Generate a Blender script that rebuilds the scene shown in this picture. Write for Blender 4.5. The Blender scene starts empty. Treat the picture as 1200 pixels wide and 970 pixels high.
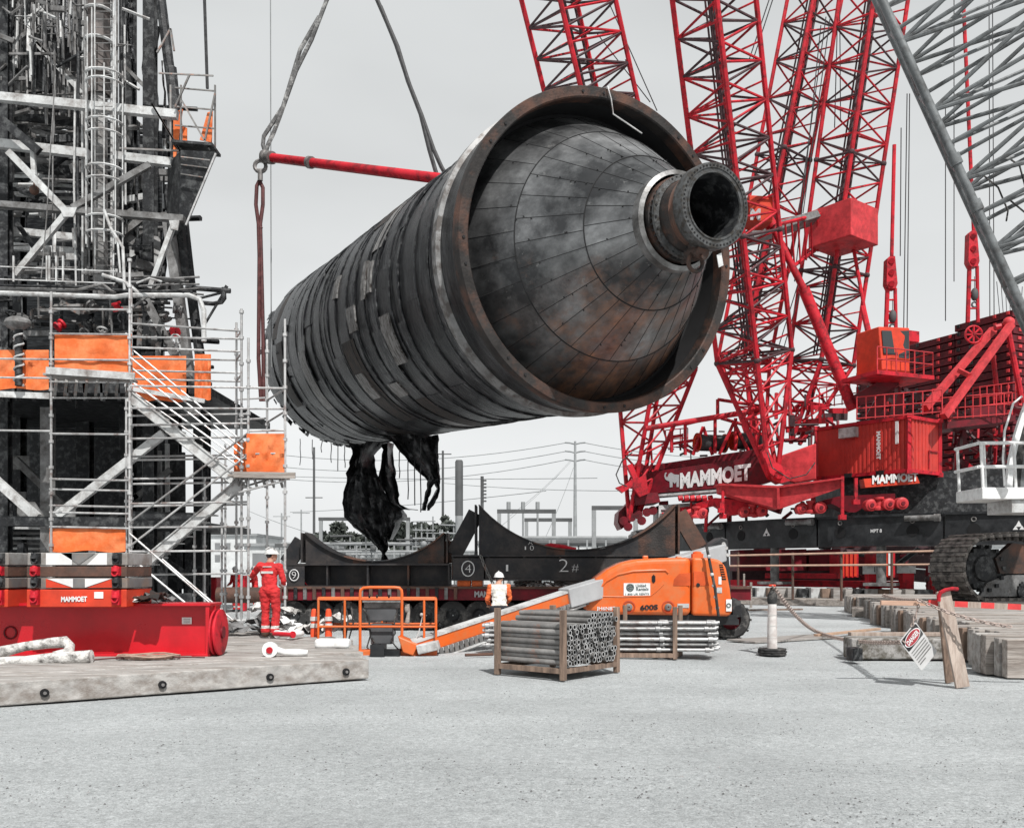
import bpy, math, random
from mathutils import Vector, Matrix, noise
V = Vector
rnd = random.Random(11)
sc = bpy.context.scene
COL = sc.collection
F = 1100.0; EYE = 1.75; HZ = 665.0
# ------------------------------------------------------------------ camera
cam_d = bpy.data.cameras.new("camera"); cam = bpy.data.objects.new("camera", cam_d); COL.objects.link(cam)
cam.location = (0, 0, EYE); cam.rotation_euler = (math.radians(90), 0, 0)
cam_d.sensor_width = 36; cam_d.lens = 36 * F / 1200.0; cam_d.shift_y = (HZ - 485) / 1200.0
cam_d.clip_start = 0.1; cam_d.clip_end = 5000
sc.camera = cam
# ------------------------------------------------------------------ sky, sun, exposure
SUN = V((0.27, -0.76, 1.0)).normalized()           # direction towards the sun
el = math.asin(SUN.z); az = math.atan2(SUN.x, SUN.y)
w = bpy.data.worlds.new("World"); sc.world = w; w.use_nodes = True
nt = w.node_tree; nt.nodes.clear()
def N(t, **k):
    n = nt.nodes.new(t)
    for a, b in k.items(): setattr(n, a, b)
    return n
sky = N('ShaderNodeTexSky', sky_type='NISHITA'); sky.sun_disc = False
sky.sun_elevation = el; sky.sun_rotation = az; sky.dust_density = 4; sky.air_density = 1
hs = N('ShaderNodeHueSaturation'); hs.inputs['Saturation'].default_value = 0.12; hs.inputs['Value'].default_value = 0.5
tc = N('ShaderNodeTexCoord'); sep = N('ShaderNodeSeparateXYZ')
rmp = N('ShaderNodeValToRGB')
e = rmp.color_ramp.elements
e[0].position = 0.0; e[0].color = (0.95, 0.965, 0.97, 1); e[1].position = 0.75; e[1].color = (0.585, 0.605, 0.61, 1)
e2 = rmp.color_ramp.elements.new(0.22); e2.color = (0.86, 0.88, 0.885, 1)
mp = N('ShaderNodeMapping'); mp.inputs['Scale'].default_value = (1.2, 1.2, 3.5)
cl = N('ShaderNodeTexNoise'); cl.inputs['Scale'].default_value = 1.6; cl.inputs['Detail'].default_value = 4
cr = N('ShaderNodeMapRange'); cr.inputs['From Min'].default_value = 0.3; cr.inputs['From Max'].default_value = 0.7
cr.inputs['To Min'].default_value = 9.2; cr.inputs['To Max'].default_value = 10.9
mul = N('ShaderNodeVectorMath', operation='SCALE')
mix = N('ShaderNodeMixRGB'); mix.inputs['Fac'].default_value = 0.9
bg = N('ShaderNodeBackground'); bg.inputs['Strength'].default_value = 0.1
out = N('ShaderNodeOutputWorld'); L = nt.links.new
L(tc.outputs['Generated'], sep.inputs[0]); L(sep.outputs['Z'], rmp.inputs[0]); L(tc.outputs['Generated'], mp.inputs[0])
L(mp.outputs[0], cl.inputs['Vector']); L(cl.outputs['Fac'], cr.inputs['Value']); L(rmp.outputs[0], mul.inputs[0]); L(cr.outputs[0], mul.inputs['Scale'])
L(sky.outputs[0], hs.inputs['Color']); L(hs.outputs[0], mix.inputs[1]); L(mul.outputs[0], mix.inputs[2])
L(mix.outputs[0], bg.inputs['Color']); L(bg.outputs[0], out.inputs['Surface'])
sl = bpy.data.lights.new("sun", 'SUN'); sl.energy = 4.9; sl.angle = math.radians(0.6); sl.color = (1, 0.975, 0.94)
so = bpy.data.objects.new("sun", sl); COL.objects.link(so); so.rotation_euler = SUN.to_track_quat('Z', 'Y').to_euler(); so.location = (10, -10, 60)
vs = sc.view_settings; vs.view_transform = 'Standard'; vs.look = 'None'; vs.exposure = 0.0; vs.gamma = 1.0; vs.use_curve_mapping = False
# ------------------------------------------------------------------ helpers
def P(px, py, d): return V(((px - 600) / F * d, d, EYE + (HZ - py) / F * d))
def G(px, py, z=0.0): return P(px, py, (EYE - z) * F / (py - HZ))
def lin(a, b, t): return a + (b - a) * t

def plan_depth(d, px):     # depth of a straight wall (seen in plan) at picture x
    ax, ay, bx, by = (d[0] - 600) / F * d[1], d[1], (d[2] - 600) / F * d[3], d[3]; k = (px - 600) / F
    t = (k * ay - ax) / ((bx - ax) - k * (by - ay)); return ay + t * (by - ay)

def pmat(name, col, rough=0.7, metal=0.0, var=0.3, scale=2.0, detail=6, col2=None, amt=0.5, s2=1.5, bump=0.0, bs=30.0,
         st=(1, 1, 1), st2=None, soft=0.12, rnd_v=0.0, spec=0.4):
    m = bpy.data.materials.new(name); m.use_nodes = True
    t = m.node_tree; nd = t.nodes; lk = t.links.new; b = nd['Principled BSDF']
    b.inputs['Metallic'].default_value = metal; b.inputs['Specular IOR Level'].default_value = spec
    c = nd.new('ShaderNodeTexCoord'); mp = nd.new('ShaderNodeMapping'); mp.inputs['Scale'].default_value = st
    lk(c.outputs['Object'], mp.inputs[0])
    n1 = nd.new('ShaderNodeTexNoise'); n1.inputs['Scale'].default_value = scale; n1.inputs['Detail'].default_value = detail; n1.inputs['Roughness'].default_value = 0.65
    lk(mp.outputs[0], n1.inputs['Vector'])
    r = nd.new('ShaderNodeValToRGB'); r.color_ramp.elements[0].position = 0.3; r.color_ramp.elements[1].position = 0.7
    r.color_ramp.elements[0].color = (*[max(0, x * (1 - var)) for x in col], 1); r.color_ramp.elements[1].color = (*[min(1, x * (1 + var)) for x in col], 1)
    lk(n1.outputs['Fac'], r.inputs[0]); cur = r.outputs[0]
    if col2:
        mp2 = nd.new('ShaderNodeMapping'); mp2.inputs['Scale'].default_value = st2 or st; mp2.inputs['Location'].default_value = (3.1, 7.7, 1.3)
        lk(c.outputs['Object'], mp2.inputs[0])
        n2 = nd.new('ShaderNodeTexNoise'); n2.inputs['Scale'].default_value = s2; n2.inputs['Detail'].default_value = 8; n2.inputs['Roughness'].default_value = 0.7
        lk(mp2.outputs[0], n2.inputs['Vector'])
        mr = nd.new('ShaderNodeMapRange'); th = 0.66 - 0.32 * amt
        mr.inputs['From Min'].default_value = th - soft / 2; mr.inputs['From Max'].default_value = th + soft / 2
        lk(n2.outputs['Fac'], mr.inputs['Value'])
        mx = nd.new('ShaderNodeMixRGB'); mx.inputs[2].default_value = (*col2, 1); lk(mr.outputs[0], mx.inputs[0]); lk(cur, mx.inputs[1]); cur = mx.outputs[0]
    if rnd_v:
        oi = nd.new('ShaderNodeObjectInfo'); mr2 = nd.new('ShaderNodeMapRange'); mr2.inputs['To Min'].default_value = 1 - rnd_v; mr2.inputs['To Max'].default_value = 1 + rnd_v
        lk(oi.outputs['Random'], mr2.inputs['Value']); h = nd.new('ShaderNodeHueSaturation'); lk(mr2.outputs[0], h.inputs['Value']); lk(cur, h.inputs['Color']); cur = h.outputs[0]
    lk(cur, b.inputs['Base Color'])
    rr = nd.new('ShaderNodeMapRange'); rr.inputs['To Min'].default_value = max(0.05, rough - 0.15); rr.inputs['To Max'].default_value = min(1, rough + 0.15)
    lk(n1.outputs['Fac'], rr.inputs['Value']); lk(rr.outputs[0], b.inputs['Roughness'])
    if bump:
        n3 = nd.new('ShaderNodeTexNoise'); n3.inputs['Scale'].default_value = bs; n3.inputs['Detail'].default_value = 5; lk(mp.outputs[0], n3.inputs['Vector'])
        bp = nd.new('ShaderNodeBump'); bp.inputs['Strength'].default_value = bump; bp.inputs['Distance'].default_value = 0.03; lk(n3.outputs['Fac'], bp.inputs['Height']); lk(bp.outputs[0], b.inputs['Normal'])
    return m

class MB:
    def __init__(s): s.v = []; s.f = []; s.m = []; s.s = []
    def add(s, vs, fs, mi=0, sm=False):
        o = len(s.v); s.v += [tuple(x) for x in vs]
        for f in fs: s.f.append(tuple(i + o for i in f)); s.m.append(mi); s.s.append(sm)
        return s
    def hexa(s, p, mi=0):   # 8 pts: bottom 0-3, top 4-7
        return s.add(p, [(0, 3, 2, 1), (4, 5, 6, 7), (0, 1, 5, 4), (1, 2, 6, 5), (2, 3, 7, 6), (3, 0, 4, 7)], mi)
    def box(s, c, sz, rz=0.0, mi=0, R=None):
        c = V(c); M = R or Matrix.Rotation(rz, 3, 'Z'); x, y, z = [a / 2 for a in sz]
        return s.hexa([c + M @ V(q) for q in [(-x, -y, -z), (x, -y, -z), (x, y, -z), (-x, y, -z), (-x, -y, z), (x, -y, z), (x, y, z), (-x, y, z)]], mi)
    def frame(s, p, q, up=None):
        d = (V(q) - V(p)); d = d.normalized() if d.length > 1e-9 else V((0, 0, 1))
        u = V(up) if up else (V((0, 0, 1)) if abs(d.z) < 0.95 else V((0, 1, 0)))
        a = d.cross(u).normalized(); b = a.cross(d).normalized(); return d, a, b
    def bar(s, p, q, w, h=None, mi=0, up=None):
        p = V(p); q = V(q); h = h or w; d, a, b = s.frame(p, q, up); a = a * w / 2; b = b * h / 2
        return s.hexa([p - a - b, p + a - b, p + a + b, p - a + b, q - a - b, q + a - b, q + a + b, q - a + b], mi)
    def ibar(s, p, q, w, h, t=0.03, mi=0, up=None):   # I section
        p = V(p); q = V(q); d, a, b = s.frame(p, q, up)
        s.bar(p + b * (h / 2 - t / 2), q + b * (h / 2 - t / 2), w, t, mi, b); s.bar(p - b * (h / 2 - t / 2), q - b * (h / 2 - t / 2), w, t, mi, b)
        s.bar(p, q, t, h - 2 * t, mi, b); return s
    def tube(s, p, q, r, n=6, r2=None, mi=0, cap=True):
        p = V(p); q = V(q); r2 = r if r2 is None else r2; d, a, b = s.frame(p, q)
        vs = []
        for c, rr in ((p, r), (q, r2)):
            for i in range(n):
                t = 2 * math.pi * i / n; vs.append(c + a * math.cos(t) * rr + b * math.sin(t) * rr)
        fs = [(i, (i + 1) % n, n + (i + 1) % n, n + i) for i in range(n)]
        s.add(vs, fs, mi, True)
        if cap: s.add(vs, [tuple(range(n))[::-1], tuple(range(n, 2 * n))], mi)
        return s
    def pipe(s, p, q, r, ri, n=10, mi=0, mi2=0, mi3=0):       # hollow tube, open ends
        p = V(p); q = V(q); d, a, b = s.frame(p, q); vs = []
        for c, rr in ((p, r), (q, r), (q, ri), (p, ri)):
            for i in range(n):
                t = 2 * math.pi * i / n; vs.append(c + a * math.cos(t) * rr + b * math.sin(t) * rr)
        for k in range(4):
            k2 = (k + 1) % 4; s.add([], [], 0)
        o = len(s.v); s.v += [tuple(x) for x in vs]
        for k in range(4):
            k2 = (k + 1) % 4
            for i in range(n):
                j = (i + 1) % n; s.f.append((o + k * n + i, o + k * n + j, o + k2 * n + j, o + k2 * n + i)); s.m.append(mi2 if k == 2 else mi3 if k in (1, 3) else mi); s.s.append(k in (0, 2))
        return s
    def path(s, pts, r, n=6, mi=0, radii=None, cap=True, closed=False):
        pts = [V(p) for p in pts]; m = len(pts); vs = []; prev = None
        for i, p in enumerate(pts):
            if closed: d = pts[(i + 1) % m] - pts[i - 1]
            else: d = pts[min(i + 1, m - 1)] - pts[max(i - 1, 0)]
            d.normalize()
            if prev is None: u = V((0, 0, 1)) if abs(d.z) < 0.9 else V((1, 0, 0)); a = d.cross(u).normalized()
            else:
                a = prev - d * prev.dot(d); a.normalize()
            b = d.cross(a); prev = a; rr = radii[i] if radii else r
            for k in range(n):
                t = 2 * math.pi * k / n; vs.append(p + a * math.cos(t) * rr + b * math.sin(t) * rr)
        fs = []; R = m if closed else m - 1
        for i in range(R):
            j = (i + 1) % m
            for k in range(n): fs.append((i * n + k, i * n + (k + 1) % n, j * n + (k + 1) % n, j * n + k))
        s.add(vs, fs, mi, True)
        if cap and not closed: s.add(vs[:n], [tuple(range(n))[::-1]], mi); s.add(vs[-n:], [tuple(range(n))], mi)
        return s
    def prism(s, pts, vec, mi=0):
        n = len(pts); vec = V(vec); vs = [V(p) for p in pts] + [V(p) + vec for p in pts]
        fs = [tuple(range(n)), tuple(range(n, 2 * n))[::-1]] + [(i, n + i, n + (i + 1) % n, (i + 1) % n) for i in range(n)]
        return s.add(vs, fs, mi)
    def pprism(s, px, d, th, mi=0):                    # outline in picture units at a real distance, th metres deep
        def dd(x): return d if not isinstance(d, tuple) else plan_depth(d, x)
        return s.prism([P(x, y, dd(x)) for x, y in px], (0, th, 0), mi)
    def lathe(s, prof, n=24, c=(0, 0, 0), ax=None, mi=0, sm=True, a0=0, a1=2 * math.pi):   # prof (r, t) along axis
        c = V(c); M = (V(ax).to_track_quat('Z', 'Y').to_matrix() if ax is not None else Matrix.Identity(3))
        full = abs(a1 - a0 - 2 * math.pi) < 1e-6; k = n if full else n + 1; vs = []
        for r, t in prof:
            for i in range(k):
                a = a0 + (a1 - a0) * i / n; vs.append(c + M @ V((r * math.cos(a), r * math.sin(a), t)))
        fs = []
        for j in range(len(prof) - 1):
            for i in range(n):
                i2 = (i + 1) % k; fs.append((j * k + i, j * k + i2, (j + 1) * k + i2, (j + 1) * k + i))
        return s.add(vs, fs, mi, sm)
    def ball(s, c, r, n=10, m=7, mi=0, R=None):
        c = V(c); r = (r, r, r) if not hasattr(r, '__len__') else r; vs = []; R = R or Matrix.Identity(3)
        for j in range(m + 1):
            ph = math.pi * j / m
            for i in range(n):
                a = 2 * math.pi * i / n; vs.append(c + R @ V((r[0] * math.sin(ph) * math.cos(a), r[1] * math.sin(ph) * math.sin(a), r[2] * math.cos(ph))))
        fs = [(j * n + i, (j + 1) * n + i, (j + 1) * n + (i + 1) % n, j * n + (i + 1) % n) for j in range(m) for i in range(n)]
        return s.add(vs, fs, mi, True)
    def torus(s, c, R, r, M=None, n=14, k=6, sx=1.0, mi=0):
        c = V(c); M = M or Matrix.Identity(3)
        return s.path([c + M @ V((R * sx * math.cos(2 * math.pi * i / n), R * math.sin(2 * math.pi * i / n), 0)) for i in range(n)], r, k, mi, closed=True)
    def sheet(s, rows, th=0.02, mi=0):                 # rows of equal length points, given thickness
        a = len(rows); b = len(rows[0]); vs = [V(p) for r in rows for p in r]
        fr = [(i * b + j, i * b + j + 1, (i + 1) * b + j + 1, (i + 1) * b + j) for i in range(a - 1) for j in range(b - 1)]
        o = a * b; vs2 = [p + V((0, th, 0)) for p in vs]
        fb = [tuple(x + o for x in f[::-1]) for f in fr]
        edge = [(0 * b + j) for j in range(b)] + [i * b + b - 1 for i in range(1, a)] + [(a - 1) * b + j for j in range(b - 2, -1, -1)] + [i * b for i in range(a - 2, 0, -1)]
        fe = [(edge[i], edge[i] + o, edge[(i + 1) % len(edge)] + o, edge[(i + 1) % len(edge)]) for i in range(len(edge))]
        s.add(vs + vs2, fr + fb, mi, True); s.add(vs + vs2, fe, mi); return s
    def mesh(s, name, mats, off=(0, 0, 0)):
        me = bpy.data.meshes.new(name); off = V(off)
        me.from_pydata([tuple(V(x) - off) for x in s.v], [], s.f)
        for m in (mats if isinstance(mats, (list, tuple)) else [mats]): me.materials.append(m)
        me.polygons.foreach_set('material_index', s.m); me.polygons.foreach_set('use_smooth', s.s); me.validate(); me.update()
        if any(s.s): me.set_sharp_from_angle(angle=math.radians(38))
        return me
    def build(s, name, mats, parent=None, label=None, local=False):
        r = parent
        while r is not None and r.parent is not None: r = r.parent
        off = V((0, 0, 0)) if (local or r is None) else r.location
        o = bpy.data.objects.new(name, s.mesh(name, mats, off)); COL.objects.link(o); o.parent = parent
        if label: o['label'] = label
        return o
    def solo(s, name, mats, label, cat, group=None, kind=None):
        xs = [v[0] for v in s.v]; ys = [v[1] for v in s.v]; zs = [v[2] for v in s.v]
        off = V(((min(xs) + max(xs)) / 2, (min(ys) + max(ys)) / 2, min(zs)))
        o = bpy.data.objects.new(name, s.mesh(name, mats, off)); COL.objects.link(o); o.location = off
        return tag(o, label, cat, group, kind)

def tag(o, label=None, cat=None, group=None, kind=None):
    if label: o['label'] = label
    if cat: o['category'] = cat
    if group: o['group'] = group
    if kind: o['kind'] = kind
    return o
def thing(name, label, cat, loc, group=None):
    o = bpy.data.objects.new(name, None); COL.objects.link(o); o.location = V(loc); o.empty_display_size = 0.3
    return tag(o, label, cat, group)
def dup(root, loc=None, rz=None, label=None, group=None):
    c = root.copy(); COL.objects.link(c)
    if loc is not None: c.location = V(loc)
    if rz is not None: c.rotation_euler = (0, 0, rz)
    if label: c['label'] = label
    if group: c['group'] = group
    def rec(a, b):
        for ch in list(a.children):
            d = ch.copy(); COL.objects.link(d); d.parent = b; rec(ch, d)
    rec(root, c); return c
def bev(o, w=0.02, seg=2):
    m = o.modifiers.new('bevel', 'BEVEL'); m.width = w; m.segments = seg; m.limit_method = 'ANGLE'; m.angle_limit = math.radians(40); return o
_txt = {}
TMPS = bpy.data.scenes.new('work')
def evaluated_mesh(o):             # text and remeshed bodies are evaluated in a small scratch scene
    TMPS.collection.objects.link(o); vl = TMPS.view_layers[0]; vl.update(); dg = vl.depsgraph; dg.update()
    me = bpy.data.meshes.new_from_object(o.evaluated_get(dg)); bpy.data.objects.remove(o); return me
def each(mbs, name, m, par, local=False):   # every piece a part of its own; pieces past the hundred largest become one mesh
    mbs = sorted(mbs, key=lambda q: -max((V(q.v[0]) - V(v)).length for v in q.v))
    for q in mbs[:100]: q.build(name, m, par, None, local)
    if len(mbs) > 100:
        r = MB()
        for q in mbs[100:]:
            o_ = len(r.v); r.v += q.v; r.f += [tuple(i + o_ for i in f) for f in q.f]; r.m += q.m; r.s += q.s
        o = r.build(name, m, par, None, local); o['kind'] = 'stuff'
def text(s, p0, p1, hv, mat, parent, name='lettering', ext=0.006, bold=0.02):
    if s not in _txt:
        cu = bpy.data.curves.new('txt', 'FONT'); cu.body = s; cu.size = 1; cu.offset = bold; cu.resolution_u = 3
        me = evaluated_mesh(bpy.data.objects.new('txt', cu))
        _txt[s] = ([v.co.copy() for v in me.vertices], [tuple(p.vertices) for p in me.polygons])
        bpy.data.meshes.remove(me)
    vs, fs = _txt[s]; xs = [v.x for v in vs]; ys = [v.y for v in vs]
    x0, x1, y0, y1 = min(xs), max(xs), min(ys), max(ys)
    p0 = V(p0); p1 = V(p1); hv = V(hv); n = (p1 - p0).cross(hv).normalized() * ext
    pts = [p0 + (p1 - p0) * ((v.x - x0) / (x1 - x0)) + hv * ((v.y - y0) / (y1 - y0)) + n for v in vs]
    mb = MB().add(pts, fs); return mb.build(name, mat, parent)
def chain(p, q, sag, mat, name, label, group=None, ll=0.055, r=0.008, parent=None):
    p = V(p); q = V(q); n = max(4, int((p - q).length * 1.03 / (ll * 0.92))); mb = MB()
    pts = [p.lerp(q, i / n) - V((0, 0, sag * 4 * (i / n) * (1 - i / n))) for i in range(n + 1)]
    for i in range(n):
        d, a, b = mb.frame(pts[i], pts[i + 1]); u = (a + b).normalized() if i % 2 else (a - b).normalized(); w_ = d.cross(u)
        M = Matrix((d, u, w_)).transposed(); mb.torus((pts[i] + pts[i + 1]) / 2, ll * 0.32, r, M, 8, 4, sx=1.75)
    return mb.build(name, mat, parent) if parent else mb.solo(name, mat, label, 'chain', group)
# ------------------------------------------------------------------ materials
gravel_m = pmat('gravel', (0.37, 0.39, 0.40), 0.95, 0, 0.22, 9, 10, (0.25, 0.265, 0.275), 0.32, 30, 0.9, 45, spec=0.15)
concrete_m = pmat('dusty concrete', (0.33, 0.34, 0.34), 0.9, 0, 0.25, 1.5, 8, (0.2, 0.2, 0.2), 0.3, 5, 0.3, 30)
soot = pmat('soot and shade black', (0.014, 0.015, 0.017), 0.6, 0.2, 0.7, 2.5, 8, (0.075, 0.078, 0.08), 0.35, 4, 0.3, 20)  # also the black that stands for shade in some recesses and gaps
char = pmat('charred cladding', (0.020, 0.021, 0.024), 0.36, 0.5, 0.8, 2.0, 9, (0.24, 0.245, 0.25), 0.22, 3, 0.45, 14, st=(.7, .7, 7))
char2 = pmat('scorched grey cladding', (0.052, 0.054, 0.057), 0.33, 0.6, 0.95, 1.6, 9, (0.015, 0.016, 0.018), 0.45, 2.4, 0.3, 14, st=(0.8, 0.8, 6))
char3 = pmat('bare silver cladding', (0.27, 0.265, 0.26), 0.45, 0.4, 0.4, 2.0, 9, (0.07, 0.06, 0.055), 0.4, 4, 0.2, 14, st=(1, 1, 4))
char4 = pmat('brown scorched cladding', (0.06, 0.045, 0.038), 0.6, 0.2, 0.6, 2.0, 9, (0.02, 0.02, 0.02), 0.5, 3, 0.3, 14, st=(1, 1, 5))
rag_m = pmat('burnt sheet', (0.03, 0.031, 0.033), 0.3, 0.5, 0.8, 5, 9, (0.12, 0.122, 0.125), 0.3, 4, 0.6, 16, soft=.2)
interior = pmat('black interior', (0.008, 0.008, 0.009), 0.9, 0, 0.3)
plate_a = pmat('grey plate', (0.23, 0.235, 0.24), 0.34, 0.75, 0.5, 1.6, 9, (0.065, 0.065, 0.067), 0.44, 0.55, 0.10, 10, st=(1.3, 1.3, .4), soft=.3)
plate_b = pmat('dark plate', (0.17, 0.172, 0.175), 0.36, 0.75, 0.5, 1.6, 9, (0.06, 0.06, 0.062), 0.42, 0.55, 0.10, 10, st=(1.3, 1.3, .4), soft=.25)
plate_c = pmat('rusty plate', (0.12, 0.115, 0.112), 0.42, 0.6, 0.6, 0.9, 9, (0.24, 0.12, 0.07), 0.40, 0.6, 0.15, 10, st=(1.3, 1.3, .4), soft=0.3)
plate_d = pmat('pale streaked plate', (0.30, 0.30, 0.30), 0.42, 0.6, 0.35, 1.5, 9, (0.075, 0.07, 0.066), 0.5, 1.8, 0.12, 10, soft=0.3)
rust = pmat('rusted ring', (0.030, 0.027, 0.026), 0.6, 0.3, 0.65, 1.6, 9, (0.13, 0.062, 0.042), 0.30, 0.8, 0.35, 18, soft=0.2)
rust2 = pmat('rust brown steel', (0.12, 0.062, 0.045), 0.8, 0.1, 0.45, 2.2, 9, (0.07, 0.05, 0.042), 0.45, 2.5, 0.25, 18, soft=0.25)
nozzle_m = pmat('flange steel', (0.10, 0.103, 0.105), 0.5, 0.5, 0.5, 5, 8, (0.05, 0.045, 0.04), 0.4, 6, 0.2, 20)
seam_m = pmat('dark seam', (0.015, 0.015, 0.016), 0.8)
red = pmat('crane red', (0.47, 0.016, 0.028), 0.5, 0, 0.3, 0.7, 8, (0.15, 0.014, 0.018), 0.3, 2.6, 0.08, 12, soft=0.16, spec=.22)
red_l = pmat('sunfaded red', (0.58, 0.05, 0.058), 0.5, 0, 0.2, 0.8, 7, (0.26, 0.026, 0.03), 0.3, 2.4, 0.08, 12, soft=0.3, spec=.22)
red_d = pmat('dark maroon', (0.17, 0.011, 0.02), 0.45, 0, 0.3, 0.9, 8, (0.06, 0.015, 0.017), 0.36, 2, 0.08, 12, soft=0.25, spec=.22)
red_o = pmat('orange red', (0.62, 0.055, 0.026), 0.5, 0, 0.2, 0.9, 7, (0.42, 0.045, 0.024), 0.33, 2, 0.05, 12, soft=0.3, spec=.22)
orange = pmat('machine orange', (0.68, 0.115, 0.016), 0.36, 0, 0.14, 1.2, 8, (0.52, 0.17, 0.065), 0.26, 3, 0.03, 20, soft=0.35)
net = pmat('orange netting', (0.66, 0.13, 0.028), 0.75, 0, 0.25, 1.2, 8, (0.80, 0.27, 0.11), 0.27, 1.6, 0.5, 7, soft=0.3)
galv = pmat('galvanised steel', (0.42, 0.42, 0.42), 0.42, 0.35, 0.35, 3, 8, (0.22, 0.18, 0.17), 0.25, 4, 0.1, 30, rnd_v=0.25)
galv_d = pmat('dull pipe', (0.20, 0.195, 0.19), 0.5, 0.3, 0.4, 4, 8, (0.30, 0.17, 0.13), 0.2, 5, 0.1, 30, rnd_v=0.3)
ltsteel = pmat('pale painted steel', (0.50, 0.51, 0.51), 0.6, 0, 0.25, 1.4, 8, (0.17, 0.15, 0.14), 0.25, 3, 0.15, 20, soft=0.25)
midsteel = pmat('grey steel', (0.21, 0.21, 0.21), 0.6, 0.1, 0.4, 1.5, 8, (0.06, 0.055, 0.052), 0.4, 3, 0.2, 20, soft=0.25)
crawl_m = pmat('grey crane paint', (0.155, 0.165, 0.17), 0.4, 0.1, 0.3, 1.5, 7, (0.07, 0.07, 0.07), 0.25, 4, soft=0.2)
white = pmat('white paint', (0.78, 0.79, 0.79), 0.5, 0, 0.08, 2, 6, (0.5, 0.5, 0.49), 0.2, 5, soft=0.3)
letter = pmat('lettering white', (0.66, 0.66, 0.66), 0.6, 0, 0.12, 3)
letter_g = pmat('lettering grey', (0.36, 0.36, 0.37), 0.6, 0, 0.12, 3)
black = pmat('black paint', (0.011, 0.012, 0.014), 0.45, 0.1, 0.4, 1.2, 8, (0.04, 0.042, 0.045), 0.3, 1.8, 0.08, 10, soft=0.3)
saddle_m = pmat('saddle steel', (0.013, 0.014, 0.017), 0.55, 0.1, 0.4, 1.0, 8, (0.06, 0.05, 0.046), 0.25, 1.6, 0.1, 12, soft=0.3)
rubber = pmat('tyre rubber', (0.028, 0.028, 0.028), 0.85, 0, 0.4, 6, 6, (0.11, 0.105, 0.10), 0.3, 5)
glass = pmat('dark glass', (0.02, 0.024, 0.027), 0.12, 0, 0.2, 1, spec=0.8)
wood = pmat('weathered timber', (0.33, 0.30, 0.275), 0.85, 0, 0.32, 2.2, 9, (0.13, 0.105, 0.09), 0.3, 2, 0.4, 20, st=(0.35, 5, 5), rnd_v=0.22, soft=0.25)
wood_g = pmat('grey timber', (0.36, 0.345, 0.33), 0.85, 0, 0.3, 2.2, 9, (0.15, 0.12, 0.10), 0.25, 1.6, 0.4, 20, st=(0.5, 4, 4), rnd_v=0.15, soft=0.3)
wood_b = pmat('brown timber', (0.27, 0.19, 0.145), 0.85, 0, 0.35, 2.2, 9, (0.10, 0.07, 0.055), 0.35, 3, 0.4, 20, st=(4, 4, 0.5), rnd_v=0.15, soft=0.3)
sling_m = pmat('dirty white sling', (0.62, 0.61, 0.59), 0.9, 0, 0.25, 5, 8, (0.09, 0.085, 0.08), 0.33, 6, 0.6, 30, soft=0.2)
rope_m = pmat('wire rope', (0.05, 0.05, 0.052), 0.6, 0.3, 0.5, 8)
rope_r = pmat('maroon rope', (0.10, 0.035, 0.035), 0.7, 0.1, 0.5, 8)
hook_m = pmat('dull shackle', (0.2, 0.19, 0.185), 0.5, 0.4, 0.4, 8)
chain_m = pmat('rusty chain', (0.36, 0.29, 0.26), 0.6, 0.3, 0.4, 15)
skin_m = pmat('skin', (0.45, 0.25, 0.18), 0.6, 0, 0.15, 8)
cover_m = pmat('red coverall', (0.56, 0.028, 0.03), 0.85, 0, 0.25, 5, 8, (0.33, 0.016, 0.02), 0.3, 4, 0.6, 9, soft=0.35)
vest_m = pmat('pale vest', (0.62, 0.61, 0.57), 0.85, 0, 0.2, 6, bump=0.5, bs=9)
sleeve_m = pmat('orange sleeve', (0.72, 0.15, 0.045), 0.85, 0, 0.2, 6, bump=0.5, bs=9)
dark_m = pmat('dark trousers', (0.03, 0.032, 0.04), 0.85, 0, 0.3, 6)
tape_m = pmat('reflective tape', (0.62, 0.62, 0.60), 0.4, 0.2, 0.2, 10)
fol_m = pmat('dusty foliage', (0.075, 0.085, 0.075), 0.8, 0, 0.5, 0.6, 6, (0.035, 0.042, 0.036), 0.4, 0.8)
bark_m = pmat('bark', (0.09, 0.08, 0.07), 0.9)
bld_m = pmat('pale cladding', (0.56, 0.575, 0.58), 0.7, 0, 0.12, 0.3, 6, (0.38, 0.39, 0.39), 0.25, 0.5, soft=0.3)
bld_d = pmat('grey opening', (0.17, 0.175, 0.18), 0.7, 0, 0.2, 0.5)
farsteel = pmat('far steel', (0.24, 0.25, 0.255), 0.7, 0, 0.25, 0.7)
fardark = pmat('far dark steel', (0.075, 0.078, 0.08), 0.7, 0, 0.3, 0.7)
redband = pmat('red stripe', (0.62, 0.05, 0.05), 0.6, 0, 0.2, 8)
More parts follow.
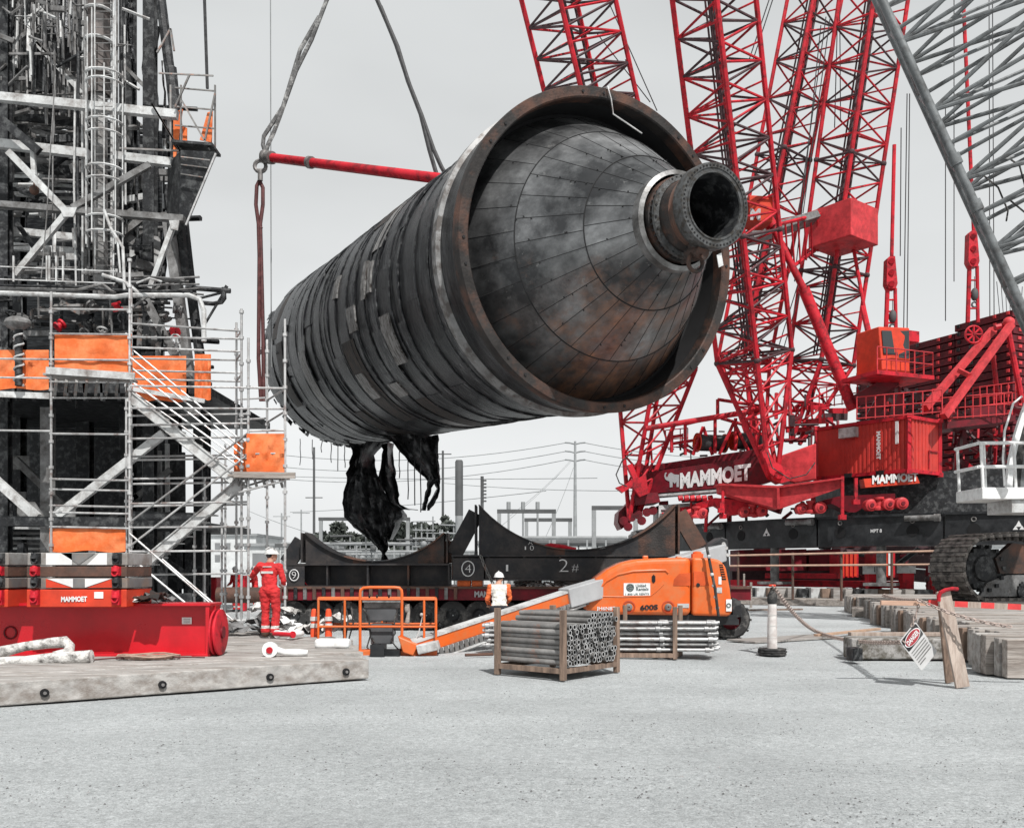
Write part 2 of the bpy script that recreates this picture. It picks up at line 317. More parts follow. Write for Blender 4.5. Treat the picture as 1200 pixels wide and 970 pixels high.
# ================================================================== ground
def ground_mat():
    m = bpy.data.materials.new('crushed gravel'); m.use_nodes = True; t = m.node_tree; nd = t.nodes; lk = t.links.new; b = nd['Principled BSDF']
    b.inputs['Roughness'].default_value = 0.95; b.inputs['Specular IOR Level'].default_value = 0.1
    c = nd.new('ShaderNodeTexCoord')
    def noise_(scale, det, st=(1, 1, 1), rough=0.6):
        mp = nd.new('ShaderNodeMapping'); mp.inputs['Scale'].default_value = st; lk(c.outputs['Object'], mp.inputs[0])
        n = nd.new('ShaderNodeTexNoise'); n.inputs['Scale'].default_value = scale; n.inputs['Detail'].default_value = det; n.inputs['Roughness'].default_value = rough
        lk(mp.outputs[0], n.inputs['Vector']); return n
    def ramp(n, p0, c0, p1, c1):
        r = nd.new('ShaderNodeValToRGB'); r.color_ramp.elements[0].position = p0; r.color_ramp.elements[0].color = (*c0, 1)
        r.color_ramp.elements[1].position = p1; r.color_ramp.elements[1].color = (*c1, 1); lk(n.outputs['Fac'], r.inputs[0]); return r
    def mul_(a, b_, f=1.0):
        x = nd.new('ShaderNodeMixRGB'); x.blend_type = 'MULTIPLY'; x.inputs[0].default_value = f; lk(a, x.inputs[1]); lk(b_, x.inputs[2]); return x.outputs[0]
    base = ramp(noise_(55, 8, rough=0.8), 0.37, (0.32, 0.338, 0.345), 0.63, (0.66, 0.688, 0.697))
    big = ramp(noise_(0.35, 6), 0.35, (0.86, 0.86, 0.86), 0.65, (1.08, 1.08, 1.08))
    trk = ramp(noise_(0.9, 7, (0.06, 1.6, 1)), 0.38, (0.80, 0.80, 0.80), 0.60, (1.06, 1.06, 1.06))
    spk = ramp(noise_(130, 3), 0.30, (0.45, 0.46, 0.46), 0.42, (1, 1, 1))
    mid = ramp(noise_(16, 8, rough=0.8), 0.38, (0.74, 0.74, 0.74), 0.60, (1.08, 1.08, 1.08))
    col = mul_(mul_(mul_(mul_(base.outputs[0], big.outputs[0]), trk.outputs[0], 0.22), spk.outputs[0], 1.0), mid.outputs[0])
    lk(col, b.inputs['Base Color'])
    n1 = noise_(60, 6, rough=0.8); n2 = noise_(4.0, 6, (0.8, 1, 1))
    b1 = nd.new('ShaderNodeBump'); b1.inputs['Strength'].default_value = 0.8; b1.inputs['Distance'].default_value = 0.03; lk(n1.outputs['Fac'], b1.inputs['Height'])
    b2 = nd.new('ShaderNodeBump'); b2.inputs['Strength'].default_value = 0.22; b2.inputs['Distance'].default_value = 0.12; lk(n2.outputs['Fac'], b2.inputs['Height']); lk(b1.outputs[0], b2.inputs['Normal'])
    lk(b2.outputs[0], b.inputs['Normal']); return m
gm = MB()
xs = [-1800, -300, -60, -30] + [-20 + i for i in range(41)] + [30, 60, 300, 1800]; ys = [-200, 0] + [3 + i * 0.8 for i in range(32)] + [34, 60, 300, 2500]
def gz(x, y):
    if abs(x) > 19 or y > 27 or y < 4: return 0.0
    f = min(1, (19 - abs(x)) / 4, (27 - y) / 4)
    return 0.055 * f * (noise.noise(V((x * 0.28, y * 0.7, 0))) - 0.35)
vs_ = [(x, y, gz(x, y)) for y in ys for x in xs]; nx = len(xs)
gm.add(vs_, [(j * nx + i, j * nx + i + 1, (j + 1) * nx + i + 1, (j + 1) * nx + i) for j in range(len(ys) - 1) for i in range(nx - 1)], 0, True)
tag(gm.build('ground', ground_mat()), kind='structure')
pb = MB()
for i in range(30000):
    d = 5.5 + 24 * rnd.random() ** 1.6; x = (rnd.random() * 1.3 - 0.65) * d; r = rnd.choice([.004, .005, .006, .007, .008, .012]) * (0.7 + rnd.random() * .5); z = gz(x, d)
    a = rnd.random() * 6.28; c, s_ = math.cos(a), math.sin(a)
    q = [(1, 0, 0), (0, .8, 0), (-1.1, 0, 0), (0, -.9, 0), (0.1, 0, .7)]
    pb.add([(x + r * (u * c - v * s_), d + r * (u * s_ + v * c), z + r * t) for u, v, t in q], [(0, 1, 4), (1, 2, 4), (2, 3, 4), (3, 0, 4)], rnd.choice([0, 0, 0, 1, 1, 2]))
tag(pb.build('gravel', [gravel_m, pmat('dark pebble', (0.12, 0.12, 0.12), 0.9), pmat('mid pebble', (0.26, 0.265, 0.265), 0.9)]), 'loose crushed stones scattered over the open yard', 'gravel', kind='stuff')
# ================================================================== suspended vessel
t0 = 22.0; C0 = P(708, 296, t0); AX = V((0.440, -0.895, -0.077)).normalized()
VX = V((0, 0, 1)).cross(AX).normalized(); VY = AX.cross(VX)
ves = thing('pressure_vessel', 'huge charred steel drum with a flanged nozzle hanging in the slings', 'vessel', C0)
ves.rotation_euler = Matrix((VX, VY, AX)).transposed().to_euler(); ves.scale = (.953, .953, 1)
def slim(mb, s_=.915): mb.v = [(x * s_, y * s_, z) for x, y, z in mb.v]; return mb
def vb(mb, n, m, par=None, label=None): return mb.build(n, m, par or ves, label, local=True)
RO = 3.86
# torn cladding: plates in rings
sh = MB(); z = -1.62; k = 0
core = MB(); core.lathe([(3.5, -21.7), (3.76, -21.1), (3.62, -1.2)], 96); vb(core, 'shell', soot)
dome = MB(); dome.lathe([(0.05, -22.9), (1.3, -22.8), (2.6, -22.4), (3.5, -21.7)], 64); vb(dome, 'domed_end', soot)
ring_w = [0.55, 0.95, 1.25, 0.5, 1.3, 0.8, 1.2, 0.6, 1.3, 1.1, 0.7, 1.2, 1.2, 0.9, 1.1, 1.2, 1.0, 0.8, 1.1, 1.2]
for wv in ring_w:
    z0 = z; z1 = max(z - wv, -21.1); z = z1
    far = -z0 / 20
    npl = rnd.choice([7, 9, 10, 12]); off = rnd.random(); rb = 3.70 + rnd.uniform(-0.02, 0.03) + 0.16 * far
    for p in range(npl):
        a0 = (p + off) / npl * 2 * math.pi; a1 = (p + 1 + off) / npl * 2 * math.pi
        q = rnd.random(); mi = 0 if q < 0.5 else 1 if q < 0.88 else 3 if q < 0.955 else 2
        r0 = rb + rnd.uniform(-0.014, 0.018); r1 = r0 + rnd.uniform(-0.02, 0.03); m_ = 10; vs_ = []
        for i in range(m_ + 1):
            a = lin(a0, a1, i / m_); jg = 0.02 * (0.4 + far) * (noise.noise(V((a * 9, z0, 1))))
            j2 = (0.02 + 0.14 * max(0, far - 0.6)) * noise.noise(V((a * 8, z1, 5)))
            dent = 0.05 * noise.noise(V((a * 3, z0 * 0.9, 9)))
            for r_, zz in ((r0 + dent, z0 + jg), ((r0 + r1) / 2 + dent + 0.012, (z0 + z1) / 2), (r1 + dent, z1 + j2 + 0.03)):
                vs_.append((r_ * math.cos(a), r_ * math.sin(a), zz))
        sh.add(vs_, [(i * 3 + c, i * 3 + c + 1, i * 3 + c + 4, i * 3 + c + 3) for i in range(m_) for c in range(2)], mi, True)
        vs2 = [(V(v) * 1.0) for v in vs_]
        inn = []
        for v in vs_:
            rr = math.hypot(v[0], v[1]); s_ = (rr - 0.05) / rr; inn.append((v[0] * s_, v[1] * s_, v[2]))
        n3 = len(vs_); ed = [i * 3 for i in range(m_ + 1)] + [m_ * 3 + 1, m_ * 3 + 2] + [i * 3 + 2 for i in range(m_ - 1, -1, -1)] + [1]
        sh.add(list(vs_) + inn, [(ed[i], ed[(i + 1) % len(ed)], ed[(i + 1) % len(ed)] + n3, ed[i] + n3) for i in range(len(ed))], 0)
vb(sh, 'cladding', [char, char2, char3, char4])
# a few bare silver patches standing proud, thin straps and torn ragged edges near the far end
def at_cyl(r, a, zz): return V((r * math.cos(a), r * math.sin(a), zz))
for (a_mid, da, z0, z1) in [(math.radians(206), .19, -5.3, -6.0), (math.radians(176), .12, -6.5, -6.75), (math.radians(176), .15, -7.0, -7.3), (math.radians(222), .13, -9.2, -9.9),
                            (math.radians(190), .1, -8.1, -8.8), (math.radians(228), .07, -7.0, -7.8), (math.radians(170), .1, -10.0, -10.4)]:
    mb = MB(); m_ = 8; vs_ = []
    for i in range(m_ + 1):
        a = a_mid - da + 2 * da * i / m_
        for zz, r_ in ((z0 + 0.05 * noise.noise(V((a * 20, z0, 0))), 3.83), (z1 + 0.07 * noise.noise(V((a * 25, z1, 4))), 3.85)): vs_.append(at_cyl(r_, a, zz))
    n_ = len(vs_); vs_ += [V((v.x * .985, v.y * .985, v.z)) for v in vs_]
    mb.add(vs_, [(2 * i, 2 * i + 1, 2 * i + 3, 2 * i + 2) for i in range(m_)], 0, True)
    mb.add(vs_, [(2 * i, 2 * i + 2, 2 * i + 2 + n_, 2 * i + n_) for i in range(m_)] + [(2 * i + 1, 2 * i + 1 + n_, 2 * i + 3 + n_, 2 * i + 3) for i in range(m_)])
    vb(mb, 'bare_patch', char3)
st = MB()
for zz in [-2.2, -3.1, -4.4, -5.05, -6.35, -7.2, -8.3, -9.05, -10.2, -11.5, -12.1, -13.3, -14.5, -15.4, -16.6, -17.8, -18.7, -19.6, -20.5]:
    st.path([at_cyl(3.735 + 0.005 * abs(zz) + 0.02 * noise.noise(V((i * .21, zz, 2))), 2 * math.pi * i / 90, zz + 0.05 * noise.noise(V((i * .15, zz, 0)))) for i in range(90)], 0.03, 5, closed=True)
vb(st, 'strap', soot)
trs = []
for i in range(100):
    tr = MB(); trs.append(tr)
    a = rnd.uniform(math.radians(150), math.radians(290)); zz = -21.4 + 5.0 * rnd.random() ** 2.2
    r_ = 3.80; l = rnd.uniform(.15, .5); w_ = rnd.uniform(.05, .25); o = rnd.uniform(.0, .16); dz = rnd.uniform(-.35, .35)
    p = at_cyl(r_, a, zz); q = at_cyl(r_, a + w_ / 3.6, zz + .05); r2 = at_cyl(r_ + o, a + w_ / 3.6 + .02, zz + dz - l * .3); s_ = at_cyl(r_ + o * .7, a + .01, zz + dz - l * .4)
    nrm = V((math.cos(a), math.sin(a), 0)) * 0.02; tr.hexa([p, q, r2, s_, p + nrm, q + nrm, r2 + nrm, s_ + nrm], rnd.choice([0, 0, 1]))
each(trs, 'torn_edge', [char, char2], ves, True)
# front skirt
sk = MB(); sk.lathe([(3.70, -1.70), (3.74, -1.62)], 96, mi=0); sk.lathe([(3.74, -1.6), (3.90, -1.56), (3.91, -1.30), (3.80, -1.26)], 96, mi=1); sk.lathe([(3.80, -1.26), (3.80, -0.34)], 96, mi=0)
vb(sk, 'skirt', [char2, pmat('scuffed band', (0.22, 0.22, 0.22), 0.5, 0.3, 0.45, 2.5, 9, (0.10, 0.09, 0.085), 0.4, 3)])
rg = MB(); rg.lathe([(3.80, -0.36), (3.885, -0.34), (3.90, -0.03), (3.88, 0.0), (3.66, 0.0), (3.63, -0.03), (3.63, -0.36)], 128)
o = vb(rg, 'rim_flange', rust)
bos = []
for i in range(40):
    a = 2 * math.pi * i / 40 + 0.05
    if i % 5 in (0, 1): bos.append(MB().tube(at_cyl(3.76, a, -0.01), at_cyl(3.76, a, 0.025), 0.035, 8))
each(bos, 'bolt', seam_m, ves, True)
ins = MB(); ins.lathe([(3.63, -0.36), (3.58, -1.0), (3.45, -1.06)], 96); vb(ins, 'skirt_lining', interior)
# cone of welded plates
zc = [-1.0, 0.42, 1.81, 2.80]; rc = [3.50, 2.68, 1.70, 0.97]; N_ = [30, 30, 24]
cn = MB(); seams = MB()
for b_ in range(3):
    n_ = N_[b_]; off = [0.0, 0.5, 0.2][b_]
    for p in range(n_):
        a0 = 2 * math.pi * (p + off) / n_; a1 = 2 * math.pi * (p + 1 + off) / n_; am = (a0 + a1) / 2
        low = -math.sin(am)       # plates towards the underside are the rusty ones
        q = rnd.random(); rr_ = min(.9, 0.04 + 1.6 * max(0, low * 0.9 + 0.3 * math.cos(am) - .05))
        mi = 2 if q < rr_ else (0 if rnd.random() < 0.62 - 0.3 * low else rnd.choice([1, 1, 3 if low < .2 else 1]))
        cn.add([at_cyl(rc[b_], lin(a0, a1, i / 4), zc[b_]) for i in range(5)] + [at_cyl(rc[b_ + 1], lin(a0, a1, i / 4), zc[b_ + 1]) for i in range(5)], [(i, i + 1, i + 6, i + 5) for i in range(4)], mi, True)
        seams.tube(at_cyl(rc[b_] + .002, a0, zc[b_]), at_cyl(rc[b_ + 1] + .002, a0, zc[b_ + 1]), 0.008, 4)
for b_ in (1, 2):
    seams.path([at_cyl(rc[b_] + .003, 2 * math.pi * i / 96, zc[b_]) for i in range(96)], 0.016, 5, closed=True)
def cone_mat(k):
    m = bpy.data.materials.new('smoky cone steel'); m.use_nodes = True; t = m.node_tree; nd = t.nodes; lk = t.links.new; b = nd['Principled BSDF']
    c = nd.new('ShaderNodeTexCoord')
    def nz_(scale, det, st=(1, 1, 1), loc=(0, 0, 0), rough=.65):
        mp = nd.new('ShaderNodeMapping'); mp.inputs['Scale'].default_value = st; mp.inputs['Location'].default_value = loc; lk(c.outputs['Object'], mp.inputs[0])
        n = nd.new('ShaderNodeTexNoise'); n.inputs['Scale'].default_value = scale; n.inputs['Detail'].default_value = det; n.inputs['Roughness'].default_value = rough; lk(mp.outputs[0], n.inputs['Vector']); return n.outputs['Fac']
    def mr(x, a, b_, lo=0., hi=1.):
        q = nd.new('ShaderNodeMapRange'); q.inputs['From Min'].default_value = a; q.inputs['From Max'].default_value = b_; q.inputs['To Min'].default_value = lo; q.inputs['To Max'].default_value = hi; lk(x, q.inputs['Value']); return q.outputs[0]
    def mx(f, a, b_):
        q = nd.new('ShaderNodeMixRGB'); lk(f, q.inputs[0])
        for i, x in ((1, a), (2, b_)):
            if isinstance(x, tuple): q.inputs[i].default_value = (*x, 1)
            else: lk(x, q.inputs[i])
        return q.outputs[0]
    def mt(op, a, b_):
        q = nd.new('ShaderNodeMath'); q.operation = op
        for i, x in ((0, a), (1, b_)):
            if isinstance(x, (int, float)): q.inputs[i].default_value = x
            else: lk(x, q.inputs[i])
        return q.outputs[0]
    smoke = mr(nz_(.55, 8), .38, .62); streak = mr(nz_(5, 7, (1, 1, .18)), .35, .68); fleck = mr(nz_(3.2, 10, loc=(5, 2, 8), rough=.75), .60, .66)
    col = mx(smoke, (.055 * k, .057 * k, .06 * k), (.36 * k, .366 * k, .372 * k)); col = mx(mt('MULTIPLY', streak, .45), col, (.06, .06, .062)); col = mx(mt('MULTIPLY', fleck, .5), col, (.36, .36, .35))
    sp_ = nd.new('ShaderNodeSeparateXYZ'); lk(c.outputs['Object'], sp_.inputs[0])          # scale and rust lie along the lower side of the drum
    low = mt('ADD', mt('MULTIPLY', sp_.outputs['Y'], -.075), mt('MULTIPLY', sp_.outputs['X'], .035))
    rus = mr(mt('ADD', mt('ADD', nz_(.75, 9, loc=(9, 1, 3), rough=.7), low), mt('MULTIPLY', nz_(6, 5, (1, 1, .15), (2, 2, 2)), .12)), .62, .80)
    rc_ = mx(mr(nz_(2.4, 8, (1, 1, .4), (1, 7, 4)), .4, .62), (.075, .05, .042), (.26, .125, .072)); col = mx(mt('MULTIPLY', rus, .85), col, rc_)
    lk(col, b.inputs['Base Color']); lk(mt('SUBTRACT', .75, mt('MULTIPLY', rus, .6)), b.inputs['Metallic']); lk(mr(nz_(1.6, 6), .3, .7, .26, .5), b.inputs['Roughness'])
    bp = nd.new('ShaderNodeBump'); bp.inputs['Strength'].default_value = .25; bp.inputs['Distance'].default_value = .04; lk(nz_(1.5, 9, rough=.6), bp.inputs['Height']); lk(bp.outputs[0], b.inputs['Normal']); return m
cone = vb(cn, 'cone', [cone_mat(1.0), cone_mat(.84), cone_mat(.92), cone_mat(1.18)]); vb(seams, 'seam', seam_m, cone)
ris = []
for i in range(90):
    b_ = rnd.choice([0, 1, 1, 2]); n_ = N_[b_]; off = [0.0, 0.5, 0.2][b_]
    a = 2 * math.pi * (rnd.randrange(n_) + off + rnd.choice([.06, -.06])) / n_; f = rnd.random()
    ris.append(MB().tube(at_cyl(lin(rc[b_], rc[b_ + 1], f), a, lin(zc[b_], zc[b_ + 1], f)), at_cyl(lin(rc[b_], rc[b_ + 1], f) + .02, a, lin(zc[b_], zc[b_ + 1], f) + .02), 0.016, 5))
each(ris, 'stud', seam_m, cone, True)
col_ = MB(); col_.lathe([(1.05, 2.70), (1.06, 2.94), (0.96, 2.98)], 64); vb(col_, 'collar', plate_d)
nz = MB(); nz.lathe([(0.98, 2.8), (0.98, 3.06), (0.86, 3.08)], 64, mi=0); nz.lathe([(0.96, 3.16), (0.96, 3.24), (0.84, 3.26)], 64, mi=1); nz.lathe([(0.86, 3.0), (0.83, 3.22), (0.82, 3.55)], 64, mi=0); nz.lathe([(0.82, 3.55), (0.79, 3.58), (0.77, 3.86)], 64, mi=2); vb(slim(nz), 'nozzle', [rust, nozzle_m, rust2])
sus = []
for i in range(44):
    a = 2 * math.pi * i / 44; sus.append(MB().tube(at_cyl(0.92, a, 3.05), at_cyl(0.92, a, 3.22 + .05 * rnd.random()), 0.03, 6))
each([slim(q) for q in sus], 'stud_bolt', seam_m, ves, True)
fl = MB(); fl.lathe([(0.75, 3.80), (0.92, 3.82), (0.935, 3.86), (0.935, 4.10), (0.92, 4.12), (0.82, 4.12), (0.81, 4.10), (0.76, 4.10), (0.75, 4.12), (0.715, 4.12), (0.70, 4.09)], 80)
flo = vb(slim(fl), 'end_flange', nozzle_m)
fbs = []
for i in range(56):
    a = 2 * math.pi * i / 56; fbs.append(MB().tube(at_cyl(0.865, a, 4.10), at_cyl(0.865, a, 4.127), 0.024, 8))
each([slim(q) for q in fbs], 'bolt_hole', interior, flo, True)
bore = MB(); bore.lathe([(0.70, 4.09), (0.69, 3.9), (0.69, 2.8), (0.72, 2.78), (0.72, 1.6), (0.02, 1.6)], 64); vb(slim(bore), 'bore', [soot])
lug = MB(); a = math.radians(262); lug.tube(at_cyl(0.94, a, 3.5), at_cyl(1.02, a, 3.95), 0.17, 16); lug.tube(at_cyl(1.08, a, 3.3), at_cyl(1.12, a, 4.0), 0.06, 8); lug.box(at_cyl(0.86, a, 3.75), (.3, .2, .3)); lug.torus(at_cyl(1.2, a, 3.75), .2, .05)
vb(slim(lug), 'lifting_lug', rust)
tg = MB(); tg.box(at_cyl(1.07, math.radians(285), 4.0), (0.13, 0.26, 0.012), R=Matrix.Rotation(.5, 3, 'Z') @ Matrix.Rotation(.25, 3, 'X')); tgo = vb(tg, 'tag_plate', white)
wi = MB(); wi.path([at_cyl(3.95, 1.62, -.3), at_cyl(3.9, 1.6, .05), at_cyl(3.6, 1.585, .12), at_cyl(3.3, 1.55, .05), at_cyl(3.15, 1.45, 0.15), at_cyl(3.05, 1.3, .2)], 0.018, 5); vb(wi, 'loose_wire', galv)
# torn sheets hanging under the drum
def rag(rows, d, label, seed, nc=12, nr=26, amp=0.35):
    rr = []
    for i in range(nr + 1):
        t = i / nr * (len(rows) - 1); k_ = min(int(t), len(rows) - 2); f = t - k_
        y = lin(rows[k_][0], rows[k_ + 1][0], f); x0 = lin(rows[k_][1], rows[k_ + 1][1], f); x1 = lin(rows[k_][2], rows[k_ + 1][2], f)
        jl = 2.2 * noise.noise(V((y * .16, seed, 0))); jr = 2.2 * noise.noise(V((y * .16, seed, 7)))
        line = []
        for j in range(nc + 1):
            u = j / nc; dd = d + amp * (math.sin(u * 9 + seed + y * 0.02) * 0.6 + .55 * abs(math.sin(u * 12 + seed * 2 + y * 0.03 + 2 * noise.noise(V((u * 2, y * .02, seed))))) + 1.2 * noise.noise(V((u * 3.2, y * 0.035, seed))) + .5 * noise.noise(V((u * 7, y * 0.05, seed))) + .18 * noise.noise(V((u * 14, y * 0.13, seed))))
            b_ = P(lin(x0 + jl, x1 + jr, u), y, d); line.append(V((b_.x, dd, b_.z)))
        rr.append(line)
    mb = MB().sheet(rr, 0.03); ob = mb.build('torn_sheet', rag_m, None, label)
    ob.parent = ves; bpy.context.view_layer.update(); ob.matrix_parent_inverse = ves.matrix_world.inverted(); return ob
bpy.context.view_layer.update()
rag([(518, 408, 452), (531, 413, 436), (545, 409, 439), (556, 405, 442), (572, 402, 449), (590, 400, 458), (605, 402, 464), (617, 412, 461), (626, 425, 456), (634, 434, 454), (645, 445, 456), (649, 447, 452), (659, 443, 458)], 36.3, 'long wrinkled black sheet reaching down to the saddle', 1.3, 16, 34)
rag([(586, 446, 460), (595, 447, 470), (604, 448, 476), (610, 449, 468), (622, 451, 464), (632, 455, 458)], 36.0, 'curled flap of torn black sheet', 4.7, 8, 14)
rag([(518, 446, 460), (528, 449, 458), (545, 446, 461), (561, 444, 464), (578, 451, 467), (590, 456, 468), (596, 466, 478), (597, 480, 489)], 36.0, 'narrow dangling strip of black sheet', 7.1, 8, 22)
rag([(508, 445, 514), (520, 462, 513), (535, 474, 513), (548, 485, 515), (556, 494, 516), (562, 500, 516)], 33.6, 'broad draped fan of pleated black sheet', 2.2, 16, 18)
rag([(561, 501, 516), (568, 500, 508), (580, 497, 504), (590, 495, 501), (598, 493, 498)], 33.5, None, 9.0, 5, 12, .12)
rag([(561, 507, 516), (572, 511, 516), (583, 506, 513), (592, 500, 507), (598, 499, 504)], 33.7, None, 3.3, 5, 12, .12)
for (x, y0, y1) in [(352, 521, 545), (366, 522, 538), (377, 523, 530), (396, 526, 552), (388, 525, 542), (404, 527, 548), (428, 528, 538), (437, 527, 545), (468, 524, 560), (478, 522, 585), (486, 521, 592), (493, 520, 600)]:
    kx_ = (x - 600) / F; t_ = (kx_ * 22 - C0.x) / (AX.x - kx_ * AX.y); dw_ = 22 + AX.y * t_
    st2 = MB(); st2.path([P(x + 1.5 * noise.noise(V((x, y * .1, 0))), y, dw_) for y in [lin(y0 - 7, y1, i / 6) for i in range(7)]], 0.02, 4)
    ob = st2.build('loose_wire', soot); ob.parent = ves; ob.matrix_parent_inverse = ves.matrix_world.inverted()
# ================================================================== rigging
def vessel_pt(a, zz, r=3.8): return C0 + VX * (r * math.cos(a)) + VY * (r * math.sin(a)) + AX * zz
SBa = P(309, 184, 33); SBb = P(508, 208, 27.5)
sp = MB(); sp.tube(P(318, 185, 32.8), P(536, 212, 26.5), 0.155, 16)
spo = thing('spreader_bar', 'slim red spreader bar between the slings behind the drum', 'spreader bar', P(318, 185, 32.8)); sp.build('bar', red, spo)
mb = MB(); mb.tube(P(362, 190.3, 31.2), P(365, 190.7, 31.1), 0.2, 16); mb.build('collar', hook_m, spo)
mb = MB(); mb.tube(P(314, 184.5, 32.9), P(319, 185.1, 32.7), 0.22, 14); mb.ball(P(310, 183.5, 33), (.2, .2, .24)); mb.build('end_fitting', hook_m, spo)
def sling(pts, d, name, label, r, m, cat='sling', grp='slings holding the drum'):
    mb = MB()
    for pl in pts: mb.path([P(x, y, d) for x, y in pl], r, 7)
    return mb.solo(name, m, label, cat, grp)
sling_d = pmat('frayed sling', (0.12, 0.12, 0.12), 0.9, 0, 0.6, 7, 8, (0.38, 0.38, 0.37), 0.3, 4, 0.6, 25)
sling([[(412, -62), (383, 0), (365, 47), (347, 83), (332, 125), (328, 131), (309, 160), (308, 170), (311, 180)], [(374, 20), (352, 58), (338, 105), (330, 131), (321, 155), (314, 170), (311, 181)]], 33, 'wire_sling', 'frayed grey sling running up from the far end of the red bar', 0.075, sling_d)
sling([[(432, -28), (442, 0), (466, 55), (478, 95), (494, 135), (508, 175), (517, 195), (532, 222)], [(446, 8), (464, 52), (480, 100), (493, 134), (503, 175), (510, 199), (518, 224)]], 27.5, 'wire_sling', 'black sling running down to the top of the drum', 0.065, rope_m)
sling([[(304, 212), (301, 218), (300, 240), (303, 262), (304, 300), (303, 420), (306, 470)], [(304, 212), (308, 220), (308, 240), (305, 262), (306, 300), (308, 380), (309, 470)], [(303, 262), (306, 268)]], 33.2, 'wire_sling', 'maroon doubled sling hanging plumb to the far end of the drum', 0.07, rope_r)
sh_ = thing('shackle', 'dull steel shackle joining slings below the red bar end', 'shackle', P(305, 200, 33.1))
mb = MB(); mb.torus(P(305, 195, 33.1), 0.2, 0.07, Matrix.Rotation(math.pi / 2, 3, 'X')); mb.build('bow', hook_m, sh_)
mb = MB(); mb.tube(P(300, 200, 33.1), P(310, 200, 33.1), 0.07, 8); mb.tube(P(305, 200, 33.1), P(305, 212, 33.1), 0.09, 8); mb.build('pin', hook_m, sh_)
# ================================================================== background
def solo_lines(segs, name, label, cat, m, group=None):
    mb = MB()
    for p, q, r in segs: mb.tube(p, q, r, 5)
    return mb.solo(name, m, label, cat, group)
def wire(p, q, sag, r, name, label, group='overhead power lines'):
    mb = MB(); p = V(p); q = V(q); mb.path([p.lerp(q, i / 14) - V((0, 0, sag * 4 * (i / 14) * (1 - i / 14))) for i in range(15)], r, 4); return mb.solo(name, farsteel, label, 'power line', group)
# transmission pole
tp = thing('transmission_pole', 'tall steel pole with three pairs of crossarms beyond the trailer', 'power pole', P(674, 680, 170) - V((0, 0, (P(674, 680, 170)).z)))
mb = MB(); mb.tube(V((P(674, 0, 170).x, 170, 0)), P(674, 517, 170), 0.42, 8, 0.2); mb.build('pole', farsteel, tp)
for y in (519, 529, 539):
    mb = MB(); mb.path([P(662, y - 0.5, 170), P(668, y, 170), P(674, y + 1.5, 170), P(680, y, 170), P(686, y - .5, 170)], 0.16, 5); mb.build('crossarm', farsteel, tp)
for i, y in enumerate((519, 529, 539)):
    wire(P(662, y, 170), P(330, y + 14 + 4 * i, 190), 2.0, 0.07, 'power_line', ['topmost wire running left from the steel pole', 'middle wire running left from the steel pole', 'lowest wire running left from the steel pole'][i])
    wire(P(686, y, 170), P(1010, y + 8, 150), 2.0, 0.07, 'power_line', ['topmost wire running right from the steel pole', 'middle wire running right from the steel pole', 'lowest wire running right from the steel pole'][i])
for i, (a_, b_) in enumerate([((670, 540), (585, 618)), ((668, 540), (598, 604)), ((672, 548), (640, 628)), ((280, 556), (700, 560)), ((340, 600), (640, 575)), ((290, 598), (420, 640)), ((520, 566), (760, 575))]):
    wire(P(*a_, 168), P(*b_, 120), .4, 0.05, 'power_line', ['slack wire slanting from the steel pole to the pipe frames', 'second slack wire slanting from the steel pole, ending higher', 'steep wire at the foot of the steel pole', 'level wire passing below the pole crossarms', 'faint wire rising behind the hanging sheets', 'wire sloping down behind the scaffold', 'low level wire left of the crane boom foot'][i])
poles = [(368, 524, 140, .22, fardark, 'dark wooden pole with a short crossarm right of the scaffold'), (519, 528, 130, .2, fardark, 'slim dark pole just left of the thick stack'), (313, 560, 120, .17, fardark, 'thin pole behind the scaffold platform'),
         (353, 597, 160, .16, farsteel, 'short pole among the wires behind the first saddle'), (165 + 165, 601, 180, .2, farsteel, 'short twin armed pole left of the dark pole')]
for x, y, d, r, m, lab in poles:
    t = thing('utility_pole', lab, 'pole', (P(x, 0, d).x, d, 0), 'poles beyond the trailer')
    mb = MB(); mb.tube((P(x, 0, d).x, d, 0), P(x, y, d), r, 8, r * .75); mb.build('pole', m, t)
    mb = MB()
    yy = 583 if x == 368 else y + 4
    mb.bar(P(x - 10, yy, d), P(x + 10, yy, d), .12, .14); mb.build('crossarm', m, t)
sk_ = thing('chimney_stack', 'thick dark vertical stack behind the two saddles', 'stack', (P(538, 0, 90).x, 90, 0)); mb = MB(); mb.lathe([(.36, 0), (.36, P(0, 604, 90).z)], 16, (P(538, 0, 90).x, 90, 0), mi=1); mb.lathe([(.38, P(0, 604, 90).z), (.38, P(0, 541, 90).z), (.3, P(0, 539, 90).z), (.02, P(0, 538.6, 90).z)], 16, (P(538, 0, 90).x, 90, 0)); mb.build('shaft', [fardark, farsteel], sk_)
bs_ = thing('equipment_mast', 'short dark mast with bolted fittings behind the numbered saddle', 'mast', (P(565, 0, 80).x, 80, 0)); mb = MB(); mb.tube((P(565, 0, 80).x, 80, 0), P(565, 558, 80), .14, 8); mb.build('pole', fardark, bs_)
for i in range(7): mb = MB(); mb.box(P(568, 563 + i * 4, 80), (.3, .3, .12)); mb.build('fitting', fardark, bs_)
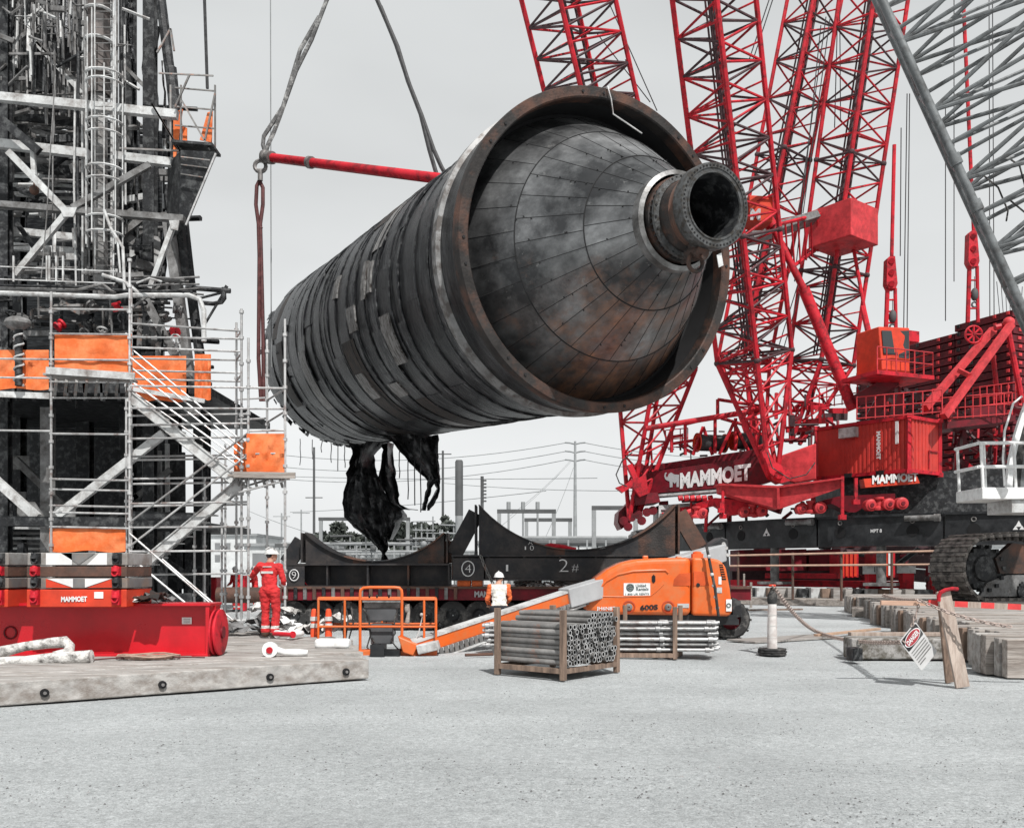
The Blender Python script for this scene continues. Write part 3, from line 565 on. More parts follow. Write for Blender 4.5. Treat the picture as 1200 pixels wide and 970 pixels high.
# pipe support frames
def portal(x0, x1, yt, yb, d, label, wv=.35, m=farsteel):
    t = thing('pipe_bridge', label, 'pipe support', (P(x0, 0, d).x, d, 0), 'steel pipe frames beyond the trailer')
    for x in (x0, x1): mb = MB(); mb.bar((P(x, 0, d).x, d, 0), P(x, yt, d), wv, wv); mb.build('post', m, t)
    mb = MB(); mb.bar(P(x0 - 2.5, yt - 1, d), P(x1 + 2.5, yt - 1, d), wv * 1.1, wv); mb.build('beam', fardark, t); return t
portal(585, 649, 600, 0, 85, 'wide grey frame right of the numbered saddle'); portal(617, 668, 610, 0, 95, 'lower grey frame behind the wide one'); portal(696, 745, 596, 0, 80, 'grey frame beside the crane boom foot')
portal(376, 478, 609, 0, 100, 'long low frame behind the hanging sheets'); portal(325, 368, 640, 0, 90, 'small frame behind the first saddle')
for i, x in enumerate((596, 613, 630)):
    mb = MB(); mb.tube((P(x, 0, 90).x, 90, P(0, 600, 90).z), P(x, 588, 90), .2, 6); mb.tube((P(x, 0, 90).x, 90, 0), P(x, 600, 90), .1, 6); mb.solo('insulator_post', farsteel, 'short capped post above the wide grey frame, ' + ['leftmost', 'middle', 'rightmost'][i] + ' of the row', 'post', 'capped posts')
for i, (x0, x1, y, r, d, lab) in enumerate([(590, 745, 636, .3, 88, 'long dark pipe running behind the numbered saddle'), (330, 545, 637, .16, 92, 'grey pipe run behind the first saddle'), (330, 560, 646, .12, 90, 'lower grey pipe run behind the first saddle'), (600, 735, 630, .16, 84, 'thin upper pipe left of the crane')]):
    mb = MB(); mb.tube(P(x0, y, d), P(x1, y, d), r, 8)
    for x in range(int(x0), int(x1), 22): mb.bar(P(x, y, d), (P(x, 0, d).x, d, 0), .15, .15)
    mb.solo('pipe_run', fardark if i == 0 else farsteel, lab, 'pipe', 'pipe runs')
# buildings
def building(x0, x1, yt, d, dep, label, openings, roof=True):
    X0 = P(x0, 0, d).x; X1 = P(x1, 0, d).x; h = P(0, yt, d).z
    t = thing('low_building', label, 'building', ((X0 + X1) / 2, d, 0), 'pale low buildings at the back')
    mb = MB(); mb.box(((X0 + X1) / 2, d + dep / 2, h / 2), (X1 - X0, dep, h)); mb.build('wall', bld_m, t)
    mb = MB(); mb.box(((X0 + X1) / 2, d + dep / 2, h + .16), (X1 - X0 + .5, dep + .6, .3)); rf = mb.build('roof', farsteel, t)
    for (a, b, y0, y1) in openings:
        mb = MB(); mb.box(((P(a, 0, d).x + P(b, 0, d).x) / 2, d - .02, (P(0, y0, d).z + P(0, y1, d).z) / 2), (P(b, 0, d).x - P(a, 0, d).x, .1, P(0, y0, d).z - P(0, y1, d).z)); mb.build('opening', bld_d, t)
    return t
building(286, 372, 640, 95, 14, 'white box shaped building behind the red coverall worker', [(296, 312, 648, 668), (330, 342, 655, 668)])
building(232, 300, 628, 120, 14, 'grey building seen through the scaffold', [(240, 246, 636, 644), (252, 258, 636, 644), (264, 270, 636, 644), (276, 282, 636, 644), (240, 246, 650, 658), (252, 258, 650, 658)])
building(560, 735, 637, 100, 12, 'long pale shed behind the numbered saddle', [(688 + i * 7, 692 + i * 7, 645, 655) for i in range(6)] + [(540 + 26, 546 + 30, 648, 660)])
building(378, 560, 650, 105, 12, 'pale shed seen through the first saddle', [(390 + i * 13, 396 + i * 13, 654, 662) for i in range(12)])
building(1090, 1290, 640, 130, 14, 'pale shed behind the ring beam on the right', [])
for i, (x, d, h) in enumerate([(400, 92, 7), (425, 94, 6), (438, 90, 8), (478, 92, 6.5), (497, 91, 9), (512, 93, 7.5), (528, 90, 8.5)]):
    t = thing('process_unit', ['squat valve stand left of the hanging sheet', 'small pump skid below the hanging sheet', 'pipe bridge stub under the hanging sheet', 'grey piping frame right of the hanging sheet', 'taller piping frame right of the hanging sheet', 'piping frame beside the slim dark pole', 'dense piping frame below the thick stack'][i], 'piping', (P(x, 0, d).x, d, 0), 'small piping units at the back')
    cx = P(x, 0, d).x; mb = MB()
    for k in range(4): mb.bar((cx - .8 + .55 * k, d + rnd.random(), 0), (cx - .8 + .55 * k, d + rnd.random() * .1, h * rnd.uniform(.6, .8)), .12, .12)
    mb.build('frame', farsteel, t); mb = MB()
    for k in range(7): z_ = h * (.15 + .09 * k); mb.tube((cx - 1.1, d - .1, z_), (cx + 1.1, d, z_ + rnd.uniform(-.1, .1)), rnd.uniform(.04, .12), 6)
    mb.ball((cx, d - .3, h * .45), .3, 8, 6); mb.build('pipework', rnd.choice([farsteel, fardark]), t)
# trees far behind
def far_tree(x, yt, wpx, d, label):
    cx = P(x, 0, d).x; H = P(0, yt, d).z; R = wpx / F * d / 2 * 1.3; t = thing('tree', label, 'tree', (cx, d, 0), 'dusty trees beyond the pipe frames')
    mb = MB(); mb.tube((cx, d, 0), (cx + .2, d, H * .55), .3, 7, .15)
    for k in range(4): a = k * 1.7; mb.tube((cx, d, H * .35), (cx + R * .6 * math.cos(a), d + R * .5 * math.sin(a), H * .7), .12, 5, .05)
    mb.build('trunk', bark_m, t); mb = MB(); cz = H * .62; rz = H * .38
    lumps = [(rnd.gauss(0, .45) * R, rnd.gauss(0, .4) * R, rnd.uniform(-.8, .75) * rz, rnd.uniform(.25, .5) * R) for _ in range(11)]
    for lx, ly, lz, lr in lumps:
        for k in range(110):
            u = V((rnd.gauss(0, 1), rnd.gauss(0, 1), rnd.gauss(0, 1))).normalized() * lr * rnd.uniform(.7, 1.05); c = V((cx + lx, d + ly, cz + lz)) + V((u.x, u.y, u.z * .75))
            a = V((rnd.gauss(0, 1), rnd.gauss(0, 1), rnd.gauss(0, 1))).normalized() * .5; b_ = a.cross(V((rnd.gauss(0, 1), rnd.gauss(0, 1), rnd.gauss(0, 1)))).normalized() * .36
            mb.add([c - a, c + b_, c + a, c - b_], [(0, 1, 2, 3)])
    mb.build('crown', fol_m, t)
for x, y, w_, lab in [(390, 612, 34, 'dark rounded tree left of the hanging black sheet'), (410, 617, 32, 'bushy tree directly behind the long black sheet'), (432, 622, 26, 'lower tree under the long black sheet'), (488, 606, 36, 'tree framed by the right portal post'), (510, 608, 30, 'tree at the slim dark pole'), (527, 600, 20, 'narrow tree left of the thick stack'), (378, 625, 20, 'small tree at the left end of the low frame'), (465, 618, 28, 'tree between the hanging strips')]:
    far_tree(x, y, w_, 130, lab)
# ================================================================== ring crane
RC = V((33.0, 60.7, 0)); RR = 25.0
crane = thing('ring_crane', 'towering red lattice boom crane turning on a black ring beam', 'crane', (20, 48, 0))
def cpart(mb, n, m, par=None, label=None): return mb.build(n, m, par or crane, label)
ZB, ZT = 2.72, 4.12
def ringp(a, r, z): return V((RC.x + r * math.cos(a), RC.y + r * math.sin(a), z))
def ring_angle(px):        # angle on the ring seen at picture x (near side)
    best = None
    for i in range(3600):
        a = math.radians(170 + i * 0.035); p = ringp(a, RR, 0)
        e_ = abs(600 + F * p.x / p.y - px)
        if best is None or e_ < best[0]: best = (e_, a)
    return best[1]
seg = math.radians(13); astart = ring_angle(850) - 4 * seg
for i in range(12):
    a0 = astart + seg * i + 0.002; a1 = astart + seg * (i + 1) - 0.002; mb = MB(); n_ = 6
    prof = [(RR, ZB), (RR, ZT - .1), (RR + .12, ZT - .1), (RR + .12, ZT), (RR - 1.6, ZT), (RR - 1.6, ZT - .1), (RR - 1.4, ZT - .1), (RR - 1.4, ZB)]
    vs_ = [ringp(lin(a0, a1, k / n_), r, z) for k in range(n_ + 1) for r, z in prof]; m_ = len(prof)
    mb.add(vs_, [(k * m_ + j, k * m_ + (j + 1) % m_, (k + 1) * m_ + (j + 1) % m_, (k + 1) * m_ + j) for k in range(n_) for j in range(m_)] + [tuple(range(m_)), tuple(range(n_ * m_, n_ * m_ + m_))[::-1]])
    sg = cpart(mb, 'ring_segment', black)
    am = (a0 + a1) / 2
    for a in (lin(a0, a1, .2), lin(a0, a1, .78)):
        c = ringp(a, RR, (ZB + ZT) / 2 - .05); nrm = ringp(a, RR + 1, 0) - ringp(a, RR, 0); mb = MB(); mb.tube(c + nrm * .004, c + nrm * .02, .26, 18); cpart(mb, 'hole', interior, sg)
        c = ringp(a, RR, ZT - .32); mb = MB(); mb.torus(c + nrm * .03, .09, .025, V((nrm)).to_track_quat('Z', 'Y').to_matrix()); cpart(mb, 'lifting_eye', hook_m, sg)
    p = ringp(a1 - .012, RR + .18, ZT - .22); q = ringp(a1 - .06, RR + .18, ZT - .22); mb = MB(); mb.tube(p, q, .13, 10); mb.tube(p, p + (p - q) * .2, .17, 10); cpart(mb, 'coupling_pin', midsteel, sg)
    nrm = (ringp(am, RR + 1, 0) - ringp(am, RR, 0)); tg_ = V((-math.sin(am), math.cos(am), 0))
    if i % 2 == 0:
        c = ringp(am, RR, ZB + .72) + nrm * .012
        mb = MB(); mb.prism([c + tg_ * -.13, c + tg_ * .13, c + V((0, 0, .26))], nrm * .01); mb.prism([c + tg_ * -.22 - V((0, 0, .12)), c + tg_ * -.02 - V((0, 0, .12)), c + tg_ * -.12 + V((0, 0, .05))], nrm * .01); mb.prism([c + tg_ * .02 - V((0, 0, .12)), c + tg_ * .22 - V((0, 0, .12)), c + tg_ * .12 + V((0, 0, .05))], nrm * .01); cpart(mb, 'mark', letter, sg)
    else:
        c = ringp(am, RR, ZB + .6) + nrm * .01; text(['MPT 8', 'MPT 1'][i // 2 % 2], c - tg_ * .25, c + tg_ * .25, V((0, 0, .16)), letter, sg, ext=.01)
    # support stand under the ring
    c = ringp(am, RR - .6, 0); mb = MB(); mb.tube((c.x, c.y, 1.0), (c.x, c.y, ZB), .22, 10); mb.box((c.x, c.y, 1.0), (1.2, 1.2, .14), am); cpart(mb, 'support_leg', midsteel)
# lattice booms
def lattice(name, pts, w, d, ang, npan, mats, foot=None, cr=.085, lr=.042, joints=(), label=None):
    """pts: base and top centre; four chords, zigzag lacing on every face"""
    b0, t0_ = V(pts[0]), V(pts[1]); ax, _, _ = MB().frame(b0, t0_)
    ux = (V((math.cos(ang), math.sin(ang), 0)) - ax * ax.dot(V((math.cos(ang), math.sin(ang), 0)))).normalized(); uy = ax.cross(ux)
    cs = [(1, 1), (-1, 1), (-1, -1), (1, -1)]
    def cp(t, k): return b0.lerp(t0_, t) + ux * (w / 2 * cs[k][0]) + uy * (d / 2 * cs[k][1])
    mb = MB()
    for k in range(4): mb.tube(cp(0, k), cp(1, k), cr, 7)
    if foot is not None:
        fx = ux * .35
        for k in range(4): mb.tube(V(foot) + fx * cs[k][0], cp(0, k), cr, 7)
    main = cpart(mb, name, mats[0], None, label); lc = MB(); lk_ = MB()
    for i in range(npan):
        t0q, t1q = i / npan, (i + 1) / npan
        for k in range(4):
            k2 = (k + 1) % 4; s_ = (i + k) % 2
            t = (lc if rnd.random() < .5 else lk_)
            t.tube(cp(t0q, k if s_ else k2), cp(t1q, k2 if s_ else k), lr, 5, cap=False)
            if i % 2 == 0: t.tube(cp(t0q, k), cp(t0q, k2), lr, 5, cap=False)
        if i in joints:
            for k in range(4):
                lk_.tube(cp(t0q, k), cp(t0q, (k + 1) % 4), .07, 6); lk_.ball(cp(t0q, k), .17, 8, 6)
            lk_.tube(cp(t0q, 0), cp(t0q, 2), .05, 5); lk_.tube(cp(t0q, 1), cp(t0q, 3), .05, 5)
    if foot is not None:
        for q in (.25, .5, .75, .9):
            for k in range(4):
                k2 = (k + 1) % 4; A = lambda kk, f: (V(foot) + fx * cs[kk][0]).lerp(cp(0, kk), f)
                lc.tube(A(k, q), A(k2, q), lr, 5); lc.tube(A(k, q), A(k2, min(1, q + .25)), lr, 5)
    for i in range(npan):
        t0q, t1q = i / npan, (i + 1) / npan
        if i % 2: lk_.tube(cp(t0q, 0), cp(t0q, 2), lr * .8, 5, cap=False)
        else: lc.tube(cp(t0q, 1), cp(t1q, 3), lr * .8, 5, cap=False)
    ib = MB()
    for k, off_ in ((0, .3), (1, -.25)): ib.tube(b0.lerp(t0_, .05) + ux * off_, t0_ + ux * off_, .07, 6); ib.tube(b0.lerp(t0_, .02) + ux * off_ * .4 + uy * .5, t0_ + ux * off_ * .4 + uy * .4, .05, 6)
    cpart(ib, 'inner_pendant', mats[2], main)
    cpart(lc, 'lacing', mats[1], main); cpart(lk_, 'dark_lacing', mats[2], main); return cp
rl = [red, red, pmat('dark reddish steel', (0.06, 0.03, 0.034), .6, .1, .5, 4)]  # last entry: darker red-brown tone for part of the lacing and pipework
lattice('boom_leg', [P(770, 445, 50), P(652, -60, 43)], 3.3, 2.6, math.radians(35), 30, rl, foot=P(743, 606, 49.5), cr=.12, lr=.06, joints=(8, 16))
lattice('boom_leg', [P(884, 418, 46), P(830, -60, 41)], 2.7, 2.4, math.radians(38), 22, rl, foot=P(906, 556, 45.6), cr=.125, lr=.06, joints=(0, 7))
lattice('back_mast', [P(962, 425, 52), P(1032, -60, 49)], 2.6, 2.3, math.radians(32), 22, rl, foot=P(932, 520, 51.5), cr=.115, lr=.055, joints=(0, 5, 11))
lattice('back_mast', [P(872, 420, 54), P(966, -60, 52)], 2.1, 2.0, math.radians(32), 22, rl, foot=P(890, 540, 53), cr=.11, lr=.055, joints=(5, 11))
# big strut, platform boxes, gangway
mb = MB(); mb.tube(P(903, 262, 45), P(945, 345, 45), .17, 12); mb.tube(P(942, 339, 45), P(1000, 480, 45), .27, 14); mb.tube(P(899, 258, 45), P(905, 266, 45), .3, 10); cpart(mb, 'telescopic_strut', red)
mb = MB(); mb.tube(P(905, 265, 45.2), P(965, 250, 49), .1, 6); mb.tube(P(905, 330, 46), P(960, 290, 50), .1, 6)
for i in range(9):
    f = i / 8; mb.tube(P(lin(905, 965, f), lin(265, 250, f), lin(45.2, 49, f)), P(lin(905, 960, min(1, f + .1)), lin(330, 290, f), lin(46, 50, f)), .05, 5)
cpart(mb, 'gangway', red)
mb = MB(); mb.pprism([(880, 268), (958, 246), (962, 253), (884, 278)], 47.5, 1.4); cpart(mb, 'walkway_deck', midsteel)
mb = MB(); c = P(988, 268, 49); mb.box((c.x, c.y, c.z), (2.5, 2.5, 1.9), math.radians(38)); o = cpart(mb, 'ballast_box', red_l); bev(o, .04)
mb = MB(); c = P(886, 250, 44.5); mb.box((c.x, c.y, c.z), (1.15, 1.2, 1.2), math.radians(8)); bx_ = cpart(mb, 'joint_box', red_o); bev(bx_, .03)
c = P(879, 258, 43.7); text('M', c, c + V((.5, .07, 0)), V((0, 0, .55)), letter_g, bx_, ext=.02, bold=.05)
# pendants with blocks
def pendant(x0, y0, x1, y1, xb, yb0, yb1, d, xe, ye):
    mb = MB(); mb.tube(P(x0, y0, d), P(xb, yb0, d), .1, 8); mb.tube(P(xb - 5, yb1, d), P(x1 - 4, y1, d), .12, 8); mb.tube(P(xb + 4, yb1, d), P(x1 + 8, y1, d), .1, 8)
    for i in range(3): f = .25 + .25 * i; mb.tube(P(lin(xb - 5, x1 - 4, f), lin(yb1, y1, f), d), P(lin(xb + 4, x1 + 8, f), lin(yb1, y1, f), d), .05, 5)
    a = cpart(mb, 'pendant', red); mb = MB(); mb.pprism([(xb - 5, yb0 + 3), (xb - 2, yb0), (xb + 4, yb0), (xb + 7, yb1 - 6), (xb + 5, yb1), (xb - 3, yb1), (xb - 6, yb1 - 6)], d - .25, .5)
    for k in (.15, .5, .85): mb.tube(P(xb, lin(yb0, yb1, k), d - .36), P(xb, lin(yb0, yb1, k), d - .2), .14, 10)
    cpart(mb, 'pendant_block', red, a)
    mb = MB(); mb.tube(P(xb + 1, yb1 + 12, d), P(xb + 1, yb1 + 40, d), .02, 4); mb.ball(P(xb + 1, yb1 + 33, d), (.2, .2, .35)); mb.torus(P(xb + 1, yb1 + 45, d), .14, .05, Matrix.Rotation(math.pi / 2, 3, 'X')); cpart(mb, 'hook', fardark, a)
pendant(1048, 170, 1042, 392, 1045, 300, 338, 48, 0, 0); pendant(1127, -40, 1138, 378, 1141, 270, 312, 50, 0, 0)
mb = MB(); mb.tube(P(1011, 360, 49), P(1019, 395, 48), .16, 8); mb.tube(P(1000, 290, 49.5), P(1013, 362, 49), .1, 8); cpart(mb, 'pendant', red)
# boom ropes
for x0, y0, x1, y1, d in [(908, -20, 878, 70, 46), (912, -20, 882, 72, 46), (968, 20, 936, 250, 50), (973, 20, 941, 250, 50), (962, 30, 931, 330, 50), (982, 0, 978, 150, 51), (984, 0, 985, 140, 51), (1063, 110, 1059, 385, 49), (1066, 110, 1063, 385, 49), (1056, 150, 1055, 300, 49), (1118, -20, 1118, 330, 52), (1159, -20, 1160, 380, 52), (1163, -20, 1165, 380, 52), (1108, 120, 1108, 376, 52), (936, 330, 905, 430, 50), (941, 330, 912, 430, 50), (712, 0, 770, 130, 47), (700, 40, 762, 120, 47), (733, 70, 748, 120, 46)]: cpart(MB().tube(P(x0, y0, d), P(x1, y1, d), .028, 4), 'rope', rope_m)
for i in range(7): cpart(MB().tube(P(1168 + i * 5, 330 + i, 51), P(1172 + i * 4, 372, 51), .02, 4), 'rope', rope_m)
# girder with the name
gd = (750, 50.0, 925, 45.4)
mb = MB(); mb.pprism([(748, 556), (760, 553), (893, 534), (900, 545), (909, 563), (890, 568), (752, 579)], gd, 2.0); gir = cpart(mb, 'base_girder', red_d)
def gp(x, y): return P(x, y, plan_depth(gd, x)) + V((0, -.02, 0))
text('MAMMOET', gp(797, 573), gp(880, 562.5), gp(797, 554) - gp(797, 573), letter, gir, ext=.02, bold=.05)
em = [(313, 352), (316, 337), (322, 333), (326, 338), (321, 342), (321, 352), (327, 358), (335, 340), (345, 334), (360, 343), (383, 345), (382, 402), (371, 402), (370, 376), (362, 388), (353, 376), (352, 402), (339, 404), (338, 376), (327, 372), (318, 366)]
mb = MB(); mb.prism([gp(700 + x / 4, 470 + y / 4) for x, y in em], (0, -.015, 0)); cpart(mb, 'emblem', letter_g, gir)
mb = MB(); mb.pprism([(748, 579), (752, 580.5), (890, 569.5), (890, 572), (752, 583)], gd, 1.6); cpart(mb, 'girder_flange', ltsteel, gir)
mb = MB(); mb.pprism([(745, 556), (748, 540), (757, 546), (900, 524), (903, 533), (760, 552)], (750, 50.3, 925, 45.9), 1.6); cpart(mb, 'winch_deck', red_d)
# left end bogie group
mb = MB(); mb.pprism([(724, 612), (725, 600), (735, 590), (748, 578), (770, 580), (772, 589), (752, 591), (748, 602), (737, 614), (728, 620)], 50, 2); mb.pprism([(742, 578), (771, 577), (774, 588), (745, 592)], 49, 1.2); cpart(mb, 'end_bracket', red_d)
for x, y in [(731, 610), (740, 606), (748, 603), (758, 600), (736, 617), (765, 598), (752, 610)]: cpart(MB().tube(P(x, y, 49.2), P(x, y, 50.4), .24, 10), 'roller', red_d)
mb = MB(); mb.pprism([(748, 560), (757, 555), (760, 578), (750, 582), (741, 570), (730, 577), (722, 571), (735, 566), (742, 560), (735, 545), (741, 543)], 48.6, .6); cpart(mb, 'foot_bracket', red)
# rockers and bogie wheels on the ring
def rocker(px, d, th, m): mb = MB(); mb.pprism(px, d, th, 0); return cpart(mb, 'rocker_beam', m)
rk = (845, 46.3, 987, 42.7)
o = rocker([(844, 567), (912, 570), (987, 560), (987, 571), (915, 596), (911, 596), (845, 577)], rk, 1.0, red_l)
mb = MB(); mb.pprism([(843, 566), (912, 569), (988, 559), (988, 561), (912, 571.5), (843, 568.5)], (845, 46.1, 987, 42.5), 1.3); mb.pprism([(910.6, 571), (913.4, 571), (914.4, 596), (911, 596)], (845, 46.1, 987, 42.5), .3); cpart(mb, 'flange', red_l, o)
rocker([(815, 590), (838, 583), (858, 585), (880, 588), (880, 593), (866, 603), (858, 603), (840, 592), (818, 597)], (815, 48, 880, 46.3), .9, red)
rocker([(948, 590), (985, 581), (1049, 578), (1049, 588), (1020, 590), (1003, 600), (994, 600), (975, 590), (950, 597)], (948, 44.3, 1049, 42), .9, red_d)
for x, y, d in [(808, 602.5, 48), (823, 601.5, 47.6), (872, 600, 46.2), (892, 599, 45.8), (939, 596, 44.3), (960, 595, 43.8), (885, 606 - 6, 46.6), (1019, 592, 42.4), (1040, 591, 42), (1055, 590, 41.8)]:
    c = P(x, y, d); mb = MB(); mb.lathe([(.02, -.02), (.16, -.02), (.2, .03), (.27, .05), (.27, .5), (.02, .5)], 18, c - V((0, .3, 0)), (0, 1, 0)); wh = cpart(mb, 'wheel', red_l)
    mb = MB(); mb.tube(c - V((0, .36, 0)), c - V((0, .3, 0)), .09, 8); cpart(mb, 'hub', red_d, wh)
for x, y, d in [(816, 600, 47.6), (882, 598, 46), (950, 594, 44), (1030, 590, 42.2)]:
    c = P(x, y, d); mb = MB(); mb.lathe([(.26, -.3), (.26, -.2), (.14, -.1), (.12, .12), (.22, .2), (.22, .3)], 12, c); cpart(mb, 'spindle', red_l)
for x, y0, y1, d in [(847, 575, 607, 46.2), (987, 558, 608, 42.6), (1003, 560, 590, 42.4), (845, 588, 600, 46)]:
    mb = MB(); mb.bar(P(x, y0, d), P(x, y1, d), .13, .13); mb.box(P(x, y1 - 2, d), (.3, .26, .22)); cpart(mb, 'hanger', red)
# pale machinery blocks and dark under-structure between girder and ring
mb = MB(); mb.pprism([(772, 592), (822, 588), (822, 604), (772, 612)], 49.5, 2)
cpart(mb, 'machinery_box', ltsteel)
for x in range(795, 835, 7): mb = MB(); mb.tube(P(x, 584, 48), P(x + 5, 583, 48), .15, 7); cpart(mb, 'fitting', red)
mb = MB(); mb.pprism([(985, 560), (1210, 545), (1210, 600), (985, 606)], (985, 46.5, 1210, 44), 4); cpart(mb, 'slew_body', soot)  # black stands in for the shaded recess below the container
mb = MB(); mb.pprism([(1012, 561), (1074, 556), (1078, 566), (1014, 571)], 43.8, .6); b2_ = cpart(mb, 'lower_beam', red_o); c = P(1022, 567.5, 43.76); text('MAMMOET', c, P(1076, 563.5, 43.76), V((0, 0, .42)), letter, b2_, ext=.012)
mb = MB(); mb.pprism([(1090, 548), (1112, 546), (1112, 566), (1092, 566)], 46.6, .6); mb.pprism([(1091, 546), (1094, 546), (1094, 568), (1091, 568)], 46.4, .2); mb.pprism([(1101, 546), (1104, 546), (1104, 568), (1101, 568)], 46.4, .2); cpart(mb, 'lower_frame', red)
# pedestal and feet
mb = MB(); mb.pprism([(914, 534), (934, 527), (957, 519), (957, 562), (932, 566), (912, 560)], (905, 46.6, 960, 45.6), 1.6); bev(cpart(mb, 'pedestal', red_l), .08, 3)
mb = MB(); mb.pprism([(893, 530), (899, 524), (907, 540), (928, 552), (930, 562), (915, 566), (905, 560), (898, 545)], 45, .9); mb.tube(P(913, 556, 44.8), P(913, 556, 46), .2, 10); cpart(mb, 'foot_bracket', red)
mb = MB(); mb.path([P(899, 530, 44.8), P(905, 548, 44.8), P(925, 561, 44.7), P(945, 556, 44.7), P(955, 542, 44.8)], .03, 5); cpart(mb, 'hose', rubber); mb = MB(); mb.path([P(741, 530, 48), P(729, 540, 48), P(722, 556, 48), P(726, 566, 48), P(735, 570, 48)], .035, 5); cpart(mb, 'hose', rubber)
# winch deck frames
mb = MB(); mb.tube(P(757, 502, 48), P(905, 478, 47), .14, 8); cpart(mb, 'guard_beam', red)
for x0, y0, x1, y1, d in [(803, 495, 803, 533, 48.5), (838, 490, 838, 531, 48), (841, 468, 841, 490, 48), (841, 468, 905, 478, 48), (803, 497, 845, 487, 49), (812, 533, 824, 500, 48.3), (824, 500, 835, 533, 48.3), (843, 532, 860, 495, 47.8), (860, 495, 878, 530, 47.8), (862, 490, 862, 528, 47.8), (845, 490, 880, 500, 48), (880, 470, 888, 528, 47), (787, 520, 812, 516, 49), (787, 505, 787, 530, 49), (787, 512, 800, 510, 49)]:
    mb = MB(); mb.tube(P(x0, y0, d), P(x1, y1, d), .09, 6); cpart(mb, 'winch_frame', red)
for x, y, d in [(833, 519, 48.6), (875, 517, 48.4)]:
    c = P(x, y, d); mb = MB(); mb.lathe([(.5, -.8), (.5, -.74), (.36, -.73), (.36, .73), (.5, .74), (.5, .8)], 20, c, (1, .25, 0)); wd = cpart(mb, 'winch_drum', red_o); mb = MB(); mb.lathe([(.38, -.7)] + [(.42 + .015 * (k % 2), -.7 + .07 * k) for k in range(21)] + [(.38, .7)], 20, c, (1, .25, 0)); cpart(mb, 'rope_coil', rope_m, wd)
# dense pipework of the superstructure
CLUT = {}
def clutter(n, x0, x1, y0, y1, d0, d1, mats, name, par, r0=.03, r1=.08, lmin=8, lmax=30, tilt=.5, wgt=(1, 1, 1)):
    for i in range(n):
        x = rnd.uniform(x0, x1); y = rnd.uniform(y0, y1); d = rnd.uniform(d0, d1); l = rnd.uniform(lmin, lmax); k = rnd.choices([0, 1, 2], wgt)[0]
        if k == 0: dx, dy = l, rnd.uniform(-.08, .08) * l
        elif k == 1: dx, dy = rnd.uniform(-.06, .06) * l, l
        else: dx, dy = l * rnd.choice([-1, 1]) * .7, l * .7 * rnd.uniform(.3, 1)
        q = P(x + dx, y + dy, d + rnd.uniform(-.6, .6)); r = rnd.uniform(r0, r1); b_ = MB(); m = rnd.choice(mats)
        if rnd.random() < .35: b_.bar(P(x, y, d), q, r * 2, r * 3)
        else: b_.tube(P(x, y, d), q, r, 5)
        CLUT.setdefault((par.name, name), []).append((l * r / d + (0 if m is soot else .003), b_, m, par))
def clutter_done(par, name):
    L_ = sorted(CLUT.pop((par.name, name)), key=lambda q: -q[0])
    for _, b_, m, pr in L_[:100]: b_.build(name, m, pr)
    if len(L_) > 100:
        ms = []; r = MB()
        for _, b_, m, pr in L_[100:]:
            if m not in ms: ms.append(m)
            o_ = len(r.v); r.v += b_.v; r.f += [tuple(i + o_ for i in f) for f in b_.f]; r.m += [ms.index(m)] * len(b_.f); r.s += b_.s
        o = r.build(name, ms, par); o['kind'] = 'stuff'
clutter(70, 1105, 1190, 478, 550, 46, 50, [red, red_d, rl[2]], 'pipework', crane, .04, .10, 8, 26)
clutter(60, 905, 985, 455, 520, 49, 54, [red, red_d, rl[2]], 'pipework', crane, .04, .12, 10, 34)
clutter(30, 780, 900, 505, 535, 50, 52, [red, rl[2]], 'pipework', crane, .03, .07, 6, 20)
clutter(26, 1040, 1110, 455, 480, 47, 50, [red, rl[2]], 'pipework', crane, .04, .1, 6, 18)
clutter(40, 772, 990, 583, 602, 48, 50, [red_d, rl[2], red], 'pipework', crane, .05, .14, 8, 30, wgt=(3, 1, 1))
clutter(60, 850, 1120, 640, 678, 50, 56, [red_d, red_d, soot, rl[2]], 'pipework', crane, .08, .25, 12, 40, wgt=(3, 1, .4))
clutter_done(crane, 'pipework')
# cab
def cabp(x, y, z): return CB + CM @ V((x, y, z))
CB = P(1040, 442, 44); CM = Matrix.Rotation(math.radians(22), 3, 'Z')
mb = MB(); mb.hexa([cabp(*q) for q in [(-1.05, -.8, 0), (.6, -.8, 0), (.6, .9, 0), (-1.05, .9, 0), (-1.05, -.55, 2.15), (.6, -.75, 2.2), (.6, .9, 2.2), (-1.05, .9, 2.15)]]); cab = cpart(mb, 'cab', red_o); bev(cab, .05)
mb = MB(); mb.prism([cabp(-.95, -.74, .85), cabp(-.15, -.76, .85), cabp(-.15, -.62, 2.0), cabp(-.95, -.62, 1.95)], CM @ V((0, -.03, 0))); mb.prism([cabp(-.08, -.76, .75), cabp(.52, -.78, .75), cabp(.52, -.77, 2.05), cabp(-.08, -.64, 2.0)], CM @ V((0, -.03, 0))); cpart(mb, 'window', glass, cab)
mb = MB(); mb.prism([cabp(.61, -.3, .7), cabp(.61, .7, .7), cabp(.61, .7, 2.0), cabp(.61, -.3, 2.0)], CM @ V((.02, 0, 0))); cpart(mb, 'window', glass, cab)
mb = MB(); c = cabp(0, 0, -.1); mb.box(c, (3.4, 2.3, .18), math.radians(22)); mb.box(cabp(1.1, .2, 1.95), (.9, 1.2, .5), math.radians(22)); cpart(mb, 'cab_platform', red, cab)
mb = MB()
cor = [(-1.65, -1.1), (1.65, -1.1), (1.65, 1.1)]
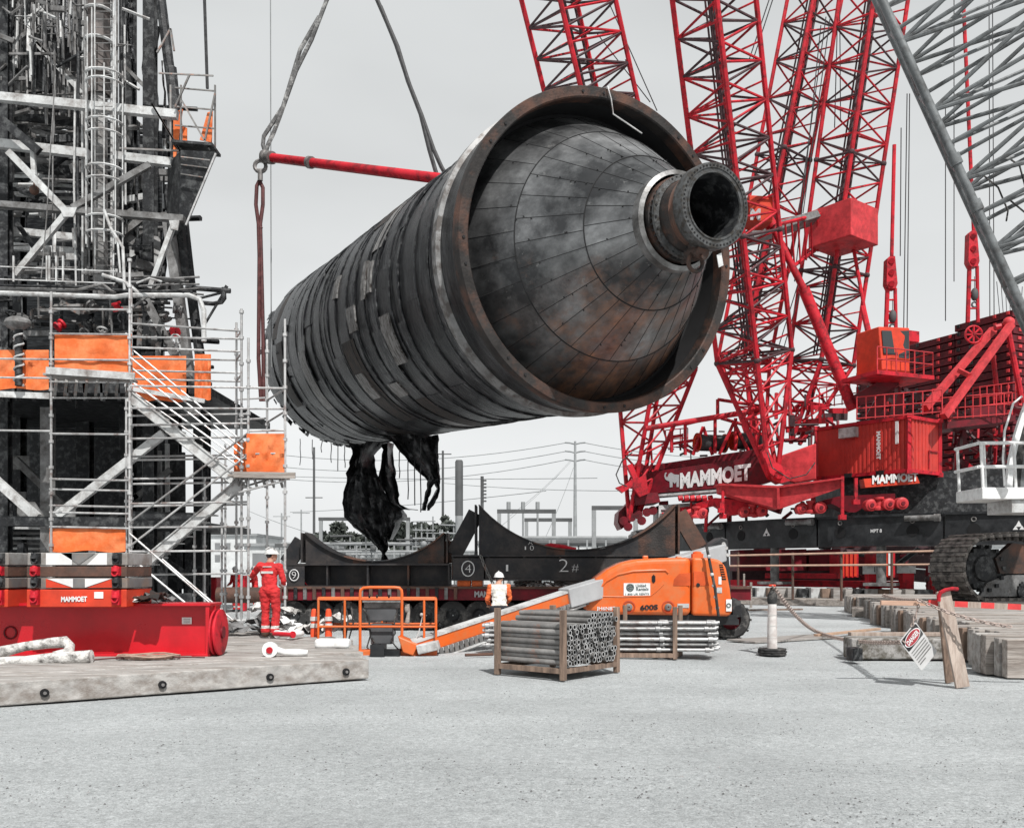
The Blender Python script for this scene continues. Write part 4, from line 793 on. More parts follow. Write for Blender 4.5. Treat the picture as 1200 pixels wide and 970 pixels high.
for i in range(2):
    a, b_ = cor[i], cor[i + 1]; n_ = 6 if i == 0 else 4
    for k in range(n_ + 1): f = k / n_; x, y = lin(a[0], b_[0], f), lin(a[1], b_[1], f); mb.tube(cabp(x, y, 0), cabp(x, y, 1.05), .03, 5)
    for z in (.5, 1.05): mb.tube(cabp(*a, z), cabp(*b_, z), .03, 5)
cpart(mb, 'cab_railing', red_l, cab)
mb = MB(); mb.bar(P(1003, 470, 44.5), P(1048, 445, 44.5), .5, .6); mb.bar(P(1020, 490, 44.8), P(1046, 446, 44.6), .4, .5); mb.pprism([(1046, 492), (1054, 452), (1064, 492)], 45, .5); cpart(mb, 'cab_bracket', red_d)
# equipment container
KC = V((18.3, 43.3, 0)); u1 = V((-.6, .8, 0)); u2 = V((.8, .6, 0)); kz0 = P(0, 553, 43.3).z; kz1 = P(0, 487, 43.3).z; LL, WW = 4.95, 2.7
def corr(o0, du, n, L_, nrm):
    pts = []
    for i in range(n):
        x = L_ * i / n; s_ = L_ / n
        for f, dp in ((0, 0), (.45, 0), (.55, -.045), (.95, -.045)): pts.append(o0 + du * (x + s_ * f) + nrm * dp)
    pts.append(o0 + du * L_); return pts
mb = MB()
for o0, du, n_, L_, nrm in [(KC, u1, 22, LL, -u2), (KC, u2, 9, WW, -u1)]:
    pts = corr(o0, du, n_, L_, nrm); z0 = V((0, 0, kz0 + .12)); z1 = V((0, 0, kz1 - .12)); m_ = len(pts)
    mb.add([p + z0 for p in pts] + [p + z1 for p in pts], [(i, i + 1, m_ + i + 1, m_ + i) for i in range(m_ - 1)], 0)
q = [KC + u1 * .05 + u2 * .05, KC + u1 * LL, KC + u1 * LL + u2 * WW, KC + u2 * WW]
mb.hexa([p + V((0, 0, kz0 + .1)) for p in q] + [p + V((0, 0, kz1)) for p in q]); ct = cpart(mb, 'equipment_container', [pmat('container red', (0.52, 0.04, 0.03), 0.55, 0, 0.2, 0.9, 7, (0.40, 0.035, 0.03), 0.3, 2, soft=0.3)])
mb = MB()
for z in (kz0 + .07, kz1 - .05):
    for a, b_ in ((KC, KC + u1 * LL), (KC, KC + u2 * WW)): mb.bar(a + V((0, 0, z)), b_ + V((0, 0, z)), .16, .16)
for p in (KC, KC + u1 * LL, KC + u2 * WW): mb.bar(p + V((0, 0, kz0)), p + V((0, 0, kz1)), .17, .17); mb.box(p + V((0, 0, kz1)), (.25, .25, .2)); mb.box(p + V((0, 0, kz0 + .02)), (.25, .25, .2))
cpart(mb, 'container_frame', red, ct)
n1 = -u2
kp = lambda s_, z: KC + u1 * s_ + n1 * .06 + V((0, 0, z))
c = kp(3.05, kz1 - .45); mb = MB(); mb.bar(c - u1 * .45, c + u1 * .45, .45, .48); ac = cpart(mb, 'air_conditioner', ltsteel, ct)
mb = MB(); mb.bar(kp(.55, kz0 + 1.35), kp(.55, kz1 - .2), .06, .14, up=u1); cpart(mb, 'pale_strip', letter, ct)
text('MAMMOET', kp(1.62, kz1 - .55), kp(1.62, kz0 + .72), u1 * -.22, letter, ct, ext=-.03)
mb = MB()
for s_ in (1.2, 2.9): mb.bar(kp(s_, kz0 + .08), kp(s_ + .4, kz0 + .08), .12, .2)
cpart(mb, 'fork_pocket', interior, ct)
mb = MB(); mb.bar(KC + u2 * 1.7 - u1 * .04 + V((0, 0, kz0 + 1.1)), KC + u2 * 2.5 - u1 * .04 + V((0, 0, kz0 + 1.1)), .05, .06); mb.bar(KC + u2 * 1.7 - u1 * .04 + V((0, 0, kz0 + .25)), KC + u2 * 1.7 - u1 * .04 + V((0, 0, kz0 + 1.1)), .05, .05, up=u1); cpart(mb, 'hatch', red, ct)
# A-frame, walkways
mb = MB()
for a, b_, d in [((1084, 478), (1164, 386), 44.5), ((1106, 488), (1185, 380), 43.6)]: mb.bar(P(*a, d), P(*b_, d + 2), .30, .30)
mb.bar(P(1124, 434, 45), P(1136, 440, 44.4), .2, .2); mb.ball(P(1182, 378, 45.8), .28); cpart(mb, 'back_strut', red_l)
for a, b_, d, r in [((1162, 405), (1170, 470), 47, .12), ((1181, 385), (1198, 472), 46, .14), ((1166, 384), (1184, 380), 46, .15)]: mb = MB(); mb.tube(P(*a, d), P(*b_, d), r, 8); cpart(mb, 'tie_bar', red)
mb = MB()
c = P(1141, 392, 46); 
for i in range(8): a = i * math.pi / 4; mb.tube(c, c + V((.4 * math.cos(a), 0, .4 * math.sin(a))), .05, 5)
mb.torus(c, .42, .05, Matrix.Rotation(math.pi / 2, 3, 'X'), 18); cpart(mb, 'sheave', red)
def railing(pts, d0, d1, h, n, m, name='railing'):
    mb = MB(); A = P(*pts[0], d0); B = P(*pts[1], d1)
    for i in range(n + 1): p = A.lerp(B, i / n); mb.tube(p, p + V((0, 0, h)), .03, 5)
    for z in (.06, .5 * h, h): mb.tube(A + V((0, 0, z)), B + V((0, 0, z)), .03, 5)
    return cpart(mb, name, m)
railing([(1004, 492), (1104, 484)], 43.5, 42, 1.05, 9, red_l); railing([(1104, 492), (1186, 486)], 45, 44, 1.05, 9, red_l); railing([(1140, 478), (1190, 472)], 47, 46, 1.0, 6, red_l)
railing([(960, 478), (1005, 472)], 47, 46, 1.0, 5, red); railing([(780, 526), (806, 524)], 50, 49, 1.0, 3, red)
mb = MB(); mb.pprism([(1110, 494), (1190, 486), (1190, 493), (1110, 502)], 44.5, 2); mb.pprism([(1138, 478), (1180, 474), (1180, 486), (1138, 490)], 46.5, 2); cpart(mb, 'walkway', red_d)
# ballast slabs
pa, pb_ = V((P(1003, 0, 60).x, 60, 0)), V((P(1188, 0, 50).x, 50, 0)); bdir = (pb_ - pa).normalized(); bn = V((bdir.y * -1, bdir.x, 0)); BL = (pb_ - pa).length / 3
bslab = thing('ballast_block', 'dark red ballast slab in the tall stack behind the crane cab', 'ballast slab', (0, 0, 0), 'ballast slabs stacked on the ring crane')
mb = MB(); mb.hexa([V(q) for q in [(-BL / 2 + .03, -1, .02), (BL / 2 - .03, -1, .02), (BL / 2 - .03, 1, .02), (-BL / 2 + .03, 1, .02), (-BL / 2 + .03, -1, .4), (BL / 2 - .03, -1, .4), (BL / 2 - .03, 1, .4), (-BL / 2 + .03, 1, .4)]]); bev(mb.build('slab_body', pmat('ballast maroon', (0.13, 0.013, 0.02), .6, 0, .35, 1.2, 8, (0.045, 0.013, 0.015), .4, 1.5, rnd_v=.35, soft=.3, spec=.2), bslab), .03)
for k in (-.42, -.2, .2, .42): mb = MB(); mb.box((BL * k, -1.02, .27), (.16, .1, .18)); mb.box((BL * k, -1.06, .27), (.07, .06, .07)); mb.build('lug', red_l if k > 0 else soot, bslab)
for k in range(2): mb = MB(); mb.box((BL / 2 - .01, -.5 + k, .25), (.06, .25, .16)); mb.build('lug', red_l, bslab)
first = True; ang_b = math.atan2(bdir.y, bdir.x)
for c_ in range(3):
    base = pa + bdir * (BL * (c_ + .5)) + bn * 1.0
    for r_ in range(21):
        z = 6.3 + r_ * .44
        if r_ == 20 and c_ == 1: continue
        if first: bslab.location = (base.x, base.y, z); bslab.rotation_euler = (0, 0, ang_b); first = False
        else: dup(bslab, (base.x + rnd.uniform(-.03, .03), base.y, z), ang_b + rnd.uniform(-.004, .004))
# cribbing, skid and railing in front of the ring
mb = MB()
for i, (x0, x1) in enumerate([(866, 905), (908, 945), (948, 985)]): mb.pprism([(x0, 644), (x1, 643), (x1, 668), (x0, 669)], 49, 2)
cpart(mb, 'support_box', red_d)
mb = MB(); mb.pprism([(858, 662), (1062, 658), (1062, 680), (858, 684)], 52, 1.5); mb.pprism([(985, 640), (1115, 638), (1115, 664), (985, 666)], 53, 1.5); cpart(mb, 'base_frame', rl[2])
cc = thing('steel_crib', 'bright red corrugated steel support block under the ring beam', 'support block', (P(1000, 0, 46).x, 46, 0), 'corrugated support blocks'); 
mb = MB(); mb.pprism([(985, 647), (1006, 646), (1006, 676), (985, 677)], 46, 1.6); mb.build('body', red, cc); mb = MB()
for k in range(4): mb.pprism([(986 + k * 5, 648), (989 + k * 5, 648), (989 + k * 5, 675), (986 + k * 5, 675)], 45.93, .1)
mb.build('rib', red_o, cc)
c2 = dup(cc, cc.location + V((1.55, -.6, 0)), label='bright red corrugated steel support block with a white vertical sticker'); 
p = c2.location - cc.location
mb = MB(); mb.prism([V(p) + P(x, y, 45.9) for x, y in [(998, 648), (1001.5, 648), (1001.5, 674), (998, 674)]], (0, -.02, 0)); mb.build('sticker', letter, c2)
mb = MB(); mb.bar((P(860, 0, 50).x, 50, .95), (P(1060, 0, 44).x, 44, .95), .9, .32); mb.bar((P(900, 0, 48).x, 48, 1.35), (P(985, 0, 45.6).x, 45.6, 1.35), .7, .26); mb.solo('support_skid', red, 'long low red steel skid under the ring beam', 'skid')
mbk = 0
for i in range(17):
    f = i / 16; c = V((P(868, 0, 47).x, 47, .3)).lerp(V((P(1080, 0, 42).x, 42, .3)), f); mb = MB(); w_ = rnd.uniform(.5, .85); mb.box((c.x, c.y, .55), (w_, .9, rnd.uniform(.4, .52)), rnd.uniform(-.05, .05))
    bev(mb.solo('timber_block', [wood_g, soot, ltsteel, wood_b, wood_g][i % 5], 'short timber block in the row under the red skid', 'timber', 'timber blocks under the red skid'), .02)  # black blocks stand in for shaded gaps between the paler ones
mb = MB(); mb.bar((P(866, 0, 45).x, 45, .17), (P(1092, 0, 41).x, 41, .17), 1.2, .32); bev(mb.solo('timber_beam', wood, 'long squared timber lying in front of the block row', 'timber'), .02)
for i, (x, y, d, t_) in enumerate([(1022, 667, 43.5, 1), (1062, 666, 43, 0), (1099, 665, 42.4, 0)]):
    mb = MB(); c = P(x, y, d); mb.box(c, (.8, .6, .42), -.4); b_ = mb.solo('crate', ltsteel, ['pale box with a scrawled number under the ring beam', 'plain pale box right of the numbered one', 'pale box nearest the crawler track'][i], 'box', 'pale boxes under the ring beam')
    mb = MB(); mb.bar((c.x, c.y, 0), (c.x, c.y, c.z - .21), .5, .5); mb.build('pedestal', red, b_)
    if t_: text('18', c + V((-.05, -.37, -.12)), c + V((.2, -.48, -.12)), V((0, 0, .24)), fardark, b_, ext=.02)
fr = thing('barrier_railing', 'rusty orange pipe railing running in front of the ring crane', 'railing', (P(960, 0, 41).x, 41, 0))
for i, x in enumerate([865, 929, 986, 1045]):
    d = lin(44, 39.5, i / 3); mb = MB(); mb.tube((P(x, 0, d).x, d, .3), P(x, 647, d), .06, 6); mb.build('post', rust2, fr)
for a, b_, r in [((846, 651), (1120, 645), .05), ((846, 663), (1120, 661), .05)]: mb = MB(); mb.tube(P(*a, 44.5), P(*b_, 38), r, 6); mb.build('rail', pmat('faded rail', (0.50, 0.33, 0.25), .7, 0, .25, 3), fr)
# ================================================================== grey crawler crane on the right
cwl = thing('crawler_crane', 'grey crawler crane with wide pipe lattice boom leaning out of frame', 'crane', (18, 30, 0))
def kpart(mb, n, m, par=None): return mb.build(n, m, par or cwl)
A0, A1 = P(1203, 372, 25), P(1028, -12, 25)
dirb = (A1 - A0).normalized(); dep = V((.50, .86, 0)); dep = (dep - dirb * dirb.dot(dep)).normalized(); side = dirb.cross(dep); W_ = 3.6; D_ = 2.2
if side.x < 0: side = -side
cho = lambda t, i, j: A0.lerp(A1, t) + side * (W_ * i) + dep * (D_ * j)
for i in (0, 1):
    for j in (0, 1): mb = MB(); mb.tube(cho(-.25, i, j), cho(1.12, i, j), .115, 14); kpart(mb, 'boom_chord', crawl_m)
NP = 11
lcb = MB()
for k in range(NP):
    ta, tb = -.1 + 1.15 * k / NP, -.1 + 1.15 * (k + 1) / NP; s_ = k % 2
    for j in (0, 1): lcb.tube(cho(ta, 0 if s_ else 1, j), cho(tb, 1 if s_ else 0, j), .062, 8); lcb.tube(cho(ta, 0, j), cho(ta, 1, j), .06, 8)
    for i in (0, 1): lcb.tube(cho(ta, i, 0 if s_ else 1), cho(tb, i, 1 if s_ else 0), .065, 8)
    lcb.tube(cho(ta, 0, 0), cho(ta, 1, 1), .05, 6)
kpart(lcb, 'boom_lacing', crawl_m)
for t in (.34, .48): mb = MB(); c = cho(t, 0, 0); mb.tube(c - dirb * .14, c + dirb * .14, .165, 12); kpart(mb, 'chord_coupling', crawl_m)
mb = MB(); q = [cho(-.02, 0, 0), cho(.04, 0, 0), cho(-.1, .5, 0), cho(-.25, .5, 0)]; mb.prism(q, dep * .12); kpart(mb, 'gusset_plate', crawl_m)
mb = MB()
for i in range(16):
    t = rnd.uniform(-.05, .35); mb.path([cho(t, .15 + .04 * i, .3), cho(t + .03, .2 + .04 * i, .6), cho(t + .1, .2 + .045 * i, .5), cho(t + .16, .16 + .045 * i, .8)], .025, 5)
kpart(mb, 'hose', rubber)
# cab platform with white rails
dW = 27
pz = P(0, 585, dW).z
mb = MB(); a_ = P(1147, 0, dW).x; mb.box((a_ + 2.2, dW + .6, pz + .16), (4.4, 1.6, .34)); bev(kpart(mb, 'cab_platform', white), .03); mb = MB(); mb.box((a_ + 2.6, dW + .6, pz - .2), (3.4, 1.4, .36)); kpart(mb, 'platform_frame', ltsteel)
rl_ = MB()
for x, y in ((0.06, -.12), (.22, .05), (.06, 1.3), (1.0, -.12), (2.0, -.12)): rl_.tube((a_ + x, dW + y, pz + .3), (a_ + x - .06, dW + y, pz + 1.62), .045, 8)
for z in (.92, 1.6): rl_.tube((a_ - .06, dW - .12, pz + z), (a_ + 3.5, dW - .12, pz + z + .03), .05, 8); rl_.tube((a_ - .06, dW - .12, pz + z), (a_ - .06, dW + 1.3, pz + z), .05, 8)
kpart(rl_, 'handrail', white)
mb = MB(); mb.path([(a_ + .85, dW + .2, pz + .4), (a_ + .8, dW + .2, pz + 1.2), (a_ + .85, dW + .2, pz + 2.0), (a_ + 1.1, dW + .2, pz + 2.8), (a_ + 1.35, dW + .2, pz + 3.0)], .03, 6); kpart(mb, 'grab_rail', white)
def arc_panel(x0, w_, m, name):
    mb = MB(); pts = [(x0 + .75 * (k / 12) ** 1.8, pz + .3 + 3.0 * k / 12) for k in range(13)]
    mb.prism([V((x, dW + .45, z)) for x, z in pts] + [V((x + w_, dW + .45, z)) for x, z in pts[::-1]], (0, .14, 0)); return kpart(mb, name, m)
arc_panel(a_ + 1.05, .16, white, 'cab_pillar'); arc_panel(a_ + 1.215, .22, rubber, 'door_seal'); arc_panel(a_ + 1.44, 2.4, crawl_m, 'cab_side')
# crawler track
th_ = math.radians(17); tx = V((math.cos(th_), math.sin(th_), 0)); TC = V((14.15, 30.6, .66)) + tx * 6.3; ty = V((-tx.y, tx.x, 0)); TL = 12.6; TH = 2.15; tr_ = TH / 2; TWd = 1.5
def trk(s_, z, y): return TC + tx * (s_ - TL / 2) + V((0, 0, z)) + ty * y
def stad(u):   # position and tangent round the track, u in metres
    st_ = TL - 2 * tr_; per = 2 * st_ + 2 * math.pi * tr_; u %= per
    if u < st_: return tr_ + u, TH + .06 * math.sin(u * 1.3), 0.0
    u -= st_
    if u < math.pi * tr_: a = u / tr_; return TL - tr_ + tr_ * math.sin(a), tr_ + tr_ * math.cos(a), -a
    u -= math.pi * tr_
    if u < st_: return TL - tr_ - u, 0.0, math.pi
    u -= st_; a = u / tr_; return tr_ - tr_ * math.sin(a), tr_ - tr_ * math.cos(a), math.pi - a
per = 2 * (TL - 2 * tr_) + 2 * math.pi * tr_; nsh = 84
track_m = pmat('worn track shoe', (0.21, 0.19, 0.175), .6, .3, .45, 3, 8, (0.05, 0.045, 0.042), .4, 3, .3, 15, rnd_v=.2)
shoe = MB(); shoe.box((0, 0, -.05), (per / nsh * .93, TWd, .10)); shoe.box((.05, 0, .02), (.07, TWd, .07)); shoe.box((0, 0, -.15), (.2, .3, .12)); shoe_me = shoe.mesh('track_shoe', track_m)
trk_o = MB(); trk_o.box((TC.x, TC.y, TC.z + tr_), (TL - 1.6, TWd * .5, TH * .5), th_); tf = kpart(trk_o, 'track_frame', soot)
for i in range(nsh):
    s_, z, a = stad(i * per / nsh); c = trk(s_, z, 0); ob = bpy.data.objects.new('track_shoe', shoe_me); COL.objects.link(ob); ob.parent = tf
    M = Matrix((tx, ty, V((0, 0, 1)))).transposed() @ Matrix.Rotation(-a, 3, 'Y'); ob.matrix_local = Matrix.Translation(c - cwl.location) @ M.to_4x4()
mb = MB(); mb.prism([trk(s_, z, -TWd * .32) for s_, z in [(.9, .15), (TL - 1, .15), (TL - 1, .85), (2.0, .85), (1.2, .6)]], ty * .12); kpart(mb, 'side_guard', midsteel)
mb = MB(); mb.prism([trk(s_, z, -TWd * .34) for s_, z in [(1.7, .9), (3.4, .9), (3.6, 1.75), (2.2, 1.9), (1.5, 1.4)]], ty * .2); kpart(mb, 'side_panel', rust)
for s_, z, r in [(1.1, 1.07, .8), (3.9, .95, .95), (2.7, .32, .28), (4.6, .3, .3), (5.6, .3, .3)]:
    mb = MB(); mb.lathe([(.02, -.5), (r * .5, -.5), (r * .55, -.42), (r * .9, -.4), (r * .9, .4), (.02, .4)], 22, trk(s_, z, 0), ty)
    for k in range(14): a = k * math.pi / 7; mb.box(trk(s_, z, -.45) + tx * (r * .9 * math.cos(a)) + V((0, 0, r * .9 * math.sin(a))), (.12, .2, .12), th_)
    kpart(mb, 'track_wheel', soot if r < .9 else rust)
# ================================================================== burnt process tower
tow = thing('process_tower', 'tall charred steel process tower packed with burnt pipes behind the scaffold', 'tower', (-14.5, 32, 0))
def tp_(mb, n, m, par=None, label=None): return mb.build(n, m, par or tow, label)
def tbar(x0, y0, x1, y1, px, d, m, n='beam', dep=None, d1=None, ib=False):
    w_ = px / F * d; mb = MB(); A = P(x0, y0, d); B = P(x1, y1, d1 or d)
    up = (B - A).cross(V((0, 1, 0)))
    if ib: mb.ibar(A, B, dep or w_, w_, .03, up=up)
    else: mb.bar(A, B, dep or w_, w_, up=up)
    return tp_(mb, n, m)
def tpipe(pts, r_px, d, m, n='pipe'):
    mb = MB(); mb.path([P(x, y, d) for x, y in pts], r_px / F * d, 8); return tp_(mb, n, m)
zt = 22.5
# main columns
for x, d, w_, m in [(6, 29.5, .32, soot), (-30, 29.5, .5, soot), (56, 29, .32, midsteel), (150, 33, .45, soot), (176, 31, .36, soot), (20, 36, .5, soot), (100, 37, .5, soot), (205, 36, .4, soot), (240, 35, .35, soot)]:
    mb = MB(); X = P(x, 0, d).x; top = (P(0, 478, d).z if x == 56 else P(0, 470, d).z if x in (205, 240) else zt)
    mb.ibar((X, d, 0), (X, d, top), w_, w_, .04, up=(0, 1, 0)); tp_(mb, 'column', m)
# table-top: dark girders and back wall blackened to stand for the deep shade under the deck
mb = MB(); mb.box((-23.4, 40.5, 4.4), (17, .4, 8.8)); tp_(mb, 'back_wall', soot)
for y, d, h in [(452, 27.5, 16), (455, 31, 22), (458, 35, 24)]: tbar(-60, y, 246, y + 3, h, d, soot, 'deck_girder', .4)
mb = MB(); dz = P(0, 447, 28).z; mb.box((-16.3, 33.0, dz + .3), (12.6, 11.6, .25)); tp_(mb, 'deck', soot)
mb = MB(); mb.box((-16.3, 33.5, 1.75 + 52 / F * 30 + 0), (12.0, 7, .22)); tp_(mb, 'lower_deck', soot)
for x in range(-40, 240, 20):
    tbar(x, 446, x + 1, 470, 3, 27.4, soot, 'deck_stiffener', .2)
tbar(-20, 610, 152, 612, 11, 27, soot, 'lower_girder', .4); tbar(150, 604, 232, 606, 10, 27, soot, 'lower_girder', .3)
for (a) in [(-12, 556, 44, 606, 10, 27.4, ltsteel), (68, 604, 192, 508, 10, 27.4, ltsteel), (18, 538, 78, 596, 8, 31, midsteel), (150, 590, 200, 550, 6, 33, midsteel), (126, 612, 162, 580, 7, 33, midsteel)]: tbar(a[0], a[1], a[2], a[3], a[4], a[5], a[6], 'brace', .18)
for q in [[(20, 588), (40, 588), (52, 606), (20, 606)], [(60, 606), (66, 592), (88, 590), (88, 606)], [(0, 534), (34, 534), (34, 550), (0, 550)], [(2, 576), (30, 576), (30, 590), (2, 590)]]:
    mb = MB(); mb.pprism(q, 28 if q[0][1] > 580 else 32, .06); tp_(mb, 'gusset_plate', midsteel)
for i in range(5): tbar(-10, 618 + i * 6, 56, 619 + i * 6, 2.6, 30 + i * .3, [ltsteel, midsteel][i % 2], 'rail', .06)
for x, y0, y1, w_, m in [(170, 535, 660, 5, ltsteel), (178, 530, 600, 3, midsteel), (186, 528, 640, 6, midsteel), (196, 520, 650, 4, ltsteel), (212, 530, 690, 9, soot), (232, 500, 720, 10, soot), (222, 620, 730, 14, soot), (160, 640, 700, 8, soot)]:
    tbar(x, y0, x + 1, y1, w_, 34, m, 'standpipe', .15)
# scorched drum high up with vertical ribs
dc = P(18, 0, 33.5); DR = 2.75; zb = P(0, 62, 33).z
mb = MB(); pr = []
n_ = 120; vs_ = []
for z in (zb, zb + .8, zb + 2, zt + 2):
    for i in range(n_): a = 2 * math.pi * i / n_; r = DR + (.05 if i % 2 else -.05) + .06 * noise.noise(V((a * 4, z, 0))); vs_.append((dc.x + r * math.cos(a), dc.y + r * math.sin(a), z))
mb.add(vs_, [(j * n_ + i, j * n_ + (i + 1) % n_, (j + 1) * n_ + (i + 1) % n_, (j + 1) * n_ + i) for j in range(3) for i in range(n_)]); tp_(mb, 'scorched_drum', [char2])
mb = MB(); mb.lathe([(DR + .02, zb + .05), (DR * .9, zb - .5), (DR * .8, P(0, 112, 33).z)], 48, (dc.x, dc.y, 0)); tp_(mb, 'drum_skirt', soot)
for i in range(26):
    a = math.radians(180 + 180 * i / 25); r = DR * .97; z1 = P(0, 80, 31).z; mb = MB(); p = V((dc.x + r * math.cos(a), dc.y + r * math.sin(a), z1)); mb.bar(p, p - V((0, 0, .62)), .1, .1); tp_(mb, 'skirt_rib', midsteel)
for i in range(44):
    a = math.radians(185 + 170 * i / 43); r = DR + .16; mb = MB(); p = V((dc.x + r * math.cos(a), dc.y + r * math.sin(a), zb - .3)); mb.bar(p, p + V((rnd.uniform(-.1, .1), 0, rnd.uniform(2.2, 4.5))), .05, .03); tp_(mb, 'lagging_strip', ltsteel if i % 4 == 0 else midsteel)
for zz in (.3, 1.3, 2.6, 3.8): mb = MB(); mb.path([V((dc.x + (DR + .2) * math.cos(math.radians(180 + 15 * i)), dc.y + (DR + .2) * math.sin(math.radians(180 + 15 * i)), zb + zz)) for i in range(13)], .03, 5); tp_(mb, 'hoop', midsteel)
# white cross beams
tbar(-40, 110, 208, 135, 9.5, 28, ltsteel, 'beam', .22); tbar(-40, 164, 104, 181, 10, 28.3, ltsteel, 'beam', .22); tbar(134, 183, 202, 191, 9, 28.3, ltsteel, 'beam', .22)
tbar(-40, 237, 216, 257, 7, 27.6, midsteel, 'beam', .25); tbar(18, 225, 90, 230, 8, 32, ltsteel, 'beam', .2); tbar(135, 237, 170, 231, 7, 32, ltsteel, 'beam', .2)
tbar(16, 271, 92, 279, 8, 31, ltsteel, 'beam', .2); tbar(16, 289, 100, 296, 8, 33, ltsteel, 'beam', .2); tbar(124, 296, 166, 299, 8, 32, ltsteel, 'beam', .2)
tbar(-20, 205, 96, 214, 4, 35, soot, 'beam', .2); tbar(120, 150, 200, 158, 4, 35, soot, 'beam', .2)
for a in [(-10, 130, 46, 178, 10, 27.8, soot), (10, 178, 78, 248, 7.5, 27.5, ltsteel), (85, 244, 176, 193, 7, 27.5, midsteel), (78, 250, 18, 322, 6.5, 27.4, ltsteel), (204, 262, 176, 338, 5.5, 27.3, ltsteel), (34, 42, 104, 118, 5, 30, ltsteel), (44, 50, 110, 116, 4, 30, midsteel), (-10, 70, 34, 38, 5, 30, midsteel), (140, 72, 170, 102, 4, 31, midsteel), (170, 350, 225, 455, 9, 28.5, midsteel), (110, 118, 126, 108, 4, 29, ltsteel), (20, 262, 40, 290, 5, 30, soot)]:
    tbar(a[0], a[1], a[2], a[3], a[4], a[5], a[6], 'brace', .14)
mb = MB(); mb.pprism([(70, 243), (90, 243), (86, 254), (74, 254)], 27.3, .05); tp_(mb, 'gusset_plate', ltsteel); mb = MB(); mb.pprism([(198, 258), (210, 258), (208, 270), (200, 268)], 27.2, .05); tp_(mb, 'gusset_plate', ltsteel)
tbar(38, 172, 40, 205, 5, 27.9, ltsteel, 'hanger', .1); mb = MB(); mb.ball(P(40, 223, 27.8), .14); mb.tube(P(40, 205, 27.8), P(40, 223, 27.8), .03); tp_(mb, 'hoist_block', rust2)
# raking column and dark companion on the right edge
tbar(196, 250, 228, 486, 11, 29, midsteel, 'raking_column', .3)
tpipe([(186, -20), (196, 60), (205, 130), (208, 180), (214, 250), (224, 340), (236, 430), (240, 470)], 6, 30, soot); tpipe([(200, 80), (207, 150), (206, 220), (212, 290), (216, 330)], 7, 29.4, soot)
# the tall insulated riser with its ladder cage
tpipe([(116, -40), (116, 112)], 13, 29, pmat('scorched riser', (.10, .085, .08), .6, .2, .5, 2, 8, (.04, .036, .035), .45, 2), 'riser'); tpipe([(117, 112), (118, 350)], 9, 29, plate_d, 'riser')
for y in (-5, 15, 50, 88): mb = MB(); c = P(116, y, 29); mb.torus(c, .4, .05); tp_(mb, 'riser_flange', ltsteel)
for y in (90, 100, 146, 160, 200, 214, 258, 276):
    mb = MB(); c = P(123, y, 27.6); mb.path([c + V((.52 * math.cos(a), .5 * math.sin(a), 0)) for a in [math.radians(170 + 200 * i / 12) for i in range(13)]], .035, 5); tp_(mb, 'cage_hoop', ltsteel)
for i, a in enumerate([180, 215, 250, 290, 325, 360]):
    c = P(123, 0, 27.6); X, Y = c.x + .52 * math.cos(math.radians(a)), c.y + .5 * math.sin(math.radians(a)); mb = MB(); mb.tube((X, Y, P(0, 290, 27.6).z), (X, Y, P(0, 84 if i % 2 else 20, 27.6).z), .022, 5); tp_(mb, 'cage_bar', ltsteel)
for x in (111, 133): tpipe([(x, -10), (x, 335)], .9, 27.9, ltsteel, 'ladder_rail')
for i in range(36): y = -5 + i * 9.3; tbar(111, y, 133, y, .7, 27.9, midsteel, 'ladder_rung', .02)
# small riser pipes
for i, (x, r, m, y0, y1) in enumerate([(88, 1.2, ltsteel, 96, 335), (92, 1.8, soot, 60, 340), (96, 1.2, ltsteel, 120, 330), (100, 1.5, midsteel, -10, 335), (104, 1.2, soot, 90, 320), (130, 1.6, ltsteel, -20, 330), (137, 1.4, midsteel, -20, 300), (142, 2.0, soot, -20, 330), (146, 1.2, ltsteel, 30, 240), (63, .9, midsteel, 85, 330), (103, .8, ltsteel, 0, 120), (16, 1.2, midsteel, 120, 340), (171, 1.5, midsteel, 260, 335), (162, 1.1, ltsteel, 250, 330)]):
    tpipe([(x, y0), (x + rnd.uniform(-2, 2), lin(y0, y1, .5)), (x + rnd.uniform(-3, 2), y1)], r, 28 + i * .25, m)
for pts, r, m in [([(122, 246), (130, 268), (144, 290), (146, 340)], 1.8, ltsteel), ([(127, 262), (138, 285), (141, 320)], 1.3, ltsteel), ([(65, 88), (60, 160), (55, 250), (48, 330)], .7, midsteel), ([(-10, 343), (135, 348), (148, 346), (222, 346), (234, 351), (239, 364), (239, 400)], 3, ltsteel), ([(-10, 338), (90, 340), (120, 333), (135, 344)], 2, midsteel), ([(-10, 334), (80, 336), (160, 341), (226, 342)], 1.5, soot), ([(120, 322), (145, 330), (165, 345), (182, 348)], 2.2, ltsteel), ([(160, 332), (175, 326), (190, 330)], 1.2, ltsteel)]:
    tpipe(pts, r, 26.8, m)
# bent bracket on the right
tpipe([(218, 337), (245, 339), (270, 341)], 3, 29, soot, 'bracket'); tpipe([(262, 337), (263, 350), (260, 354), (250, 356), (238, 355)], 2.6, 29, soot, 'bracket'); tpipe([(264, 340), (240, 380)], 1.6, 29, soot, 'bracket'); tpipe([(268, 341), (232, 350)], 1.6, 29, soot, 'bracket'); tpipe([(262, 352), (264, 338), (266, 335)], 2.2, 29, soot, 'bracket')
